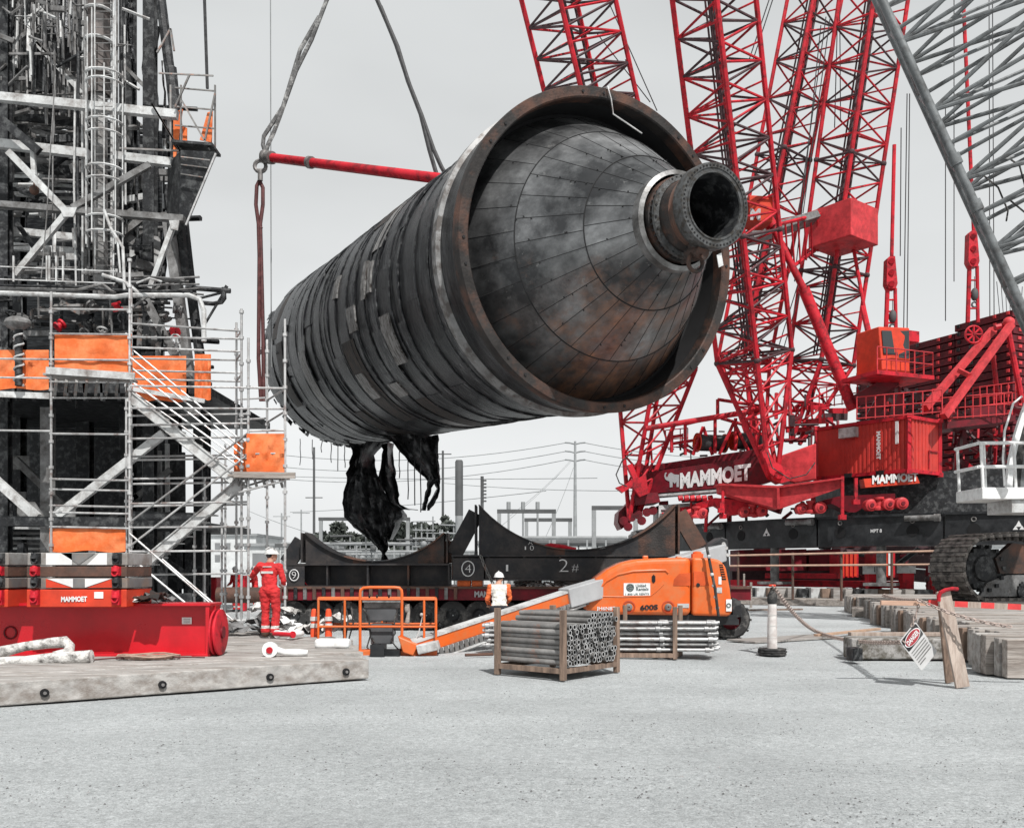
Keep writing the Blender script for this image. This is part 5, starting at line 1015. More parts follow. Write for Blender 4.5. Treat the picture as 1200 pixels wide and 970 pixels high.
# torn lagging sheets on the right flank
for k in range(44):
    x = rnd.uniform(128, 202); y = rnd.choice([rnd.uniform(-30, 120), rnd.uniform(118, 250), rnd.uniform(240, 330)]); w_ = rnd.uniform(2, 6); h = rnd.uniform(30, 80); d = rnd.uniform(31, 35); sk2 = rnd.uniform(-7, 5)
    x = min(x, 178 + (y + h) * .09)
    rows = [[P(x + w_ * (j / 4 - .5) * (1 - .6 * abs(i / 8 - .5)) + sk2 * i / 8 + 2 * noise.noise(V((i * .5, k, j * .3))), y + h * i / 8, d + .25 * noise.noise(V((i * .6, j * .8, k)))) for j in range(5)] for i in range(9)]
    mb = MB().sheet(rows, .03); tp_(mb, 'torn_lagging', rnd.choice([char, char2, char2, soot, plate_d if k % 3 == 0 else midsteel]))
# massed burnt pipework, level by level
for (n, x0, x1, y0, y1, d0, d1, ms, r0, r1, l0, l1, wg) in [
    (80, -30, 100, 112, 168, 30, 37, [soot, midsteel, midsteel, ltsteel], .03, .10, 15, 70, (5, 1, 3)), (80, -30, 100, 180, 240, 30, 37, [soot, midsteel, midsteel, ltsteel], .03, .10, 15, 60, (5, 1, 3)),
    (90, -20, 120, 245, 330, 29, 36, [soot, midsteel, ltsteel], .02, .08, 10, 50, (5, 2, 1)), (50, 130, 200, 120, 240, 31, 36, [soot, midsteel, char2], .03, .1, 14, 50, (.6, 4, 1.5)),
    (50, 130, 208, 240, 335, 30, 36, [soot, midsteel, char2], .03, .12, 12, 50, (1, 4, 2)), (140, -20, 222, 345, 440, 28, 35, [soot, midsteel, ltsteel, galv_d], .025, .09, 8, 45, (3, 3, 1)),
    (120, -40, 150, -25, 100, 29, 31, [soot, midsteel, midsteel, ltsteel], .02, .05, 12, 50, (2, 4, 2)), (36, -20, 210, 320, 348, 26.6, 29, [midsteel, soot, ltsteel], .02, .05, 20, 70, (6, 1, .5)),
    (90, -40, 104, -40, 90, 29.5, 30.6, [ltsteel, midsteel, soot], .015, .035, 25, 80, (.6, 6, .6)), (40, 0, 200, 620, 720, 29, 36, [soot, soot, soot, midsteel], .04, .12, 20, 60, (2, 3, 2))]:
    g = max(1, n // 12)
    for q in range(g): clutter(n // g, x0, x1, y0, y1, d0, d1, [rnd.choice(ms)], 'burnt_pipework', tow, r0, r1, l0, l1, wgt=wg)
clutter_done(tow, 'burnt_pipework')
mb = MB(); mb.box((-17.6, 38.5, 13.4), (6.6, .3, 12)); tp_(mb, 'burnt_wall', char2)
for i in range(30):
    x = rnd.uniform(10, 215); y = rnd.uniform(350, 440); c = P(x, y, rnd.uniform(27.5, 30)); mb = MB()
    if i % 2: mb.lathe([(.02, -.12), (.16, -.12), (.16, -.06), (.09, -.05), (.09, .05), (.16, .06), (.16, .12), (.02, .12)], 10, c, (rnd.uniform(-1, 1), rnd.uniform(-1, 1), rnd.uniform(-1, 1)))
    else: mb.torus(c, .14, .03, Matrix.Rotation(rnd.uniform(0, 3), 3, 'X')); mb.tube(c, c + V((0, .1, -.3)), .04, 6)
    tp_(mb, 'valve', [ltsteel, midsteel, soot, red][i % 4 if i % 8 == 3 or i % 4 != 3 else 0])
# railings at deck level with orange debris netting and pale toe boards
tbar(-30, 311, 135, 318, 1.2, 26.6, ltsteel, 'railing', .03); tbar(-30, 326, 135, 332, 1.2, 26.6, ltsteel, 'railing', .03); 
for x in (16, 55, 58, 66, 74): tbar(x, 300, x, 330, 1.8, 26.6, ltsteel, 'rail_post', .05)
def netting(q, d, par, name='netting', m=net, th=.02, wob=.08, label=None):
    (x0, y0, x1, y1) = q; nx_ = 16; ny_ = 10; rows = []
    for i in range(ny_ + 1):
        rows.append([P(lin(x0, x1, j / nx_) , lin(y0, y1, i / ny_) + 1.2 * math.sin(j / nx_ * math.pi * 3) * (i / ny_), d + wob * (noise.noise(V((j * .5, i * .6, x0))) + .7 * math.sin(j * .9 + i * .8 + x0)) * math.sin(math.pi * min(1, max(0, i / ny_)) * .9 + .15)) for j in range(nx_ + 1)])
    return MB().sheet(rows, th).build(name, m, par, label)
netting((-20, 410, 57, 456), 26.2, tow); netting((152, 417, 218, 470), 26.4, tow); netting((228, 415, 247, 468), 26.9, tow)
tbar(-20, 461, 58, 464, 7, 26.1, ltsteel, 'toe_board', .05); tbar(156, 456, 240, 470, 5, 26.3, ltsteel, 'toe_board', .05)
mb = MB(); mb.lathe([(.10, 0), (.10, 1.9)], 12, P(22, 452, 25.9)); mb2 = MB(); mb2.path([P(22, 452, 25.9) + V((.12 * math.cos(i * .7), .12 * math.sin(i * .7), i * .032)) for i in range(60)], .03, 5); 
wp = thing('wrapped_pipe', 'dark pipe spirally wrapped in pale tape standing by the orange netting', 'pipe', P(22, 452, 25.9)); mb.build('core', soot, wp); mb2.build('tape', ltsteel, wp); mb = MB(); mb.ball(P(20, 379, 25.9), (.34, .3, .2), 10, 6); mb.ball(P(26, 378, 25.9), (.25, .25, .14)); mb.build('cap', midsteel, wp)
# side platform high on the right, dark underside
for x, d in ((252, 28), (212, 28), (252, 30), (200, 28)): tbar(x, 100, x, 178, 1.8, d, galv_d, 'platform_post', .05)
for y in (107, 129, 151): tbar(205, y - 4, 253, y, 1.4, 28, galv_d, 'platform_rail', .04)
tbar(186, 86, 250, 89, 1.6, 28, galv_d, 'platform_rail', .04)
for a in [(213, 118, 246, 176), (240, 165, 252, 110), (178, 122, 212, 178), (205, 126, 222, 88), (184, 62, 200, 34), (200, 34, 204, 60), (140, 174, 212, 177), (178, 122, 214, 182)]: tbar(*a, 2, 27.8, galv_d, 'platform_brace', .05)
mb = MB(); mb.pprism([(203, 132), (214, 128), (208, 170), (206, 184), (203, 184)], 28.4, .04); tp_(mb, 'netting', net); mb = MB(); mb.pprism([(234, 164), (243, 132), (249, 130), (248, 167)], 28.4, .04); mb.pprism([(214, 148), (219, 150), (219, 165), (214, 166)], 28.5, .04); tp_(mb, 'netting', net)
tbar(206, 172, 254, 176, 3, 28, soot, 'platform_deck', .8)
mb = MB(); q0 = [P(212, 176, 27.6), P(252, 178, 27.6), P(217, 266, 27.9), P(210, 258, 27.9)]; mb.prism(q0, (-.75, 1.0, 0)); tp_(mb, 'platform_underside', soot)
tbar(253, 180, 218, 264, 2, 27.5, galv, 'platform_brace', .06); 
for y, x1 in ((188, 246), (197, 243), (208, 238)): tbar(212, y - 4, x1, y, 1.2, 27.5, galv_d, 'platform_brace', .04)
wr = MB(); wr.tube(P(239, -20, 29), P(243, 104, 29), .05, 5); wr.solo('guy_wire', rope_m, 'dark wire dropping past the high side platform', 'wire')
wr = MB(); wr.tube(P(317, -20, 36), P(318, 430, 36), .022, 4); wr.solo('tag_line', farsteel, 'thin pale line hanging plumb left of the drum', 'line')
# ================================================================== scaffold
scf = thing('scaffold', 'galvanised tube scaffold with stairs and orange netting in front of the tower', 'scaffold', (-9.5, 24, 0))
def sp_(mb, n, m=galv, par=None): return mb.build(n, m, par or scf)
def standard(x, ytop, d, z0=0.0):
    X = P(x, 0, d).x; zt_ = P(0, ytop, d).z; mb = MB(); mb.tube((X, d, z0), (X, d, zt_), .03, 8); z = z0 + .4
    while z < zt_: mb.tube((X, d, z), (X, d, z + .07), .056, 8); z += .62
    sp_(mb, 'standard')
def ledger(x0, y0, x1, y1, d0, d1=None, r=.026, m=galv, n='ledger'): mb = MB(); mb.tube(P(x0, y0, d0), P(x1, y1, d1 or d0), r, 7); return sp_(mb, n, m)
dF, dB = 22.5, 24.2
for x, y, d in [(60, 342, dF), (152, 305, dF), (154, 338, dB), (148, 390, dB + 1), (283, 362, dF), (277, 378, dB), (291, 396, dF - .3), (334, 374, dF - .3), (313, 398, dB - .3), (240, 560, dB), (260, 560, dB + .6), (264, 520, dB + 1.2), (228, 600, dB)]: standard(x, y, d)
for y0, y1 in [(379, 388), (395, 397), (407, 412), (420, 422), (434, 437), (444, 447)]: ledger(154, y0, 283, y1, dF if (y0 % 2) else dB)
for y in (386, 412, 437): ledger(283, y + 2, 277, y + 10, dF, dB)
for y0, y1 in [(452, 456), (478, 480)]: ledger(153, y0, 334, y1 - 1, dF - .3); ledger(277, y1 + 12, 313, y1 + 10, dB)
for y in (486, 497, 513, 534, 538, 560, 566, 589, 592, 617, 645, 672): ledger(152, y + 1, 290, y - 1 if y < 600 else y, dF if y % 2 else dB - .6)
ledger(270, 727, 291, 726, dF); ledger(250, 728, 292, 727, dF)
for y in (362, 391, 421, 447, 508, 561, 573, 592, 600, 617): ledger(58, y, 153, y + (2 if y > 560 else 1), dF if y not in (573, 600) else dB)
for y in (421, 443, 505): ledger(-20, y - 1, 60, y, dB)
for y in (513, 540): ledger(291, y - 8, 334, y - 9, dF - .3)
for y in (457, 483): ledger(313, y + 12, 334, y - 1, dB - .3, dF - .3); 
# stair flights and hand rails
def channel(x0, y0, x1, y1, w_, d, m=ltsteel): 
    A, B = P(x0, y0, d), P(x1, y1, d); up = (B - A).cross(V((0, 1, 0))).normalized(); hw = w_ / F * d; mb = MB(); mb.bar(A, B, .05, hw, up=up); mb.bar(A + up * hw * .48, B + up * hw * .48, .12, .03, up=up); mb.bar(A - up * hw * .48, B - up * hw * .48, .12, .03, up=up); return sp_(mb, 'stair_stringer', m)
def treads(x0, y0, x1, y1, d, n):
    for i in range(n): c = P(lin(x0, x1, (i + .5) / n), lin(y0, y1, (i + .5) / n), d); mb = MB(); mb.box((c.x, c.y + .4, c.z), (.24, .8, .03)); sp_(mb, 'tread', ltsteel)
channel(152, 464, 274, 562, 11, dF + .1); channel(156, 470, 276, 566, 8, dF + 1.0, midsteel); treads(154, 466, 274, 562, dF + .15, 12)
channel(284, 564, 152, 674, 11, dF + .3); channel(286, 566, 158, 676, 7, dF + 1.1, midsteel); treads(284, 564, 152, 674, dF + .35, 13)
channel(154, 680, 190, 712, 8, dF + .3, midsteel); 
for k in range(5): o_ = k * 11; ledger(153, 408 + o_ + (5 if k > 2 else 0), 285, 518 + o_ * .72, dF - .05 if k % 2 else dF + 1.0, r=.022, n='hand_rail')
for a in [(290, 508, 152, 612), (290, 533, 152, 640), (152, 625, 262, 720), (152, 652, 252, 735), (190, 655, 275, 728)]: ledger(*a, dF - .06, r=.026, n='hand_rail')
# bays with netting and boards
netting((64, 391, 154, 437), dF + .05, scf, wob=.03); netting((58, 619, 147, 646), dF + .05, scf, wob=.02); netting((289, 508, 333, 554), dF - .35, scf, wob=.07); netting((274, 517, 291, 556), dB - .6, scf, wob=.03)
mb = MB(); mb.bar(P(54, 434, dF - .1), P(158, 441, dF - .1), .04, .17); sp_(mb, 'toe_board', ltsteel)
mb = MB(); c0 = P(62, 444, dF), P(152, 444, dF); mb.bar(P(62, 443, dF + .45), P(152, 443, dF + .45), 1.0, .05); sp_(mb, 'deck_board', wood_g)
for k in range(8): x = 66 + k * 12; mb = MB(); mb.bar(P(x, 446, dF - .05), P(x - 2, 464, dF + 1.0), .06, .08); sp_(mb, 'deck_bearer', galv_d)
ledger(62, 466, 150, 466, dF + .9)
mb = MB(); mb.bar(P(274, 556, dF - .45), P(346, 557, dF - .45), .06, .14); mb.bar(P(274, 559, dF + .1), P(334, 559, dF + .1), 1.0, .05); sp_(mb, 'deck_board', wood)
for k in range(6): x = 278 + k * 10; mb = MB(); mb.bar(P(x, 561, dF - .4), P(x + 3, 570, dF + .5), .05, .07); sp_(mb, 'deck_bearer', galv_d)
ledger(334, 563, 280, 577, dF - .4); ledger(334, 556, 280, 572, dF + .5)
# ================================================================== crane mats and things on the left
uM = V((.815, .579, 0)); nM = V((-.579, .815, 0)); pM = V((-2.22, 14.8, 0)); angM = math.atan2(uM.y, uM.x)
mat_lab = ['front timber mat with bolt holes along its sawn edge', 'second timber mat behind the front one', 'third timber mat, the red beam resting across it', 'fourth timber mat beside the lift basket', 'timber mat under the red coverall worker', 'rearmost timber mat at the foot of the scaffold']
for k in range(6):
    o0 = pM + nM * (1.23 * k) + uM * ([0, .55, 1.0, 1.5, 1.2, .9][k]); Lm = 9.0
    t = thing('timber_mat', mat_lab[k], 'timber mat', o0 - uM * Lm / 2, 'timber mats on the left')
    for j in range(4):
        c = o0 + nM * (.15 + .302 * j) - uM * (Lm / 2 + rnd.uniform(-.05, .08)); mb = MB(); mb.box((c.x, c.y, .155 + rnd.uniform(-.012, .012)), (Lm, .293, .30), angM + rnd.uniform(-.001, .001)); ob = bev(mb.build('timber', wood_g, t), .018, 2)
        if k == 0 and j == 0:
            for px in (52, 190, 316, 405):
                kx = (px - 600) / F; s_ = (pM.x - kx * pM.y) / (uM.x - kx * uM.y); q = pM - uM * s_; q = V((q.x, q.y, .14)); mb = MB(); mb.tube(q - nM * .035 , q + nM * .03, .055, 14); mb2 = MB(); mb2.tube(q - nM * .05, q, .022, 8)
                hb = mb.build('bolt_recess', interior, t); mb2.build('bolt', hook_m, hb)
# red I beam lying on the mats
bD = 15.25; zB0 = .30; s_b = F / bD; xr = P(245, 0, bD).x; bt = P(0, 707, bD).z
rb = thing('steel_beam', 'glossy red welded I beam lying on the timber mats', 'steel beam', (-7, bD + .4, zB0))
redb = pmat('glossy beam red', (0.52, 0.012, 0.022), 0.3, 0, 0.15, .7, 7, (0.38, 0.012, 0.018), .25, 1.5, soft=.3)
mb = MB(); mb.box((xr - 3, bD + .34, (zB0 + bt) / 2), (6, .05, bt - zB0 - .08)); rbw = mb.build('web', redb, rb)
mb = MB(); mb.box((xr - 3, bD + .36, bt - .02), (6, .62, .045)); bev(mb.build('flange', redb, rb), .008); mb = MB(); mb.box((xr - 3, bD + .36, zB0 + .025), (6, .62, .045)); bev(mb.build('flange', redb, rb), .008)
mb = MB(); mb.box((xr - .05, bD + .36, (zB0 + bt) / 2), (.06, .58, bt - zB0 - .09)); mb.build('stiffener', redb, rb)
mb = MB(); mb.lathe([(.02, -.06), (.35, -.06), (.38, -.05), (.38, -.02), (.30, -.015), (.30, .015), (.38, .02), (.38, .05), (.35, .06), (.02, .06)], 40, (xr + .09, bD + .2, zB0 + .39), (1, 0, 0)); bev(mb.build('end_wheel', red, rb), .004); mb = MB(); mb.tube((xr + .15, bD + .2, zB0 + .39), (xr + .18, bD + .2, zB0 + .39), .1, 16); mb.build('hub', red_d, rb)
mb = MB(); c = P(219, 727, bD + .30); mb.box(c, (.16, .012, .11)); lb_ = mb.build('paper_label', white, rb)
for i in range(3): mb = MB(); mb.box(c + V((0, -.009, -.03 + .03 * i)), (.11, .004, .008)); mb.build('print_line', midsteel, lb_)
mb = MB(); mb.torus(P(12, 741, bD + .30), .1, .014, Matrix.Rotation(math.pi / 2, 3, 'X'), 20); mb.build('lifting_ring', red_d, rb)
# counterweight slabs stacked on the beam
cwm = [pmat('slab grey', (.30, .30, .295), .7, 0, .25, 3, 8, (.16, .13, .11), .3, 3, soft=.3), rust2, pmat('slab dark grey', (.15, .15, .15), .7, 0, .3, 3, 8, (.24, .17, .13), .25, 3, soft=.3), red_o]
zs = [(688, 711), (666, 689), (662, 681), (645, 662)]
rows = [(690, 711.5, 3), (676.5, 689.5, 2), (663, 676, 1), (647, 662.5, 0)]
def cw_stack(x0, x1, dx, names, d=15.0, first=True):
    for i, (ya, yb, mi) in enumerate(rows):
        ww = P(x1, 0, d).x - P(x0, 0, d).x; za, zb_ = P(0, yb, d).z, P(0, ya, d).z; cx = (P(x0, 0, d).x + P(x1, 0, d).x) / 2 + (.012 if i % 2 else 0)
        t = thing('counterweight', names[i], 'counterweight', (cx, d + .5, za), 'counterweights stacked on the red beam')
        mb = MB(); mb.box((cx, d + .5, (za + zb_) / 2), (ww, 1.05, zb_ - za - .012)); bev(mb.build('slab_body', cwm[mi], t), .012)
        hh = zb_ - za; f0 = d - .025
        def fq(pts, m, n): mb = MB(); mb.prism([V((cx + ww * (u - .5), f0 - .006, za + hh * v)) for u, v in pts], (0, -.006, 0)); return mb.build(n, m, t)
        if i in (1, 3):
            pale = letter
            fq([(.19, .06), (.45, .06), (.45, .94), (.10 + .09, .94)] if i == 3 else [(.20, .9), (.46, .9), (.46, .1)], pale, 'painted_patch'); fq([(.60, .06), (.80, .06), (.80, .94), (.72, .94)] if i == 3 else [(.58, .9), (.84, .9), (.58, .1)], pale, 'painted_patch')
            if i == 3: fq([(.34, .94), (.52, .08), (.68, .94)], cwm[2], 'painted_patch')
            else: fq([(.19, .1), (.19, .88), (.45, .08)], red_o, 'painted_patch'); fq([(.6, .08), (.85, .88), (.85, .1)], red_o, 'painted_patch')
        if i == 0:
            text('MAMMOET', V((cx + ww * -.15, f0 - .005, za + hh * .3)), V((cx + ww * .11, f0 - .005, za + hh * .32)), V((0, 0, hh * .3)), letter, t, ext=.01)
            fq([(.68, .5), (.77, .5), (.77, .85), (.68, .85)], white, 'paper_label')
        for u in (.10, .91):
            mb = MB(); c = V((cx + ww * (u - .5), d - .1, za + hh * .55)); mb.box(c + V((0, .05, 0)), (.12, .12, hh * .8)); mb.lathe([(.02, -.05), (.062, -.05), (.066, 0), (.04, .015), (.04, .05), (.02, .05)], 12, c + V((0, 0, .03)), (0, .3, 1)); mb.torus(c + V((0, -.03, -.03)), .045, .016, Matrix.Rotation(1.4, 3, 'X'), 12, 5)
            mb.build('lifting_lug', [red, soot, red, soot][i], t)
cw_stack(32, 149, 0, ['bottom red counterweight slab with white lettering', 'counterweight slab with red and white triangles', 'plain rust brown counterweight slab', 'top grey counterweight slab with pale patches'])
cw_stack(-80, 10, 0, ['bottom red slab of the stack cut off by the left edge', 'triangle painted slab of the stack cut off by the left edge', 'brown slab of the stack cut off by the left edge', 'top grey slab of the stack cut off by the left edge'], 14.98)
# slings, rope coil and rags on the mats
def solid(mb, n, m, lab, cat, g=None): return mb.solo(n, m, lab, cat, g)
mb = MB(); zf = .30
pts = [(-40, 776, 14.5), (0, 764, 14.6), (30, 757, 14.7), (60, 753, 14.7), (76, 752, 14.7), (82, 757, 14.6), (80, 765, 14.4), (72, 768, 14.3), (62, 769, 14.25)]
mb.path([P(*p) for p in pts], .085, 10, radii=[.085 + .012 * math.sin(i * 2.1) for i in range(9)]); solid(mb, 'round_sling', sling_m, 'dirty white round sling folded into a loop against the red beam', 'sling', 'white slings on the mat')
mb = MB(); mb.path([P(-50, 786, 14.1), P(0, 777, 14.15), P(30, 775, 14.2), P(60, 772, 14.2), P(90, 770, 14.3), P(107, 769, 14.3)], .095, 10, radii=[.09, .1, .09, .1, .1, .105]); solid(mb, 'round_sling', sling_m, 'straight white padded sling lying in front of the looped one', 'sling', 'white slings on the mat')
mb = MB()
for k in range(4): mb.path([V((-5.75 + rnd.uniform(-.02, .02) + (.38 + .04 * k) * math.cos(i * .35 + k), 14.85 + (.22 + .03 * k) * math.sin(i * .35 + k), .325 + .014 * k + .012 * math.sin(i * 1.3 + k))) for i in range(18)], .014, 5, closed=True)
solid(mb, 'rope_coil', pmat('tan rope', (.36, .25, .2), .9, 0, .3, 8), 'flattened coil of tan rope on the mat by the red beam', 'rope')
mb = MB(); mb.path([P(104, 773, 14.5), P(130, 771, 14.6), P(166, 769, 14.7), P(240, 770, 14.8)], .012, 5); solid(mb, 'rope', rope_r, 'thin red rope lying along the foot of the beam', 'rope')
def rubble(px, py, d, wx, hz, n, mats, name, lab, cat, seed, z0):
    r_ = random.Random(seed); c = P(px, py, d); mb = MB()
    for i in range(n):
        x = c.x + r_.gauss(0, .4) * wx; y = d + r_.gauss(0, .3) * wx * .6; z = z0 + abs(r_.gauss(0, .5)) * hz; a = r_.random() * 3.1
        rows_ = [[V((x + (u - .5) * wx * .5 * math.cos(a) - (v - .5) * .4 * math.sin(a), y + (u - .5) * wx * .5 * math.sin(a) + (v - .5) * .4 * math.cos(a), max(z0 + .02, z + .14 * noise.noise(V((u * 3, v * 3, i + seed))) + .16 * math.sin(u * 3.1) * hz))) for u in [q / 5 for q in range(6)]] for v in [q / 4 for q in range(5)]]
        mb.sheet(rows_, .03, r_.randrange(len(mats)))
    return mb.solo(name, mats, lab, cat)
rubble(160, 701, 15.4, .75, .12, 8, [sling_m, midsteel, rust], 'rag_heap', 'heap of grey rags and slings on top of the red beam', 'rags', 3, bt + .01)
rubble(301, 742, 20.2, 1.1, .55, 12, [sling_m, white, midsteel], 'tarpaulin_heap', 'crumpled white sheeting piled left of the red coverall worker', 'sheeting', 5, .3)
rubble(345, 738, 20.4, 1.2, .5, 14, [sling_m, white, soot], 'tarpaulin_heap', 'crumpled white and black sheeting right of the red coverall worker', 'sheeting', 9, .3)
rubble(262, 742, 21, .9, .25, 8, [red_o, wood, midsteel], 'debris_heap', 'low heap of orange and brown scraps under the scaffold stairs', 'debris', 12, .3)
# big white shackles with red pins
def big_shackle(px, py, d, rot, lab, z0=.31):
    c = P(px, py, d); c.z = z0 + .11; t = thing('bow_shackle', lab, 'shackle', (c.x, c.y, z0), 'white shackles on the mats'); M = Matrix.Rotation(rot, 3, 'Z')
    mb = MB(); mb.path([c + M @ V(q) * .72 for q in [(-.3, -.22, 0), (-.1, -.24, 0), (.12, -.25, 0), (.27, -.17, 0), (.33, 0, 0), (.27, .17, 0), (.12, .25, 0), (-.1, .24, 0), (-.3, .22, 0)]], .06, 12, radii=[.085, .058, .054, .058, .062, .058, .054, .058, .085]); mb.build('bow', white, t)
    mb = MB(); mb.tube(c + M @ V((-.2, -.27, 0)), c + M @ V((-.2, .25, 0)), .045, 12); mb.tube(c + M @ V((-.2, -.30, 0)), c + M @ V((-.2, -.26, 0)), .07, 12); mb.build('pin', red, t)
big_shackle(340, 748, 19.0, 1.0, 'white bow shackle lying at the feet of the red coverall worker', .31)
c = G(317, 770, .3); t = thing('bow_shackle', 'white shackle on its side showing a round red pin end', 'shackle', c, 'white shackles on the mats')
mb = MB(); mb.lathe([(.02, -.06), (.10, -.06), (.125, -.03), (.125, .05), (.02, .05)], 22, c + V((0, 0, .125)), (0, -1, .1)); mb.path([c + V((.08, .02, .12)), c + V((.22, .04, .08)), c + V((.42, .08, .07)), c + V((.58, .1, .07))], .06, 10, radii=[.06, .05, .062, .045]); mb.build('bow', white, t); mb = MB(); mb.tube(c + V((0, -.05, .125)), c + V((0, -.085, .12)), .052, 14); mb.build('pin', red, t)
c = P(390, 768, 16.9); mb = MB(); mb.box((c.x, c.y, .30 + .09), (.62, .3, .17)); ob = mb.solo('foam_pad', white, 'white rounded pad lying at the mat end before the basket', 'pad'); bev(ob, .06, 4)
# ================================================================== boom lift
blt = thing('boom_lift', 'orange telescopic boom lift with its basket resting near the ground', 'boom lift', (1.5, 23, 0))
def bp_(mb, n, m, par=None, label=None): return mb.build(n, m, par or blt, label)
kd = 19.2; kz = .22
def kx(px): return P(px, 0, kd).x
# basket
rails = []
ztop = P(0, 702, kd).z; zmid = P(0, 734, kd).z; zhi = P(0, 688, kd).z; zbt = P(0, 770, kd).z; dp = .95
for x, y in [(373, 0), (404, 0), (422, 0), (471, 0), (497, 0), (511, 0), (362, dp), (440, dp), (506, dp)]:
    mb = MB(); mb.tube((kx(x), kd + y, zbt + .05), (kx(x), kd + y, zhi - .12 if x in (422, 471) else ztop), .03 if x in (422, 471) else .024, 8); bp_(mb, 'basket_post', orange)
mb = MB(); mb.path([(kx(422), kd, zhi - .14), (kx(422.5), kd, zhi - .06), (kx(426), kd, zhi - .01), (kx(433), kd, zhi), (kx(462), kd, zhi), (kx(468), kd, zhi - .01), (kx(470.5), kd, zhi - .06), (kx(471), kd, zhi - .14)], .03, 8); bp_(mb, 'gate_bar', orange)
for z in (ztop, zmid):
    for a, b_ in [((362, dp), (373, 0)), ((373, 0), (511, 0)), ((511, 0), (506, dp)), ((362, dp), (506, dp))]: mb = MB(); mb.tube((kx(a[0]), kd + a[1], z), (kx(b_[0]), kd + b_[1], z), .024, 8); bp_(mb, 'basket_rail', orange)
mb = MB(); mb.box(((kx(366) + kx(511)) / 2, kd + dp / 2, zbt), (kx(511) - kx(366), dp, .08)); bp_(mb, 'basket_floor', midsteel)
mb = MB(); mb.pprism([(405, 763), (440, 761), (436, 771), (431, 775), (406, 775)], kd - .15, .35); mb.pprism([(468, 762), (511, 762), (511, 769), (470, 771)], kd - .12, .3); bev(bp_(mb, 'basket_base', orange), .015)
mb = MB(); mb.box((kx(412), kd - .156, P(0, 765, kd).z), (.2, .008, .07)); bp_(mb, 'paper_label', white)
mb = MB(); mb.box((kx(446), kd + .25, P(0, 717, kd).z), (.62, .3, .38)); mb.box((kx(446), kd + .25, P(0, 743, kd).z), (.45, .28, .42)); bev(bp_(mb, 'control_box', pmat('box grey', (.07, .073, .078), .6)), .02); mb = MB(); mb.box((kx(447), kd + .12, P(0, 704, kd).z), (.78, .26, .07)); mb.box((kx(447), kd + .09, P(0, 709, kd).z), (.74, .02, .12)); bev(bp_(mb, 'control_panel', midsteel), .01)
for x in (432, 441, 455): mb = MB(); mb.tube((kx(x), kd + .1, P(0, 703, kd).z), (kx(x), kd + .1, P(0, 698.5, kd).z), .018, 6); mb.ball((kx(x), kd + .1, P(0, 698, kd).z), .03, 8, 6); bp_(mb, 'joystick', soot)
mb = MB(); mb.box((kx(446), kd - .3, P(0, 764, kd).z), (.28, .4, .38)); mb.tube((kx(444), kd - .35, P(0, 774, kd).z), (kx(444), kd - .35, P(0, 752, kd).z), .09, 12); mb.box((kx(462), kd - .2, P(0, 766, kd).z), (.3, .3, .22)); bp_(mb, 'rotator', black)
hs_ = [[(404, 705), (408, 725), (405, 750), (410, 770)], [(411, 705), (414, 730), (409, 748), (414, 768)], [(425, 712), (432, 722), (434, 745), (430, 758), (438, 766)], [(466, 715), (462, 726), (463, 742), (458, 750), (466, 760), (478, 764)], [(436, 747), (444, 762), (456, 768), (470, 760)], [(402, 704), (400, 725), (403, 745), (399, 764)]]
for h in hs_: mb = MB(); mb.path([P(x, y, kd + .1 - .2 * (i % 2) * .3) for i, (x, y) in enumerate(h)], .017, 6); bp_(mb, 'hose', rubber)
mb = MB(); mb.path([P(477, 708, kd), P(479, 716, kd), P(477, 730, kd)], .04, 8, radii=[.05, .03, .05]); mb.ball(P(477, 713, kd), (.055, .05, .09), 8, 6); bp_(mb, 'harness', wood)
mb = MB(); mb.path([P(495, 722, kd), P(491, 740, kd), P(487, 750, kd)], .012, 5); mb.ball(P(494, 720, kd), .04, 8, 6); bp_(mb, 'grease_lance', ltsteel)
for lab, x in (('left', 368), ('right', 385)):
    d = kd + .55; t = thing('traffic_delineator', 'orange delineator post with white bands standing in the basket, ' + ('nearer the corner' if x == 368 else 'second from the corner'), 'delineator', (kx(x) + .02, d, zbt + .04), 'delineators in the lift basket')
    mb = MB(); c = P(x, 0, d); mb.lathe([(.02, P(0, 714, d).z + .02), (.05, P(0, 714, d).z), (.065, P(0, 718, d).z), (.085, zbt + .04)], 14, (c.x, d, 0)); mb.build('tube', pmat('cone orange', (.8, .09, .03), .5), t)
    for y0, y1 in ((722, 727), (730, 735)): mb = MB(); mb.lathe([(.082, P(0, y0, d).z), (.088, P(0, y1, d).z)], 14, (c.x, d, 0)); mb.build('reflective_band', tape_m, t)
# boom
bA = P(478, 762, kd - .15); bB = P(700, 688, 23.0); bC = P(846, 647, 25.2)
e_ = (bB - bA).normalized(); upb = V((0, 0, 1))
mb = MB(); mb.bar(bA, bA.lerp(bB, .93), .26, .27); bev(bp_(mb, 'fly_boom', orange), .02)
mb = MB(); off = V((0, 0, .155)); mb.bar(bA + off, bA.lerp(bB, .95) + off, .3, .05); mb.bar(bA - off * 1.1, bA.lerp(bB, .95) - off * 1.1, .30, .07); bp_(mb, 'boom_edge', ltsteel)
mb = MB(); mb.bar(bA.lerp(bB, .80), bC, .42, .46); bev(bp_(mb, 'base_boom', pmat('boom grey', (.40, .41, .42), .5, .1, .15, 2)), .025)
ct_ = MB(); ck = MB(); n_ = 34
dn = V((0, -.17, -.24))
for i in range(n_):
    p = bA.lerp(bB, .14 + .8 * i / n_) + dn; q = bA.lerp(bB, .14 + .8 * (i + .75) / n_) + dn; (ct_ if i % 2 else ck).bar(p, q, .10, .16)
bp_(ct_, 'cable_chain', galv_d); bp_(ck, 'cable_chain', midsteel)
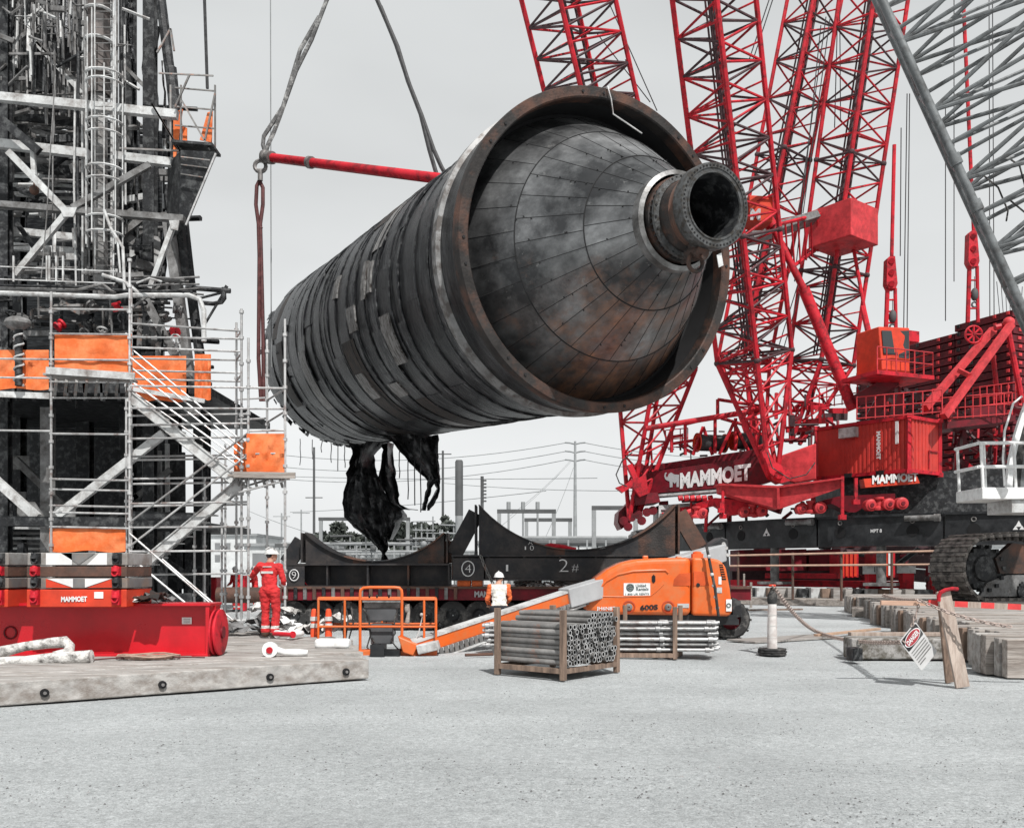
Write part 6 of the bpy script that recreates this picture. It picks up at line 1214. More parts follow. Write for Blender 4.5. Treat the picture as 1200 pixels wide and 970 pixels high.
mb = MB(); mb.path([bA.lerp(bB, .06) + dn * 1.5, bA.lerp(bB, .3) + dn * 1.55, bA.lerp(bB, .92) + dn * 1.3], .03, 6); bp_(mb, 'hose_track', ltsteel)
mb = MB(); mb.prism([P(466, 745, kd - .3), P(490, 755, kd - .3), P(484, 768, kd - .3), P(472, 764, kd - .3)], (0, .5, 0)); bev(bp_(mb, 'jib_bracket', orange), .02); mb = MB(); mb.prism([P(487, 756, kd - .32), P(512, 751, kd - .32), P(515, 761, kd - .32), P(490, 767, kd - .32)], (0, .4, 0)); bev(bp_(mb, 'slave_cylinder_cover', ltsteel), .02)
# counterweight end / turret pivot
mb = MB(); mb.pprism([(826, 642), (846, 629), (853, 632), (855, 660), (857, 700), (840, 700), (832, 660)], 25.0, .9); bev(bp_(mb, 'turret_plate', black), .03)
for x, y in ((848, 637), (851, 642), (853, 650)): mb = MB(); mb.tube(P(x, y, 24.97), P(x, y, 25.1), .05, 10); bp_(mb, 'pivot_pin', ltsteel)
# hood
hD = 22.6
hood = [(686, 716), (686, 698), (690, 688), (699, 677), (712, 667), (728, 659), (746, 655), (775, 653.5), (810, 653), (810, 721), (700, 720)]
mb = MB(); mb.pprism(hood, hD, 1.25); ho = bev(bp_(mb, 'hood', orange), .13, 4); ho.modifiers['bevel'].angle_limit = math.radians(30)
mb = MB(); mb.pprism([(811.5, 653), (832, 653.5), (844, 656), (851, 664), (856, 690), (859, 716), (855, 722), (811.5, 721)], hD, 1.25); h2 = bev(bp_(mb, 'rear_cover', orange), .10, 4); h2.modifiers['bevel'].angle_limit = math.radians(30)
# raised rib on the hood side and handle recesses whose shade is a darker orange
mb = MB(); mb.path([P(x, y, hD - .005) for x, y in [(702, 698), (699, 695), (701, 691), (710, 681), (724, 673), (742, 669), (765, 668), (780, 668), (783, 671)]], .028, 8); bp_(mb, 'pressed_rib', orange, ho)
mb = MB(); mb.path([P(x, y, hD - .004) for x, y in [(702, 698.5), (730, 699), (762, 698), (770, 692), (778, 684)]], .014, 8); bp_(mb, 'pressed_rib', orange, ho)
for x0, x1, y0, y1, par in ((789, 809, 671, 686, ho), (813, 830, 669, 686, h2)):
    mb = MB(); mb.pprism([(x0, y1), (x0 + 1, (y0 + y1) / 2), (x0 + 7, y0 + 1), (x1, y0), (x1, y1)] if par is ho else [(x0, y0), (x1 - 3, y0 + 1), (x1, y1 - 4), (x1 + 1, y1), (x0, y1)], hD - .012, .01); bp_(mb, 'handle_recess', pmat('recess shade orange', (.52, .075, .015), .5), par)
mb = MB(); mb.lathe([(.035, -.02), (.05, -.01), (.05, .02)], 12, P(818, 685, hD), (0, 1, 0)); mb.tube(P(818, 685, hD - .03), P(818, 685, hD + .02), .04, 10); bp_(mb, 'latch', soot, h2)
mb = MB(); mb.pprism([(764, 675), (766, 673), (768, 675), (768, 681), (766, 683), (764, 681)], hD - .02, .02); bp_(mb, 'vent_slot', interior, ho)
for x in (737, 783):
    mb = MB(); mb.lathe([(.16, .012), (.155, -.012), (.125, -.018), (.12, .0), (.02, .005)], 22, P(x, 711, hD), (0, 1, 0)); o = bp_(mb, 'lamp_recess', pmat('recess shade deep', (.40, .05, .012), .5), ho); mb = MB(); mb.lathe([(.085, -.025), (.07, -.035), (.02, -.035)], 16, P(x, 711, hD - .01), (0, 1, 0)); mb.lathe([(.085, .0), (.085, -.025)], 16, P(x, 711, hD - .01), (0, 1, 0)); bp_(mb, 'lamp', midsteel, o)  # lamp recesses get a darker orange in place of their shade
def decal(x0, y0, x1, y1, m, n, par, dd=.014): mb = MB(); mb.pprism([(x0, y0), (x1, y0), (x1, y1), (x0, y1)], hD - dd, .008); return bp_(mb, n, m, par)
sg = decal(731, 683, 762, 697.5, white, 'hire_sign', ho); grn = pmat('decal grey green', (.10, .13, .13), .6)
mb = MB(); mb.torus(P(738.5, 688, hD - .02), .075, .022, Matrix.Rotation(math.pi / 2, 3, 'X') , 18, 6); bp_(mb, 'emblem', grn, sg)
mb = MB(); mb.torus(P(738.5, 688, hD - .02), .03, .02, Matrix.Rotation(math.pi / 2, 3, 'X') , 12, 6); bp_(mb, 'emblem', grn, sg)
hz = lambda px: V((0, 0, px / F * hD))
text('United', P(745, 688, hD - .016), P(757, 687.5, hD - .016), hz(3.6), grn, sg); text('Rentals', P(745.5, 692, hD - .016), P(760, 691.5, hD - .016), hz(3.6), grn, sg); text('1 800 UR RENTS', P(733, 697, hD - .016), P(760.5, 696.8, hD - .016), hz(2.2), grn, sg)
text('JH6N87', P(699, 716, hD - .004), P(721, 716, hD - .004), hz(5.6), letter, ho, ext=.012, bold=.02); text('600S', P(750, 715, hD - .004), P(771, 714, hD - .004), hz(6.3), soot, ho, ext=.012, bold=.04)
decal(794, 707, 807.5, 712, ltsteel, 'warning_label', ho)
g_ = decal(851, 702, 857.5, 716, white, 'round_label', h2, .03); mb = MB(); mb.torus(P(854, 709, hD - .04), .045, .012, Matrix.Rotation(math.pi / 2, 3, 'X'), 14, 5); bp_(mb, 'label_ring', grn, g_)
decal(842, 675.5, 845.5, 684.5, white, 'warning_label', h2); decal(840, 688, 846, 694.5, ltsteel, 'warning_label', h2); mb = MB(); mb.pprism([(843, 661), (847, 661), (851, 679), (846, 679)], hD - .012, .01); lv = bp_(mb, 'louvre', interior, h2)
for i in range(6): mb = MB(); mb.pprism([(843.3 + i * .6, 662.5 + i * 2.8), (847.4 + i * .6, 662.5 + i * 2.8), (847.5 + i * .6, 663.3 + i * 2.8), (843.5 + i * .6, 663.3 + i * 2.8)], hD - .02, .01); bp_(mb, 'slat', orange, lv)
for x, y, w_ in ((756, 653, 6), (795, 654, 6), (705, 678, 5)): mb = MB(); mb.box(P(x, y, hD + .3), (w_ / F * hD, .2, .09)); bev(bp_(mb, 'hinge', orange, ho), .02)
mb = MB(); mb.lathe([(.11, 0), (.11, .1), (.09, .12), (.02, .13)], 14, P(817, 652, hD + .5)); mb.box(P(817, 651, hD + .5), (.26, .22, .1)); bp_(mb, 'filler_cap', pmat('cap orange', (.75, .12, .03), .5))
mb = MB(); mb.path([P(828, 640, hD - .15), P(833, 665, hD - .2), P(838, 690, hD - .25), P(842, 722, hD - .25)], .035, 8); o = bp_(mb, 'hose', rubber); 
for y in (652, 673, 686, 699, 712): mb = MB(); mb.ball(P(833 + (y - 665) * .16, y, hD - .22), .05, 8, 6); bp_(mb, 'clip', ltsteel, o)
# chassis and tyres
mb = MB(); mb.pprism([(690, 719), (860, 720), (866, 726), (866, 732), (690, 731)], hD + .2, 1.6); bp_(mb, 'chassis', black); mb = MB(); mb.pprism([(858, 700), (868, 704), (870, 722), (859, 724)], hD + .3, .6); bp_(mb, 'rear_bumper', soot)
for px, dd in ((855, 23.2), (706, 23.2), (852, 25.2), (703, 25.2)):
    c = P(px, 0, dd); c.z = .47; mb = MB(); mb.lathe([(.24, -.17), (.30, -.2), (.42, -.19), (.47, -.14), (.47, .14), (.42, .19), (.30, .2), (.24, .17)], 32, c, (0, 1, 0))
    wh = bp_(mb, 'wheel', rubber); tr2 = MB()
    for i in range(22): a = 2 * math.pi * i / 22; tr2.box(c + V((.475 * math.cos(a), (.08 if i % 2 else -.08), .475 * math.sin(a))), (.05, .22, .05), R=Matrix.Rotation(-a, 3, 'Y'))
    bp_(tr2, 'tread', rubber, wh); mb = MB(); mb.lathe([(.24, -.1), (.2, -.08), (.1, -.12), (.02, -.12)], 20, c, (0, 1, 0)); bp_(mb, 'rim', red_d, wh)
# ================================================================== transport trailer with two saddles
tD = 26.0
trl = thing('flatbed_trailer', 'long dark red flatbed trailer carrying the two black saddles', 'trailer', (P(600, 0, tD).x, tD, 0))
zd1 = P(0, 687, tD).z; zd0 = P(0, 703, tD).z
mb = MB(); mb.box(((P(330, 0, tD).x + P(880, 0, tD).x) / 2, tD + 1.6, (zd0 + zd1) / 2), (P(880, 0, tD).x - P(330, 0, tD).x, 3.2, zd1 - zd0)); dk = mb.build('deck', red_d, trl)
mb = MB(); mb.box(((P(330, 0, tD).x + P(880, 0, tD).x) / 2, tD - .03, zd1 - .03), (P(880, 0, tD).x - P(330, 0, tD).x, .08, .07)); mb.build('edge_rail', rust2, dk)
for i, x in enumerate(range(336, 540, 11)):
    mb = MB(); mb.box((P(x, 0, tD).x, tD - .05, (zd0 + zd1) / 2), (.09, .1, zd1 - zd0 - .05)); mb.build('edge_bracket', [rust2, soot, midsteel][i % 3], dk)
text('MAMMOET', P(556, 699.5, tD) + V((0, -.01, 0)), P(594, 699.5, tD) + V((0, -.01, 0)), V((0, 0, .17)), letter_g, dk, ext=.02)
for i, x in enumerate(range(345, 870, 31)):
    c = P(x, 0, tD + .35); mb = MB(); mb.lathe([(.2, -.14), (.26, -.17), (.40, -.15), (.42, -.1), (.42, .1), (.40, .15), (.26, .17), (.2, .14)], 24, (c.x, c.y, .42), (0, 1, 0)); w_ = mb.build('wheel', rubber, trl); mb = MB(); mb.lathe([(.2, -.12), (.14, -.06), (.02, -.06)], 16, (c.x, c.y, .42), (0, 1, 0)); mb.build('rim', soot, w_)
    mb = MB(); mb.box((c.x, c.y + .3, .75), (.2, .3, zd0 - .5)); mb.build('suspension_leg', soot, trl)
mb = MB(); mb.box((P(600, 0, tD).x, tD + 2.2, .62), (P(870, 0, tD).x - P(340, 0, tD).x, 1.2, .5)); mb.build('underframe', soot, trl)
for i, (x0, x1, m) in enumerate([(536, 552, sleeve_m), (553, 566, orange), (640, 700, galv_d), (600, 640, galv_d)]):
    mb = MB()
    if m in (galv_d,):
        for k in range(18): mb.path([P(rnd.uniform(x0, x1), 687 - rnd.uniform(0, 6), tD + .3), P(rnd.uniform(x0, x1), 683 - rnd.uniform(0, 6), tD + .35), P(rnd.uniform(x0, x1), 687 - rnd.uniform(0, 5), tD + .4)], .03, 5)
        mb.solo('chain_heap', m, ['long tangle of chain along the trailer deck edge', 'shorter tangle of chain right of the white helmet'][i - 2], 'chain')
    else: mb.box(P((x0 + x1) / 2, 683, tD + .3), ((x1 - x0) / F * tD, .5, .19)); bev(mb.solo('dunnage_bag', m, ['pale orange bag on the trailer deck left of the white helmet', 'bright orange bag nearest the white helmet'][i], 'bag'), .04)
def saddle(x0, x1, xl, xr, yt, yb, ypk, ylow, d, label, red_edge):
    t = thing('transport_saddle', label, 'saddle', P((x0 + x1) / 2, yb, d), 'black transport saddles on the trailer')
    zt_, zb2 = P(0, yt, d).z, P(0, yb, d).z; X0, X1 = P(x0, 0, d).x, P(x1, 0, d).x; cx, ww = (X0 + X1) / 2, X1 - X0
    mb = MB(); mb.box((cx, d + .5, (zt_ + zb2) / 2), (ww, .06, zt_ - zb2 - .1)); mb.build('beam_web', saddle_m, t)
    for z in (zt_ - .025, zb2 + .025): mb = MB(); mb.box((cx, d + .5, z), (ww, 1.0, .05)); mb.build('beam_flange', saddle_m, t)
    n_ = max(4, int(ww / .95))
    for i in range(n_ + 1): mb = MB(); mb.box((X0 + .03 + (ww - .06) * i / n_, d + .5, (zt_ + zb2) / 2), (.05, .9, zt_ - zb2 - .105)); mb.build('stiffener', saddle_m if i % 3 else rust, t)
    arc = []; XL, XR = P(xl, 0, d).x, P(xr, 0, d).x; cxs = (XL + XR) / 2; hw = (XR - XL) / 2; zp, zl = P(0, ypk, d).z, P(0, ylow, d).z; sag = zp - zl; R_ = (hw * hw + sag * sag) / (2 * sag)
    for i in range(33): u = -hw + 2 * hw * i / 32; arc.append((cxs + u, zl + R_ - math.sqrt(R_ * R_ - u * u)))
    for dd in (.12, .82):
        mb = MB(); th = .05
        for i in range(32):
            (xa, za), (xb, zb_) = arc[i], arc[i + 1]; q = [V((xa, d + dd, zt_ - .02)), V((xb, d + dd, zt_ - .02)), V((xb, d + dd + th, zt_ - .02)), V((xa, d + dd + th, zt_ - .02)), V((xa, d + dd, za)), V((xb, d + dd, zb_)), V((xb, d + dd + th, zb_)), V((xa, d + dd + th, za))]
            mb.hexa(q, 1 if red_edge and (i > 25 or 10 < i < 14) else 0)
        mb.build('cradle_plate', [saddle_m, rust], t)
    mb = MB()
    for i in range(32):
        (xa, za), (xb, zb_) = arc[i], arc[i + 1]; mb.bar(V((xa, d + .5, za + .02)), V((xb, d + .5, zb_ + .02)), .95, .035, 1 if i > 24 or 8 < i < 14 else 0, up=V((0, 0, 1)))
    mb.build('cradle_lining', [saddle_m, rust2], t)
    for (xa, ya, xb, m) in ((xl, ypk, x0 + 3, saddle_m), (xr, ypk, x1 - 2, rust2)):
        mb = MB(); mb.bar(P(xa + (-3 if xa == xl else 3), ya + 9, d + .45), P(xb, yt, d + .45), .45, .17, up=V((0, 1, 0))); mb.build('strut', m, t); mb = MB(); s_ = -1 if xa == xl else 1; mb.box((P(xa, 0, d).x + s_ * .09, d + .5, (zt_ + zp) / 2 + .02), (.05, .96, zp - zt_)); mb.build('end_plate', saddle_m if xa == xl else rust, t)
    return t
s9 = saddle(334, 527, 357, 520, 660, 688, 625, 658, tD, 'black saddle chalked with a circled nine, nearer the scaffold', True)
s4 = saddle(529, 826, 561, 792, 650, 680, 592, 645, tD - .1, 'larger black saddle chalked with a circled four behind the boom lift', True)
def chalk(s_, x, y, h, w_, d, par): text(s_, P(x, y, d), P(x + w_, y, d), V((0, 0, h / F * d)), letter, par, name='chalk_mark', ext=.012, bold=-.02)
def ringc(x, y, r, d, par): mb = MB(); mb.torus(P(x, y, d - .02), r / F * d, .014, Matrix.Rotation(math.pi / 2, 3, 'X'), 26, 4, .82); mb.build('chalk_ring', letter, par)
dw = tD + .02
mb = MB(); mb.box(P(346, 674, tD + .03), (P(357, 0, tD).x - P(335, 0, tD).x, .02, .56)); mb.build('face_plate', saddle_m, s9); chalk('9', 342, 677.5, 8, 5, tD, s9); ringc(344.5, 673.8, 6.5, tD, s9)
mb = MB(); mb.box(P(549, 666, tD - .08), (P(567, 0, tD).x - P(531, 0, tD).x, .02, .58)); mb.build('face_plate', saddle_m, s4); chalk('4', 545, 670.5, 9.5, 7, tD - .1, s4); ringc(548.5, 666, 8.8, tD - .1, s4)
mb = MB(); mb.box(P(680, 666, tD - .06), (P(792, 0, tD).x - P(570, 0, tD).x, .012, .58)); mb.build('face_plate', saddle_m, s4)
chalk('1', 593, 669, 7.5, 2.5, tD - .075, s4); chalk('2', 655, 670, 15, 11, tD - .075, s4); chalk('#', 670, 670, 9, 8, tD - .075, s4); chalk('1', 615, 644, 4, 1.5, tD, s4); chalk('0', 621, 644.5, 5.5, 4.5, tD, s4); chalk('A', 619, 638, 5, 5, tD, s4)
chain(P(563, 650, tD - .3), P(578, 684, tD - .3), .05, galv_d, 'lashing_chain', 'dark lashing chain hanging over the circled four saddle beam', ll=.12, r=.02)
mb = MB(); mb.path([P(632, 643, tD + .3), P(645, 639, tD + .3), P(662, 641, tD + .3), P(672, 645, tD + .35)], .07, 8); mb.path([P(640, 643, tD + .2), P(656, 640, tD + .2), P(675, 644, tD + .2)], .06, 8); mb.solo('round_sling', red, 'red sling lying in the low of the circled four saddle', 'sling')
# pipe lying behind the worker
mb = MB(); mb.tube(P(255, 697, 30), P(352, 697, 30), .26, 14); mb.solo('steel_pipe', rust2, 'large rusty pipe lying beyond the red coverall worker', 'pipe')
rubble(352, 683, 26.5, .5, .25, 5, [red, red_l], 'red_cloth', 'bright red cloth on the trailer end below the circled nine', 'cloth', 21, P(0, 690, 26.5).z)
for i, (x, y0, w_, lab) in enumerate([(250, 676, 14, 'red machine cover seen through the scaffold'), (284, 674, 12, 'second red machine cover right of the first')]):
    mb = MB(); d = 38; c = P(x, 0, d); h = P(0, y0, d).z; mb.box((c.x, d, h / 2), (w_ / F * d, .8, h)); bev(mb.solo('machine_cover', red, lab, 'machine', 'red machines beyond the scaffold'), .06)
# ================================================================== racks of scaffold tubes
def rack(c0, a, b_, Ls, Wd, Hh, rackm, lab, ncol, nrow, tl, tr_, tm, coup=False, ext=(.25, .25), slope=0, tname='scaffold_tube', tlab='', grp='', r_tube=.028, seed=1):
    """c0: near corner on the ground; a: along the tubes (away from the end face); b_: across the end face"""
    rr = random.Random(seed); t = thing('tube_rack', lab, 'rack', c0); z0 = .2 if not coup else .13
    cs = [c0, c0 + a * Ls, c0 + b_ * Wd, c0 + a * Ls + b_ * Wd]
    for p in cs: mb = MB(); mb.bar(p, p + V((0, 0, Hh)), .085, .085, up=a); bev(mb.build('post', rackm, t), .006)
    for p, q in ((cs[0], cs[1]), (cs[2], cs[3]), (cs[0], cs[2]), (cs[1], cs[3])): mb = MB(); mb.bar(p + V((0, 0, z0 - .06)), q + V((0, 0, z0 - .06)), .07, .08); mb.build('cross_bar', rackm, t)
    me = None; pit = (Wd - .1) / ncol
    for j in range(nrow):
        nc = ncol if j % 2 == 0 else ncol - 1
        for i in range(nc):
            u = .09 + pit * (i + (.5 if j % 2 else 0)) + .0 ; f = u / Wd
            if slope and j > nrow * (.72 + .38 * min(1, max(0, (f - .28) / .45))): continue
            z = z0 + r_tube + .01 + j * pit * .866
            e0 = rr.uniform(-.05, .05)
            if me is None:
                mb = MB(); mb.pipe((0, 0, 0), (tl, 0, 0), r_tube, r_tube * .68, 12, 0, 1, 2)
                if coup:
                    for q in (.04, .35, .68, .95): mb.lathe([(r_tube * 1.02, -.05), (r_tube * 1.6, -.04), (r_tube * 1.6, .04), (r_tube * 1.02, .05)], 10, (tl * q, 0, 0), (1, 0, 0))
                me = mb.mesh(tname, [tm, interior, galv])
            o = bpy.data.objects.new(tname, me); COL.objects.link(o); p = c0 + b_ * u - a * (ext[0] + e0); o.location = (p.x, p.y, z + rr.uniform(-.004, .004)); o.rotation_euler = (0, 0, math.atan2(a.y, a.x) + rr.uniform(-.006, .006)); tag(o, tlab, 'scaffold tube', grp)
    return t
a1_ = V((-.77, .638, 0)); b1_ = V((.638, .77, 0))
rack(V((.795, 14.58, 0)), a1_, b1_, 1.34, 1.5, 1.09, wood_b, 'rusty post rack of plain tubes standing nearest on the gravel', 15, 10, 1.5, 0, galv_d, ext=(.02, 0), slope=1, tlab='plain scaffold tube with an open end stacked in the nearest rack', grp='plain tubes in the nearest rack', r_tube=.044, seed=2)
aB = V((-1, .06, 0)).normalized(); bB2 = V((.3, .95, 0)).normalized()
c2_ = G(846, 772)
rack(c2_ + V((-.9, 0, 0)), aB, bB2, 1.1, .8, 1.0, wood_b, 'rack of coupled ledgers beside the lift, its posts half hidden', 6, 6, 3.0, 0, galv, True, ext=(.75, .1), tlab='scaffold ledger with wedge couplings stacked in the right rack', grp='coupled ledgers in the right rack', r_tube=.032, seed=4)
rack(G(600, 768) + V((1.15, .3, 0)), V((-1, .05, 0)).normalized(), bB2, 1.1, .8, .62, wood_b, 'rack of ledgers partly hidden behind the nearest rack', 6, 5, 2.0, 0, galv, True, ext=(.2, .1), tlab='scaffold ledger poking out behind the nearest rack', grp='coupled ledgers behind the nearest rack', r_tube=.032, seed=6)
mb = MB(); mb.tube(G(545, 769) + V((0, 0, .03)), G(578, 768) + V((0, 0, .03)), .03, 8); mb.solo('loose_pole', rust2, 'short rusty pole on the gravel left of the nearest rack', 'pole')
# ================================================================== right foreground
dl = G(905, 767); t = thing('traffic_delineator', 'white delineator tube on stacked rubber feet holding a chain', 'delineator', dl)
mb = MB(); mb.lathe([(.10, .12), (.095, .5), (.085, 1.02)], 20, dl); mb.build('tube', pmat('dirty white plastic', (.66, .63, .61), .5, 0, .15, 3, 7, (.40, .34, .32), .3, 4, soft=.3), t); mb = MB(); mb.lathe([(.085, 1.02), (.10, 1.08), (.10, 1.2), (.075, 1.24), (.04, 1.3), (.04, 1.34), (.02, 1.36)], 18, dl); mb.build('neck', rubber, t)
mb = MB(); mb.torus(dl + V((0, 0, 1.39)), .05, .028); mb.build('handle', red_o, t)
for z in (.35, .58, .80): mb = MB(); mb.lathe([(.1, z), (.1, z + .012)], 18, dl); mb.build('band', tape_m, t)
for i, z in enumerate((0, .045, .09)):
    mb = MB(); pts = [dl + V((.29 * math.cos(k * math.pi / 4 + .2 + i * .3), .29 * math.sin(k * math.pi / 4 + .2 + i * .3), z + .003)) for k in range(8)]; mb.prism(pts, (0, 0, .04)); bev(mb.build('rubber_foot', rubber, t), .01)
# danger sign post of two leaning planks
pp = G(1122, 806); t = thing('sign_post', 'leaning post of two timber planks carrying the barrier board', 'post', pp)
wpl = pmat('pale plank', (.40, .335, .29), .85, 0, .25, 3, 8, (.22, .15, .12), .3, 3, .3, 25, st=(4, 4, .6), soft=.3)
mb = MB(); mb.bar(P(1128, 805, 13.75), P(1105, 692, 13.9), .20, .055, up=V((0, 1, 0))); bev(mb.build('plank', wpl, t), .006); mb = MB(); mb.bar(P(1113, 799, 14.35), P(1103, 694, 14.0), .13, .055, up=V((0, 1, 0))); bev(mb.build('plank', wood_b, t), .006)
mb = MB(); mb.path([P(1100, 699, 13.85), P(1102, 694, 13.83), P(1108, 691, 13.82), P(1116, 689.5, 13.82), P(1122, 690, 13.85)], .03, 8); mb.path([P(1100, 699, 13.85), P(1100, 704, 13.86)], .03, 8); mb.build('red_rag', red, t)
mb = MB(); mb.bar(P(1032, 706, 14.1), P(1098, 707, 14.08), .06, .07); br = mb.solo('barrier_board', pmat('tan board', (.47, .30, .22), .8, 0, .2, 4, st=(.5, 5, 5)), 'tan timber board reaching left from the leaning post', 'board'); bev(br, .004)
b2 = thing('barrier_board', 'red and white striped barrier board right of the leaning post', 'board', P(1120, 707, 14.05)); 
A, B = P(1088, 706, 14.02), P(1260, 714, 13.6)
for i in range(11): mb = MB(); mb.bar(A.lerp(B, i / 11), A.lerp(B, (i + 1) / 11), .035, .085); mb.build('stripe', redband if i % 2 == 0 else wpl, b2)
# danger sign
S0 = P(1054, 751, 14.0); su_ = P(1072.5, 728, 14.05) - S0; sw = P(1080, 786, 14.0) - S0; sn = su_.cross(sw).normalized()
if sn.y > 0: sn = -sn
def spt(u, w_, o=0): return S0 + su_ * u + sw * w_ + sn * o
t = thing('danger_sign', 'tilted white DANGER sign hanging from a chain below the tan board', 'sign', spt(.5, 1))
def splate(q, o, m, n, par=None): mb = MB(); mb.prism([spt(u, w_, o) for u, w_ in q], sn * .004); return mb.build(n, m, par or t)
def rrect(u0, u1, w0, w1, r, ar=1.5):
    pts = []
    for cx, cy, a0 in ((u1 - r, w1 - r / ar, 0), (u0 + r, w1 - r / ar, 90), (u0 + r, w0 + r / ar, 180), (u1 - r, w0 + r / ar, 270)):
        for k in range(5): a = math.radians(a0 + 22.5 * k); pts.append((cx + r * math.cos(a), cy + r / ar * math.sin(a)))
    return pts
bd = splate(rrect(0, 1, 0, 1, .08), 0, pmat('dull sign white', (.48, .48, .48), .6, 0, .12, 6), 'board'); splate(rrect(.04, .96, .03, .39, .06), .006, soot, 'header', bd)
ov = lambda k: [(.5 + .44 * k * math.cos(i * math.pi / 14), .21 + .155 * k * math.sin(i * math.pi / 14)) for i in range(28)]
splate(ov(1.0), .012, white, 'oval', bd); splate(ov(.9), .018, pmat('sign red', (.30, .03, .04), .6), 'oval', bd)
text('DANGER', spt(.17, .275, .022), spt(.83, .275, .022), su_ * 0 - sw * .13, letter, bd, ext=.004, bold=.03)
for i in range(6):
    w0 = .46 + .075 * i; splate([(.1, w0), (.9 if i < 5 else .45, w0), (.9 if i < 5 else .45, w0 + .026), (.1, w0 + .026)], .007, midsteel, 'print_line', bd)
chain(P(1077, 707, 14.05), spt(.75, .0, .01), .02, chain_m, 'short_chain', 'short chain holding the danger sign under the tan board', ll=.06, r=.009)
chain(P(906, 687, 18.7), G(956, 742) + V((0, 0, .06)), .12, chain_m, 'barrier_chain', 'chain running down from the white delineator to the loose plank', ll=.13, r=.012)
chain(G(956, 742) + V((0, 0, .06)), spt(.1, .1, .02), .10, chain_m, 'barrier_chain', 'slack chain running along the gravel up to the danger sign', ll=.13, r=.012)
chain(P(1075, 702, 14.0), P(1185, 734, 13.2), .06, chain_m, 'barrier_chain', 'chain falling to the right from the leaning post', ll=.075, r=.012)
chain(P(1035, 697, 17), P(1075, 703, 14.1), .03, chain_m, 'barrier_chain', 'chain lying on the stacked mats behind the tan board', ll=.085, r=.014)
mb = MB(); c = G(1048, 772); mb.box((c.x + .15, c.y + .2, .2), (1.95, .5, .4), -.02); bev(mb.solo('concrete_block', pmat('mossy concrete', (.30, .29, .28), .95, 0, .3, 3, 9, (.10, .09, .075), .5, 5, .6, 14, soft=.15), 'long rough stained concrete block lying behind the danger sign', 'block'), .03)
mb = MB(); mb.box((c.x + .35, c.y + .55, .44), (2.0, .2, .07), -.03); bev(mb.solo('plank', wpl, 'pale plank resting on the concrete block', 'plank'), .006)
c = P(1001, 0, 17.7); mb = MB(); mb.box((c.x - .95 + .9, 17.55, .14), (.18, .36, .24)); bev(mb.solo('timber_block', soot, 'small black timber stub at the left end of the concrete block', 'timber'), .01)
A, B = G(956, 747), G(1030, 741); mb = MB(); mb.bar(A + V((0, 0, .06)), B + V((0, 0, .1)), .12, .06); bev(mb.solo('plank', pmat('tan plank', (.42, .28, .2), .85, 0, .25, 4), 'tan plank lying on the gravel where the chain is tied', 'plank'), .006)
A, B = G(862, 716), G(940, 715); mb = MB(); mb.bar(A + V((0, 0, .05)), B + V((0, 0, .05)), .14, .06); mb.solo('plank', wood_b, 'brown plank on the gravel right of the lift tyre', 'plank')
A, B = G(868, 752), G(968, 746); mb = MB(); mb.bar(A + V((0, 0, .02)), B + V((0, 0, .02)), .9, .04); mb.solo('plank', wood_g, 'flat grey board half buried left of the tan plank', 'plank')
for i, (x, y, h) in enumerate([(880, 712, 30), (872, 706, 34), (866, 700, 30)]):
    p = G(x, y); mb = MB(); mb.bar(p, p + V((0, 0, h / (F / p.y))), .09, .09); mb.solo('stake', wood, 'upright timber stake behind the lift tyre, ' + ['nearest of three', 'middle of three', 'farthest of three'][i], 'stake', 'stakes behind the lift tyre')
p = G(987, 691); t = thing('safety_cone', 'small orange cone with a pale band at the end of the long timber', 'cone', p); mb = MB(); mb.lathe([(.02, 1.0), (.07, .98), (.2, .08), (.34, .07), (.34, .0)], 16, p); mb.build('cone_body', rust2, t); mb = MB(); mb.lathe([(.125, .66), (.165, .4)], 16, p); mb.build('band', tape_m, t)
# stacked mats on the right
e1 = V((6, 23.2, 0)).normalized(); e2 = V((.993, -.12, 0)); q0 = V((7.8, 14.8, 0)); angE = math.atan2(e2.y, e2.x)
protos = []
for v_ in range(3):
    mt = thing('timber_mat', 'timber mat', 'timber mat', (0, 0, 0), 'timber mats stacked on the right'); tl_ = 6.0
    for j in range(5):
        mb = MB(); hgt = .64 + rnd.uniform(-.035, .03); mb.box((tl_ / 2 + rnd.uniform(-.16, .16), .125 + .246 * j, hgt / 2), (tl_, rnd.uniform(.19, .235), hgt), rnd.uniform(-.012, .012)); bev(mb.build('timber', rnd.choice([wood, wood_g, wood_g, wood, wood_b]), mt), .008, 1)
    protos.append(mt)
for k in range(20):
    off = rnd.uniform(-.12, .12) + (.5 if k % 6 == 3 else 0)
    p = q0 + e1 * (1.24 * k) + e2 * off; p.z = .005
    lab = 'nearest deep timber mat of the right hand stack' if k == 0 else 'second nearest deep timber mat of the right hand stack' if k == 1 else 'farthest deep timber mat of the right hand stack' if k == 19 else 'deep timber mat in the middle of the row leading to the crawler'
    if k < 3: mt = protos[k]; mt.location = p; mt.rotation_euler = (0, 0, angE); mt['label'] = lab
    else: dup(protos[k % 3], p, angE + rnd.uniform(-.015, .015), label=lab)
for i, (x, y) in enumerate([(1006, 722), (1016, 719)]):
    p = G(x, y); mb = MB(); mb.box((p.x, p.y, .17), (.45, 1.3, .33), -.35); bev(mb.solo('timber_block', wood, ['loose squared timber lying left of the right mat stack, nearer one', 'loose squared timber lying left of the right mat stack, farther one'][i], 'timber'), .02)
p = G(884, 736); mb = MB(); mb.box((p.x - .35, p.y + .2, .22), (.45, .5, .42)); bev(mb.solo('concrete_block', concrete_m, 'grey concrete cube beside the lift rear tyre', 'block'), .02)
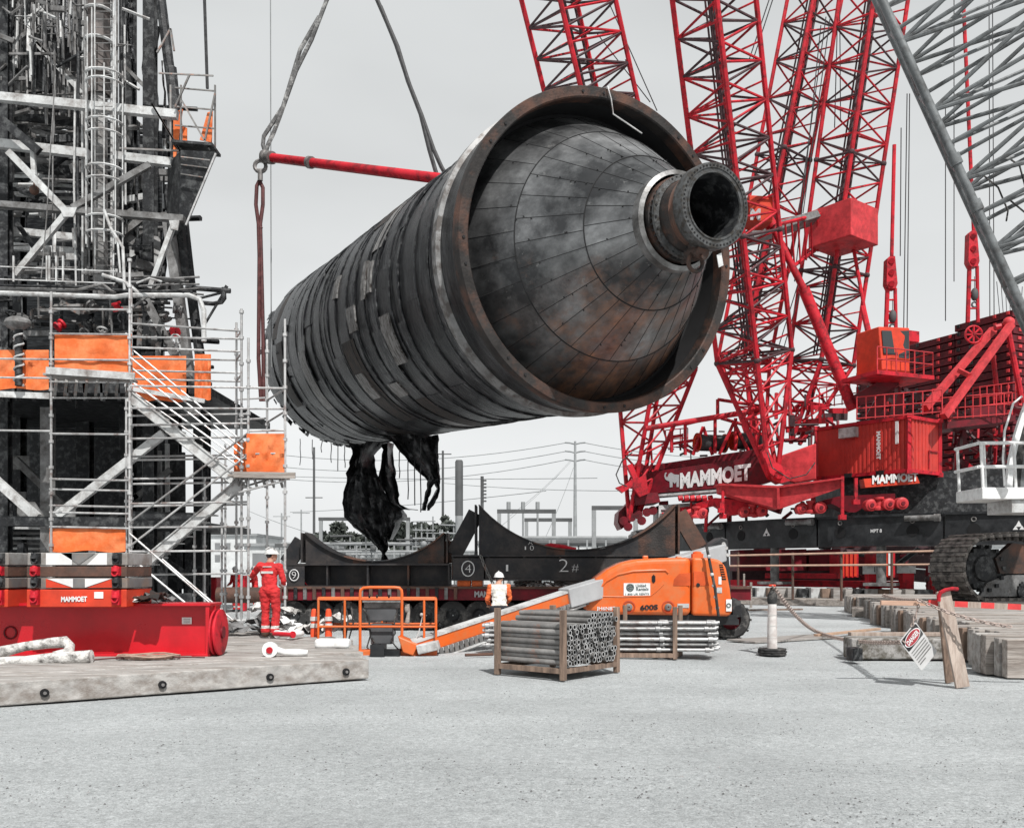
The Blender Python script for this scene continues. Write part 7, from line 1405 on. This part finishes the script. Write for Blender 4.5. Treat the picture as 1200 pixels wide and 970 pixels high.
# ================================================================== people
def person(loc, face, J, height, R, colour, mats, label, extras=None, vox=.011, hand_dir=None, group=None):
    """J: joint positions (x right, y forward, z up) for a 1.75 m body; one continuous body mesh"""
    Mz = Matrix.Rotation(face, 3, 'Z'); k = height / 1.75; mb = MB()
    def seg(a, b, ra, rb, n=12, m=5):
        a, b = V(J[a]) if isinstance(a, str) else V(a), V(J[b]) if isinstance(b, str) else V(b)
        mb.path([a.lerp(b, i / m) for i in range(m + 1)], 1, n, radii=[lin(ra, rb, i / m) for i in range(m + 1)]); mb.ball(a, ra, n, 8); mb.ball(b, rb, n, 8)
    pel, ch, nk = V(J['pelvis']), V(J['chest']), V(J['neck'])
    wst = pel.lerp(ch, .45)
    mb.ball(pel, (R['hip'], R['hip'] * .72, .15), 16, 10); mb.ball(wst, (R['waist'], R['waist'] * .74, .2), 16, 10); mb.ball(ch, (R['chest'], R['chest'] * .68, .19), 16, 10)
    seg(pel.lerp(ch, .1), ch, R['waist'] * .8, R['chest'] * .72); seg(ch, nk, .1, .065)
    for s in ('l', 'r'):
        seg(ch + (V(J[s + 'sh']) - ch) * .3 + V((0, 0, .04)), s + 'sh', .085, .078); seg(s + 'sh', s + 'el', .072, .056); seg(s + 'el', s + 'wr', .056, .043)
        seg(pel + (V(J[s + 'hip']) - pel) * .5, s + 'hip', .12, .112); seg(s + 'hip', s + 'kn', R['thigh'], .078); seg(s + 'kn', s + 'an', .078, R['cuff'])
        an, to = V(J[s + 'an']), V(J[s + 'toe']); seg(an, to.lerp(an, .3), .05, .048); seg(to.lerp(an, .3), to, .048, .036)
        wr, hd = V(J[s + 'wr']), V(J[s + 'hand']); dd = (hd - wr).normalized(); u = dd.cross(V((0, 0, 1)) if abs(dd.z) < .9 else V((1, 0, 0))).normalized(); v = u.cross(dd)
        seg(wr, hd, .030, .036); mb.ball(hd, (.04, .04, .03), 10, 8)
        for i, (o, l) in enumerate(((-.028, .07), (-.010, .082), (.010, .078), (.027, .062))):
            p0 = hd + u * o + dd * .02; p1 = p0 + dd * l * .55 - v * .008; p2 = p1 + dd * l * .4 - v * .03; mb.path([p0, p1, p2], .0105, 7, radii=[.0115, .0105, .009])
        p0 = hd - u * .034 - dd * .02; mb.path([p0, p0 - u * .025 + dd * .03, p0 - u * .03 + dd * .06 - v * .012], .012, 7)
    hc = V(J['head']); ha = J.get('turn', 0); Mh = Matrix.Rotation(ha, 3, 'Z'); seg(nk, hc - V((0, 0, .05)), .062, .06)
    mb.ball(hc, (.078, .098, .118), 18, 14, R=Mh); mb.ball(hc + Mh @ V((0, .045, -.06)), (.056, .052, .06), 12, 8); mb.ball(hc + Mh @ V((0, .103, -.015)), (.015, .022, .026), 8, 6)
    mb.ball(hc + Mh @ V((0, .088, -.064)), (.026, .014, .010), 8, 6)
    for s in (-1, 1): mb.ball(hc + Mh @ V((.08 * s, -.005, -.01)), (.012, .026, .036), 8, 6); mb.ball(hc + Mh @ V((.03 * s, .088, .018)), (.013, .012, .009), 8, 6)
    tmp = bpy.data.objects.new('tmp', mb.mesh('tmp', mats[0]))
    m = tmp.modifiers.new('r', 'REMESH'); m.mode = 'VOXEL'; m.voxel_size = vox; s_ = tmp.modifiers.new('s', 'SMOOTH'); s_.factor = .4; s_.iterations = 2
    me = evaluated_mesh(tmp)
    me.materials.clear()
    for q in mats: me.materials.append(q)
    ns = [v.normal.copy() for v in me.vertices]
    for v, n_ in zip(me.vertices, ns):      # cloth folds
        c = v.co
        if c.z < 1.47 and c.z > .12:
            f = noise.noise(V((c.x * 9, c.y * 9, c.z * 16))) + .6 * noise.noise(V((c.x * 22, c.y * 22, c.z * 30))); v.co = c + n_ * (.015 * f)
    for p in me.polygons: p.use_smooth = True; p.material_index = colour(p.center, J)
    me.transform((Mz * k).to_4x4())
    t = bpy.data.objects.new('person', me); COL.objects.link(t); t.location = V(loc); tag(t, label, 'person', group)
    def W(p): return (Mz @ V(p)) * k
    def add(mb2, n, m): o = bpy.data.objects.new(n, mb2.mesh(n, m)); COL.objects.link(o); o.parent = t; o.data.transform((Mz * k).to_4x4()); return o
    hm = MB(); prof = []
    for i in range(9): a = math.radians(i * 11.2); prof.append((1.0 * math.cos(a), math.sin(a)))
    hb = MB(); hb.lathe([(1.13, -.03), (1.13, .0), (1.0, .03)] + [(x, .03 + y * .92) for x, y in prof[1:]] + [(.01, .95)], 24)
    hcn = hc + V((0, -.005, .035)); pts = []
    for v in hb.v: q = V((v[0] * .108, v[1] * .132 + (.03 if v[1] > .6 and v[2] < .04 else 0), v[2] * .128)); pts.append(hcn + Mh @ q)
    hm.add(pts, hb.f, 0, True); hm.path([hcn + Mh @ V((0, -.12 + .03 * i, .05 + .09 * math.sin((i + 1.2) * .37))) for i in range(7)], .007, 6)
    helm = add(hm, 'helmet', J.get('helm', white)); hr = MB(); hr.ball(hc + Mh @ V((0, -.02, .01)), (.083, .09, .085), 14, 10, R=Mh); add(hr, 'hair', soot)
    if extras: extras(add, J)
    return t
# worker in red coverall seen from behind, one hand on the scaffold
JR = dict(pelvis=(0, 0, .97), chest=(-.02, .03, 1.33), neck=(.0, .035, 1.53), head=(.02, .06, 1.64), turn=-.95, helm=pmat('scuffed white helmet', (.62, .62, .61), .35, 0, .15, 8, 8, (.16, .16, .16), .33, 9),
          lsh=(-.20, .02, 1.44), lel=(-.40, .14, 1.27), lwr=(-.50, .33, 1.22), lhand=(-.53, .41, 1.24), rsh=(.185, .03, 1.42), rel=(.27, .03, 1.15), rwr=(.22, .22, 1.05), rhand=(.17, .29, 1.05),
          lhip=(-.095, 0, .92), lkn=(-.10, .03, .5), lan=(-.085, -.01, .10), ltoe=(-.11, .17, .045), rhip=(.10, 0, .92), rkn=(.13, .02, .5), ran=(.12, -.06, .10), rtoe=(.16, .12, .045))
def colR(c, J):
    if c.z > 1.515: return 1
    if (c - V(J['lhand'])).length < .115 or (c - V(J['rhand'])).length < .105: return 1
    if c.z < .115: return 2
    if .19 < c.z < .245: return 3
    return 0
def exR(add, J):
    mb = MB(); ch = V(J['chest']); 
    rows_ = [[ch + V((-.12 + .24 * u, -.128 - .012 * math.sin(u * math.pi), z)) for u in [i / 10 for i in range(11)]] for z in (.0, -.045)]
    add(MB().sheet(rows_, .02), 'reflective_strip', tape_m); rows_ = [[ch + V((-.09 + .18 * u, -.122 - .012 * math.sin(u * math.pi), z)) for u in [i / 10 for i in range(11)]] for z in (.10, .082)]
    add(MB().sheet(rows_, .02), 'back_print', tape_m)
    mb = MB(); p = V(J['rel']).lerp(V(J['rwr']), .7); mb.path([p + V((.0, -.01, 0)), p + V((-.01, .02, -.01))], .062, 12); add(mb, 'glove_cuff', white)
person((P(316, 0, 19.3).x, 19.3, .31), math.radians(-6), JR, 1.80, dict(hip=.185, waist=.165, chest=.19, thigh=.118, cuff=.088), colR, [cover_m, skin_m, pmat('boot leather', (.09, .05, .035), .7), tape_m], 'worker in red coverall and white helmet standing with a hand on the scaffold', exR)
# worker with pale vest walking behind the lift boom, head bowed
JW = dict(pelvis=(0, -.05, .84), chest=(.0, .10, 1.17), neck=(.0, .2, 1.345), head=(.01, .255, 1.455), turn=-.3, helm=white,
          lsh=(-.19, .12, 1.27), lel=(-.26, .14, 1.0), lwr=(-.22, .30, .86), lhand=(-.20, .36, .83), rsh=(.19, .12, 1.27), rel=(.25, .17, 1.0), rwr=(.20, .36, .92), rhand=(.16, .43, .91),
          lhip=(-.1, -.04, .8), lkn=(-.12, .17, .45), lan=(-.11, -.02, .1), ltoe=(-.13, .15, .045), rhip=(.1, -.04, .8), rkn=(.12, .12, .42), ran=(.12, -.18, .1), rtoe=(.13, 0, .045))
def colW(c, J):
    if c.z > 1.33 or (c - V(J['lhand'])).length < .11 or (c - V(J['rhand'])).length < .11: return 1
    if c.z < .115: return 2
    if c.z < .86: return 3
    if abs(c.x) > .175: return 4
    return 0
person((P(585, 0, 21.6).x, 21.6, 0), math.radians(4), JW, 1.80, dict(hip=.18, waist=.17, chest=.195, thigh=.115, cuff=.08), colW, [vest_m, skin_m, soot, dark_m, sleeve_m], 'worker in pale vest with orange sleeves and white helmet bending behind the lift boom')
# two distant workers in red
JD = dict(JR); JD.update(lel=(-.27, .02, 1.15), lwr=(-.26, .14, .95), lhand=(-.25, .2, .9), turn=.4, helm=white); JD2 = dict(JR); JD2.update(lel=(-.26, .1, 1.2), lwr=(-.14, .32, 1.15), lhand=(-.08, .36, 1.15), rel=(.28, .1, 1.2), rwr=(.2, .34, 1.2), rhand=(.14, .4, 1.2), turn=-1.2, helm=white)
for x, d, J_, f, lab in ((277, 37, JD, 2.6, 'distant worker in red seen between the scaffold tubes'), (299, 38.5, JD2, 1.9, 'distant worker in red bending arms beside the rusty pipe')):
    person((P(x, 0, d).x, d, 0), f, J_, 1.76, dict(hip=.185, waist=.165, chest=.19, thigh=.118, cuff=.088), colR, [cover_m, skin_m, soot, tape_m], lab, None, vox=.018)

bpy.data.scenes.remove(TMPS)
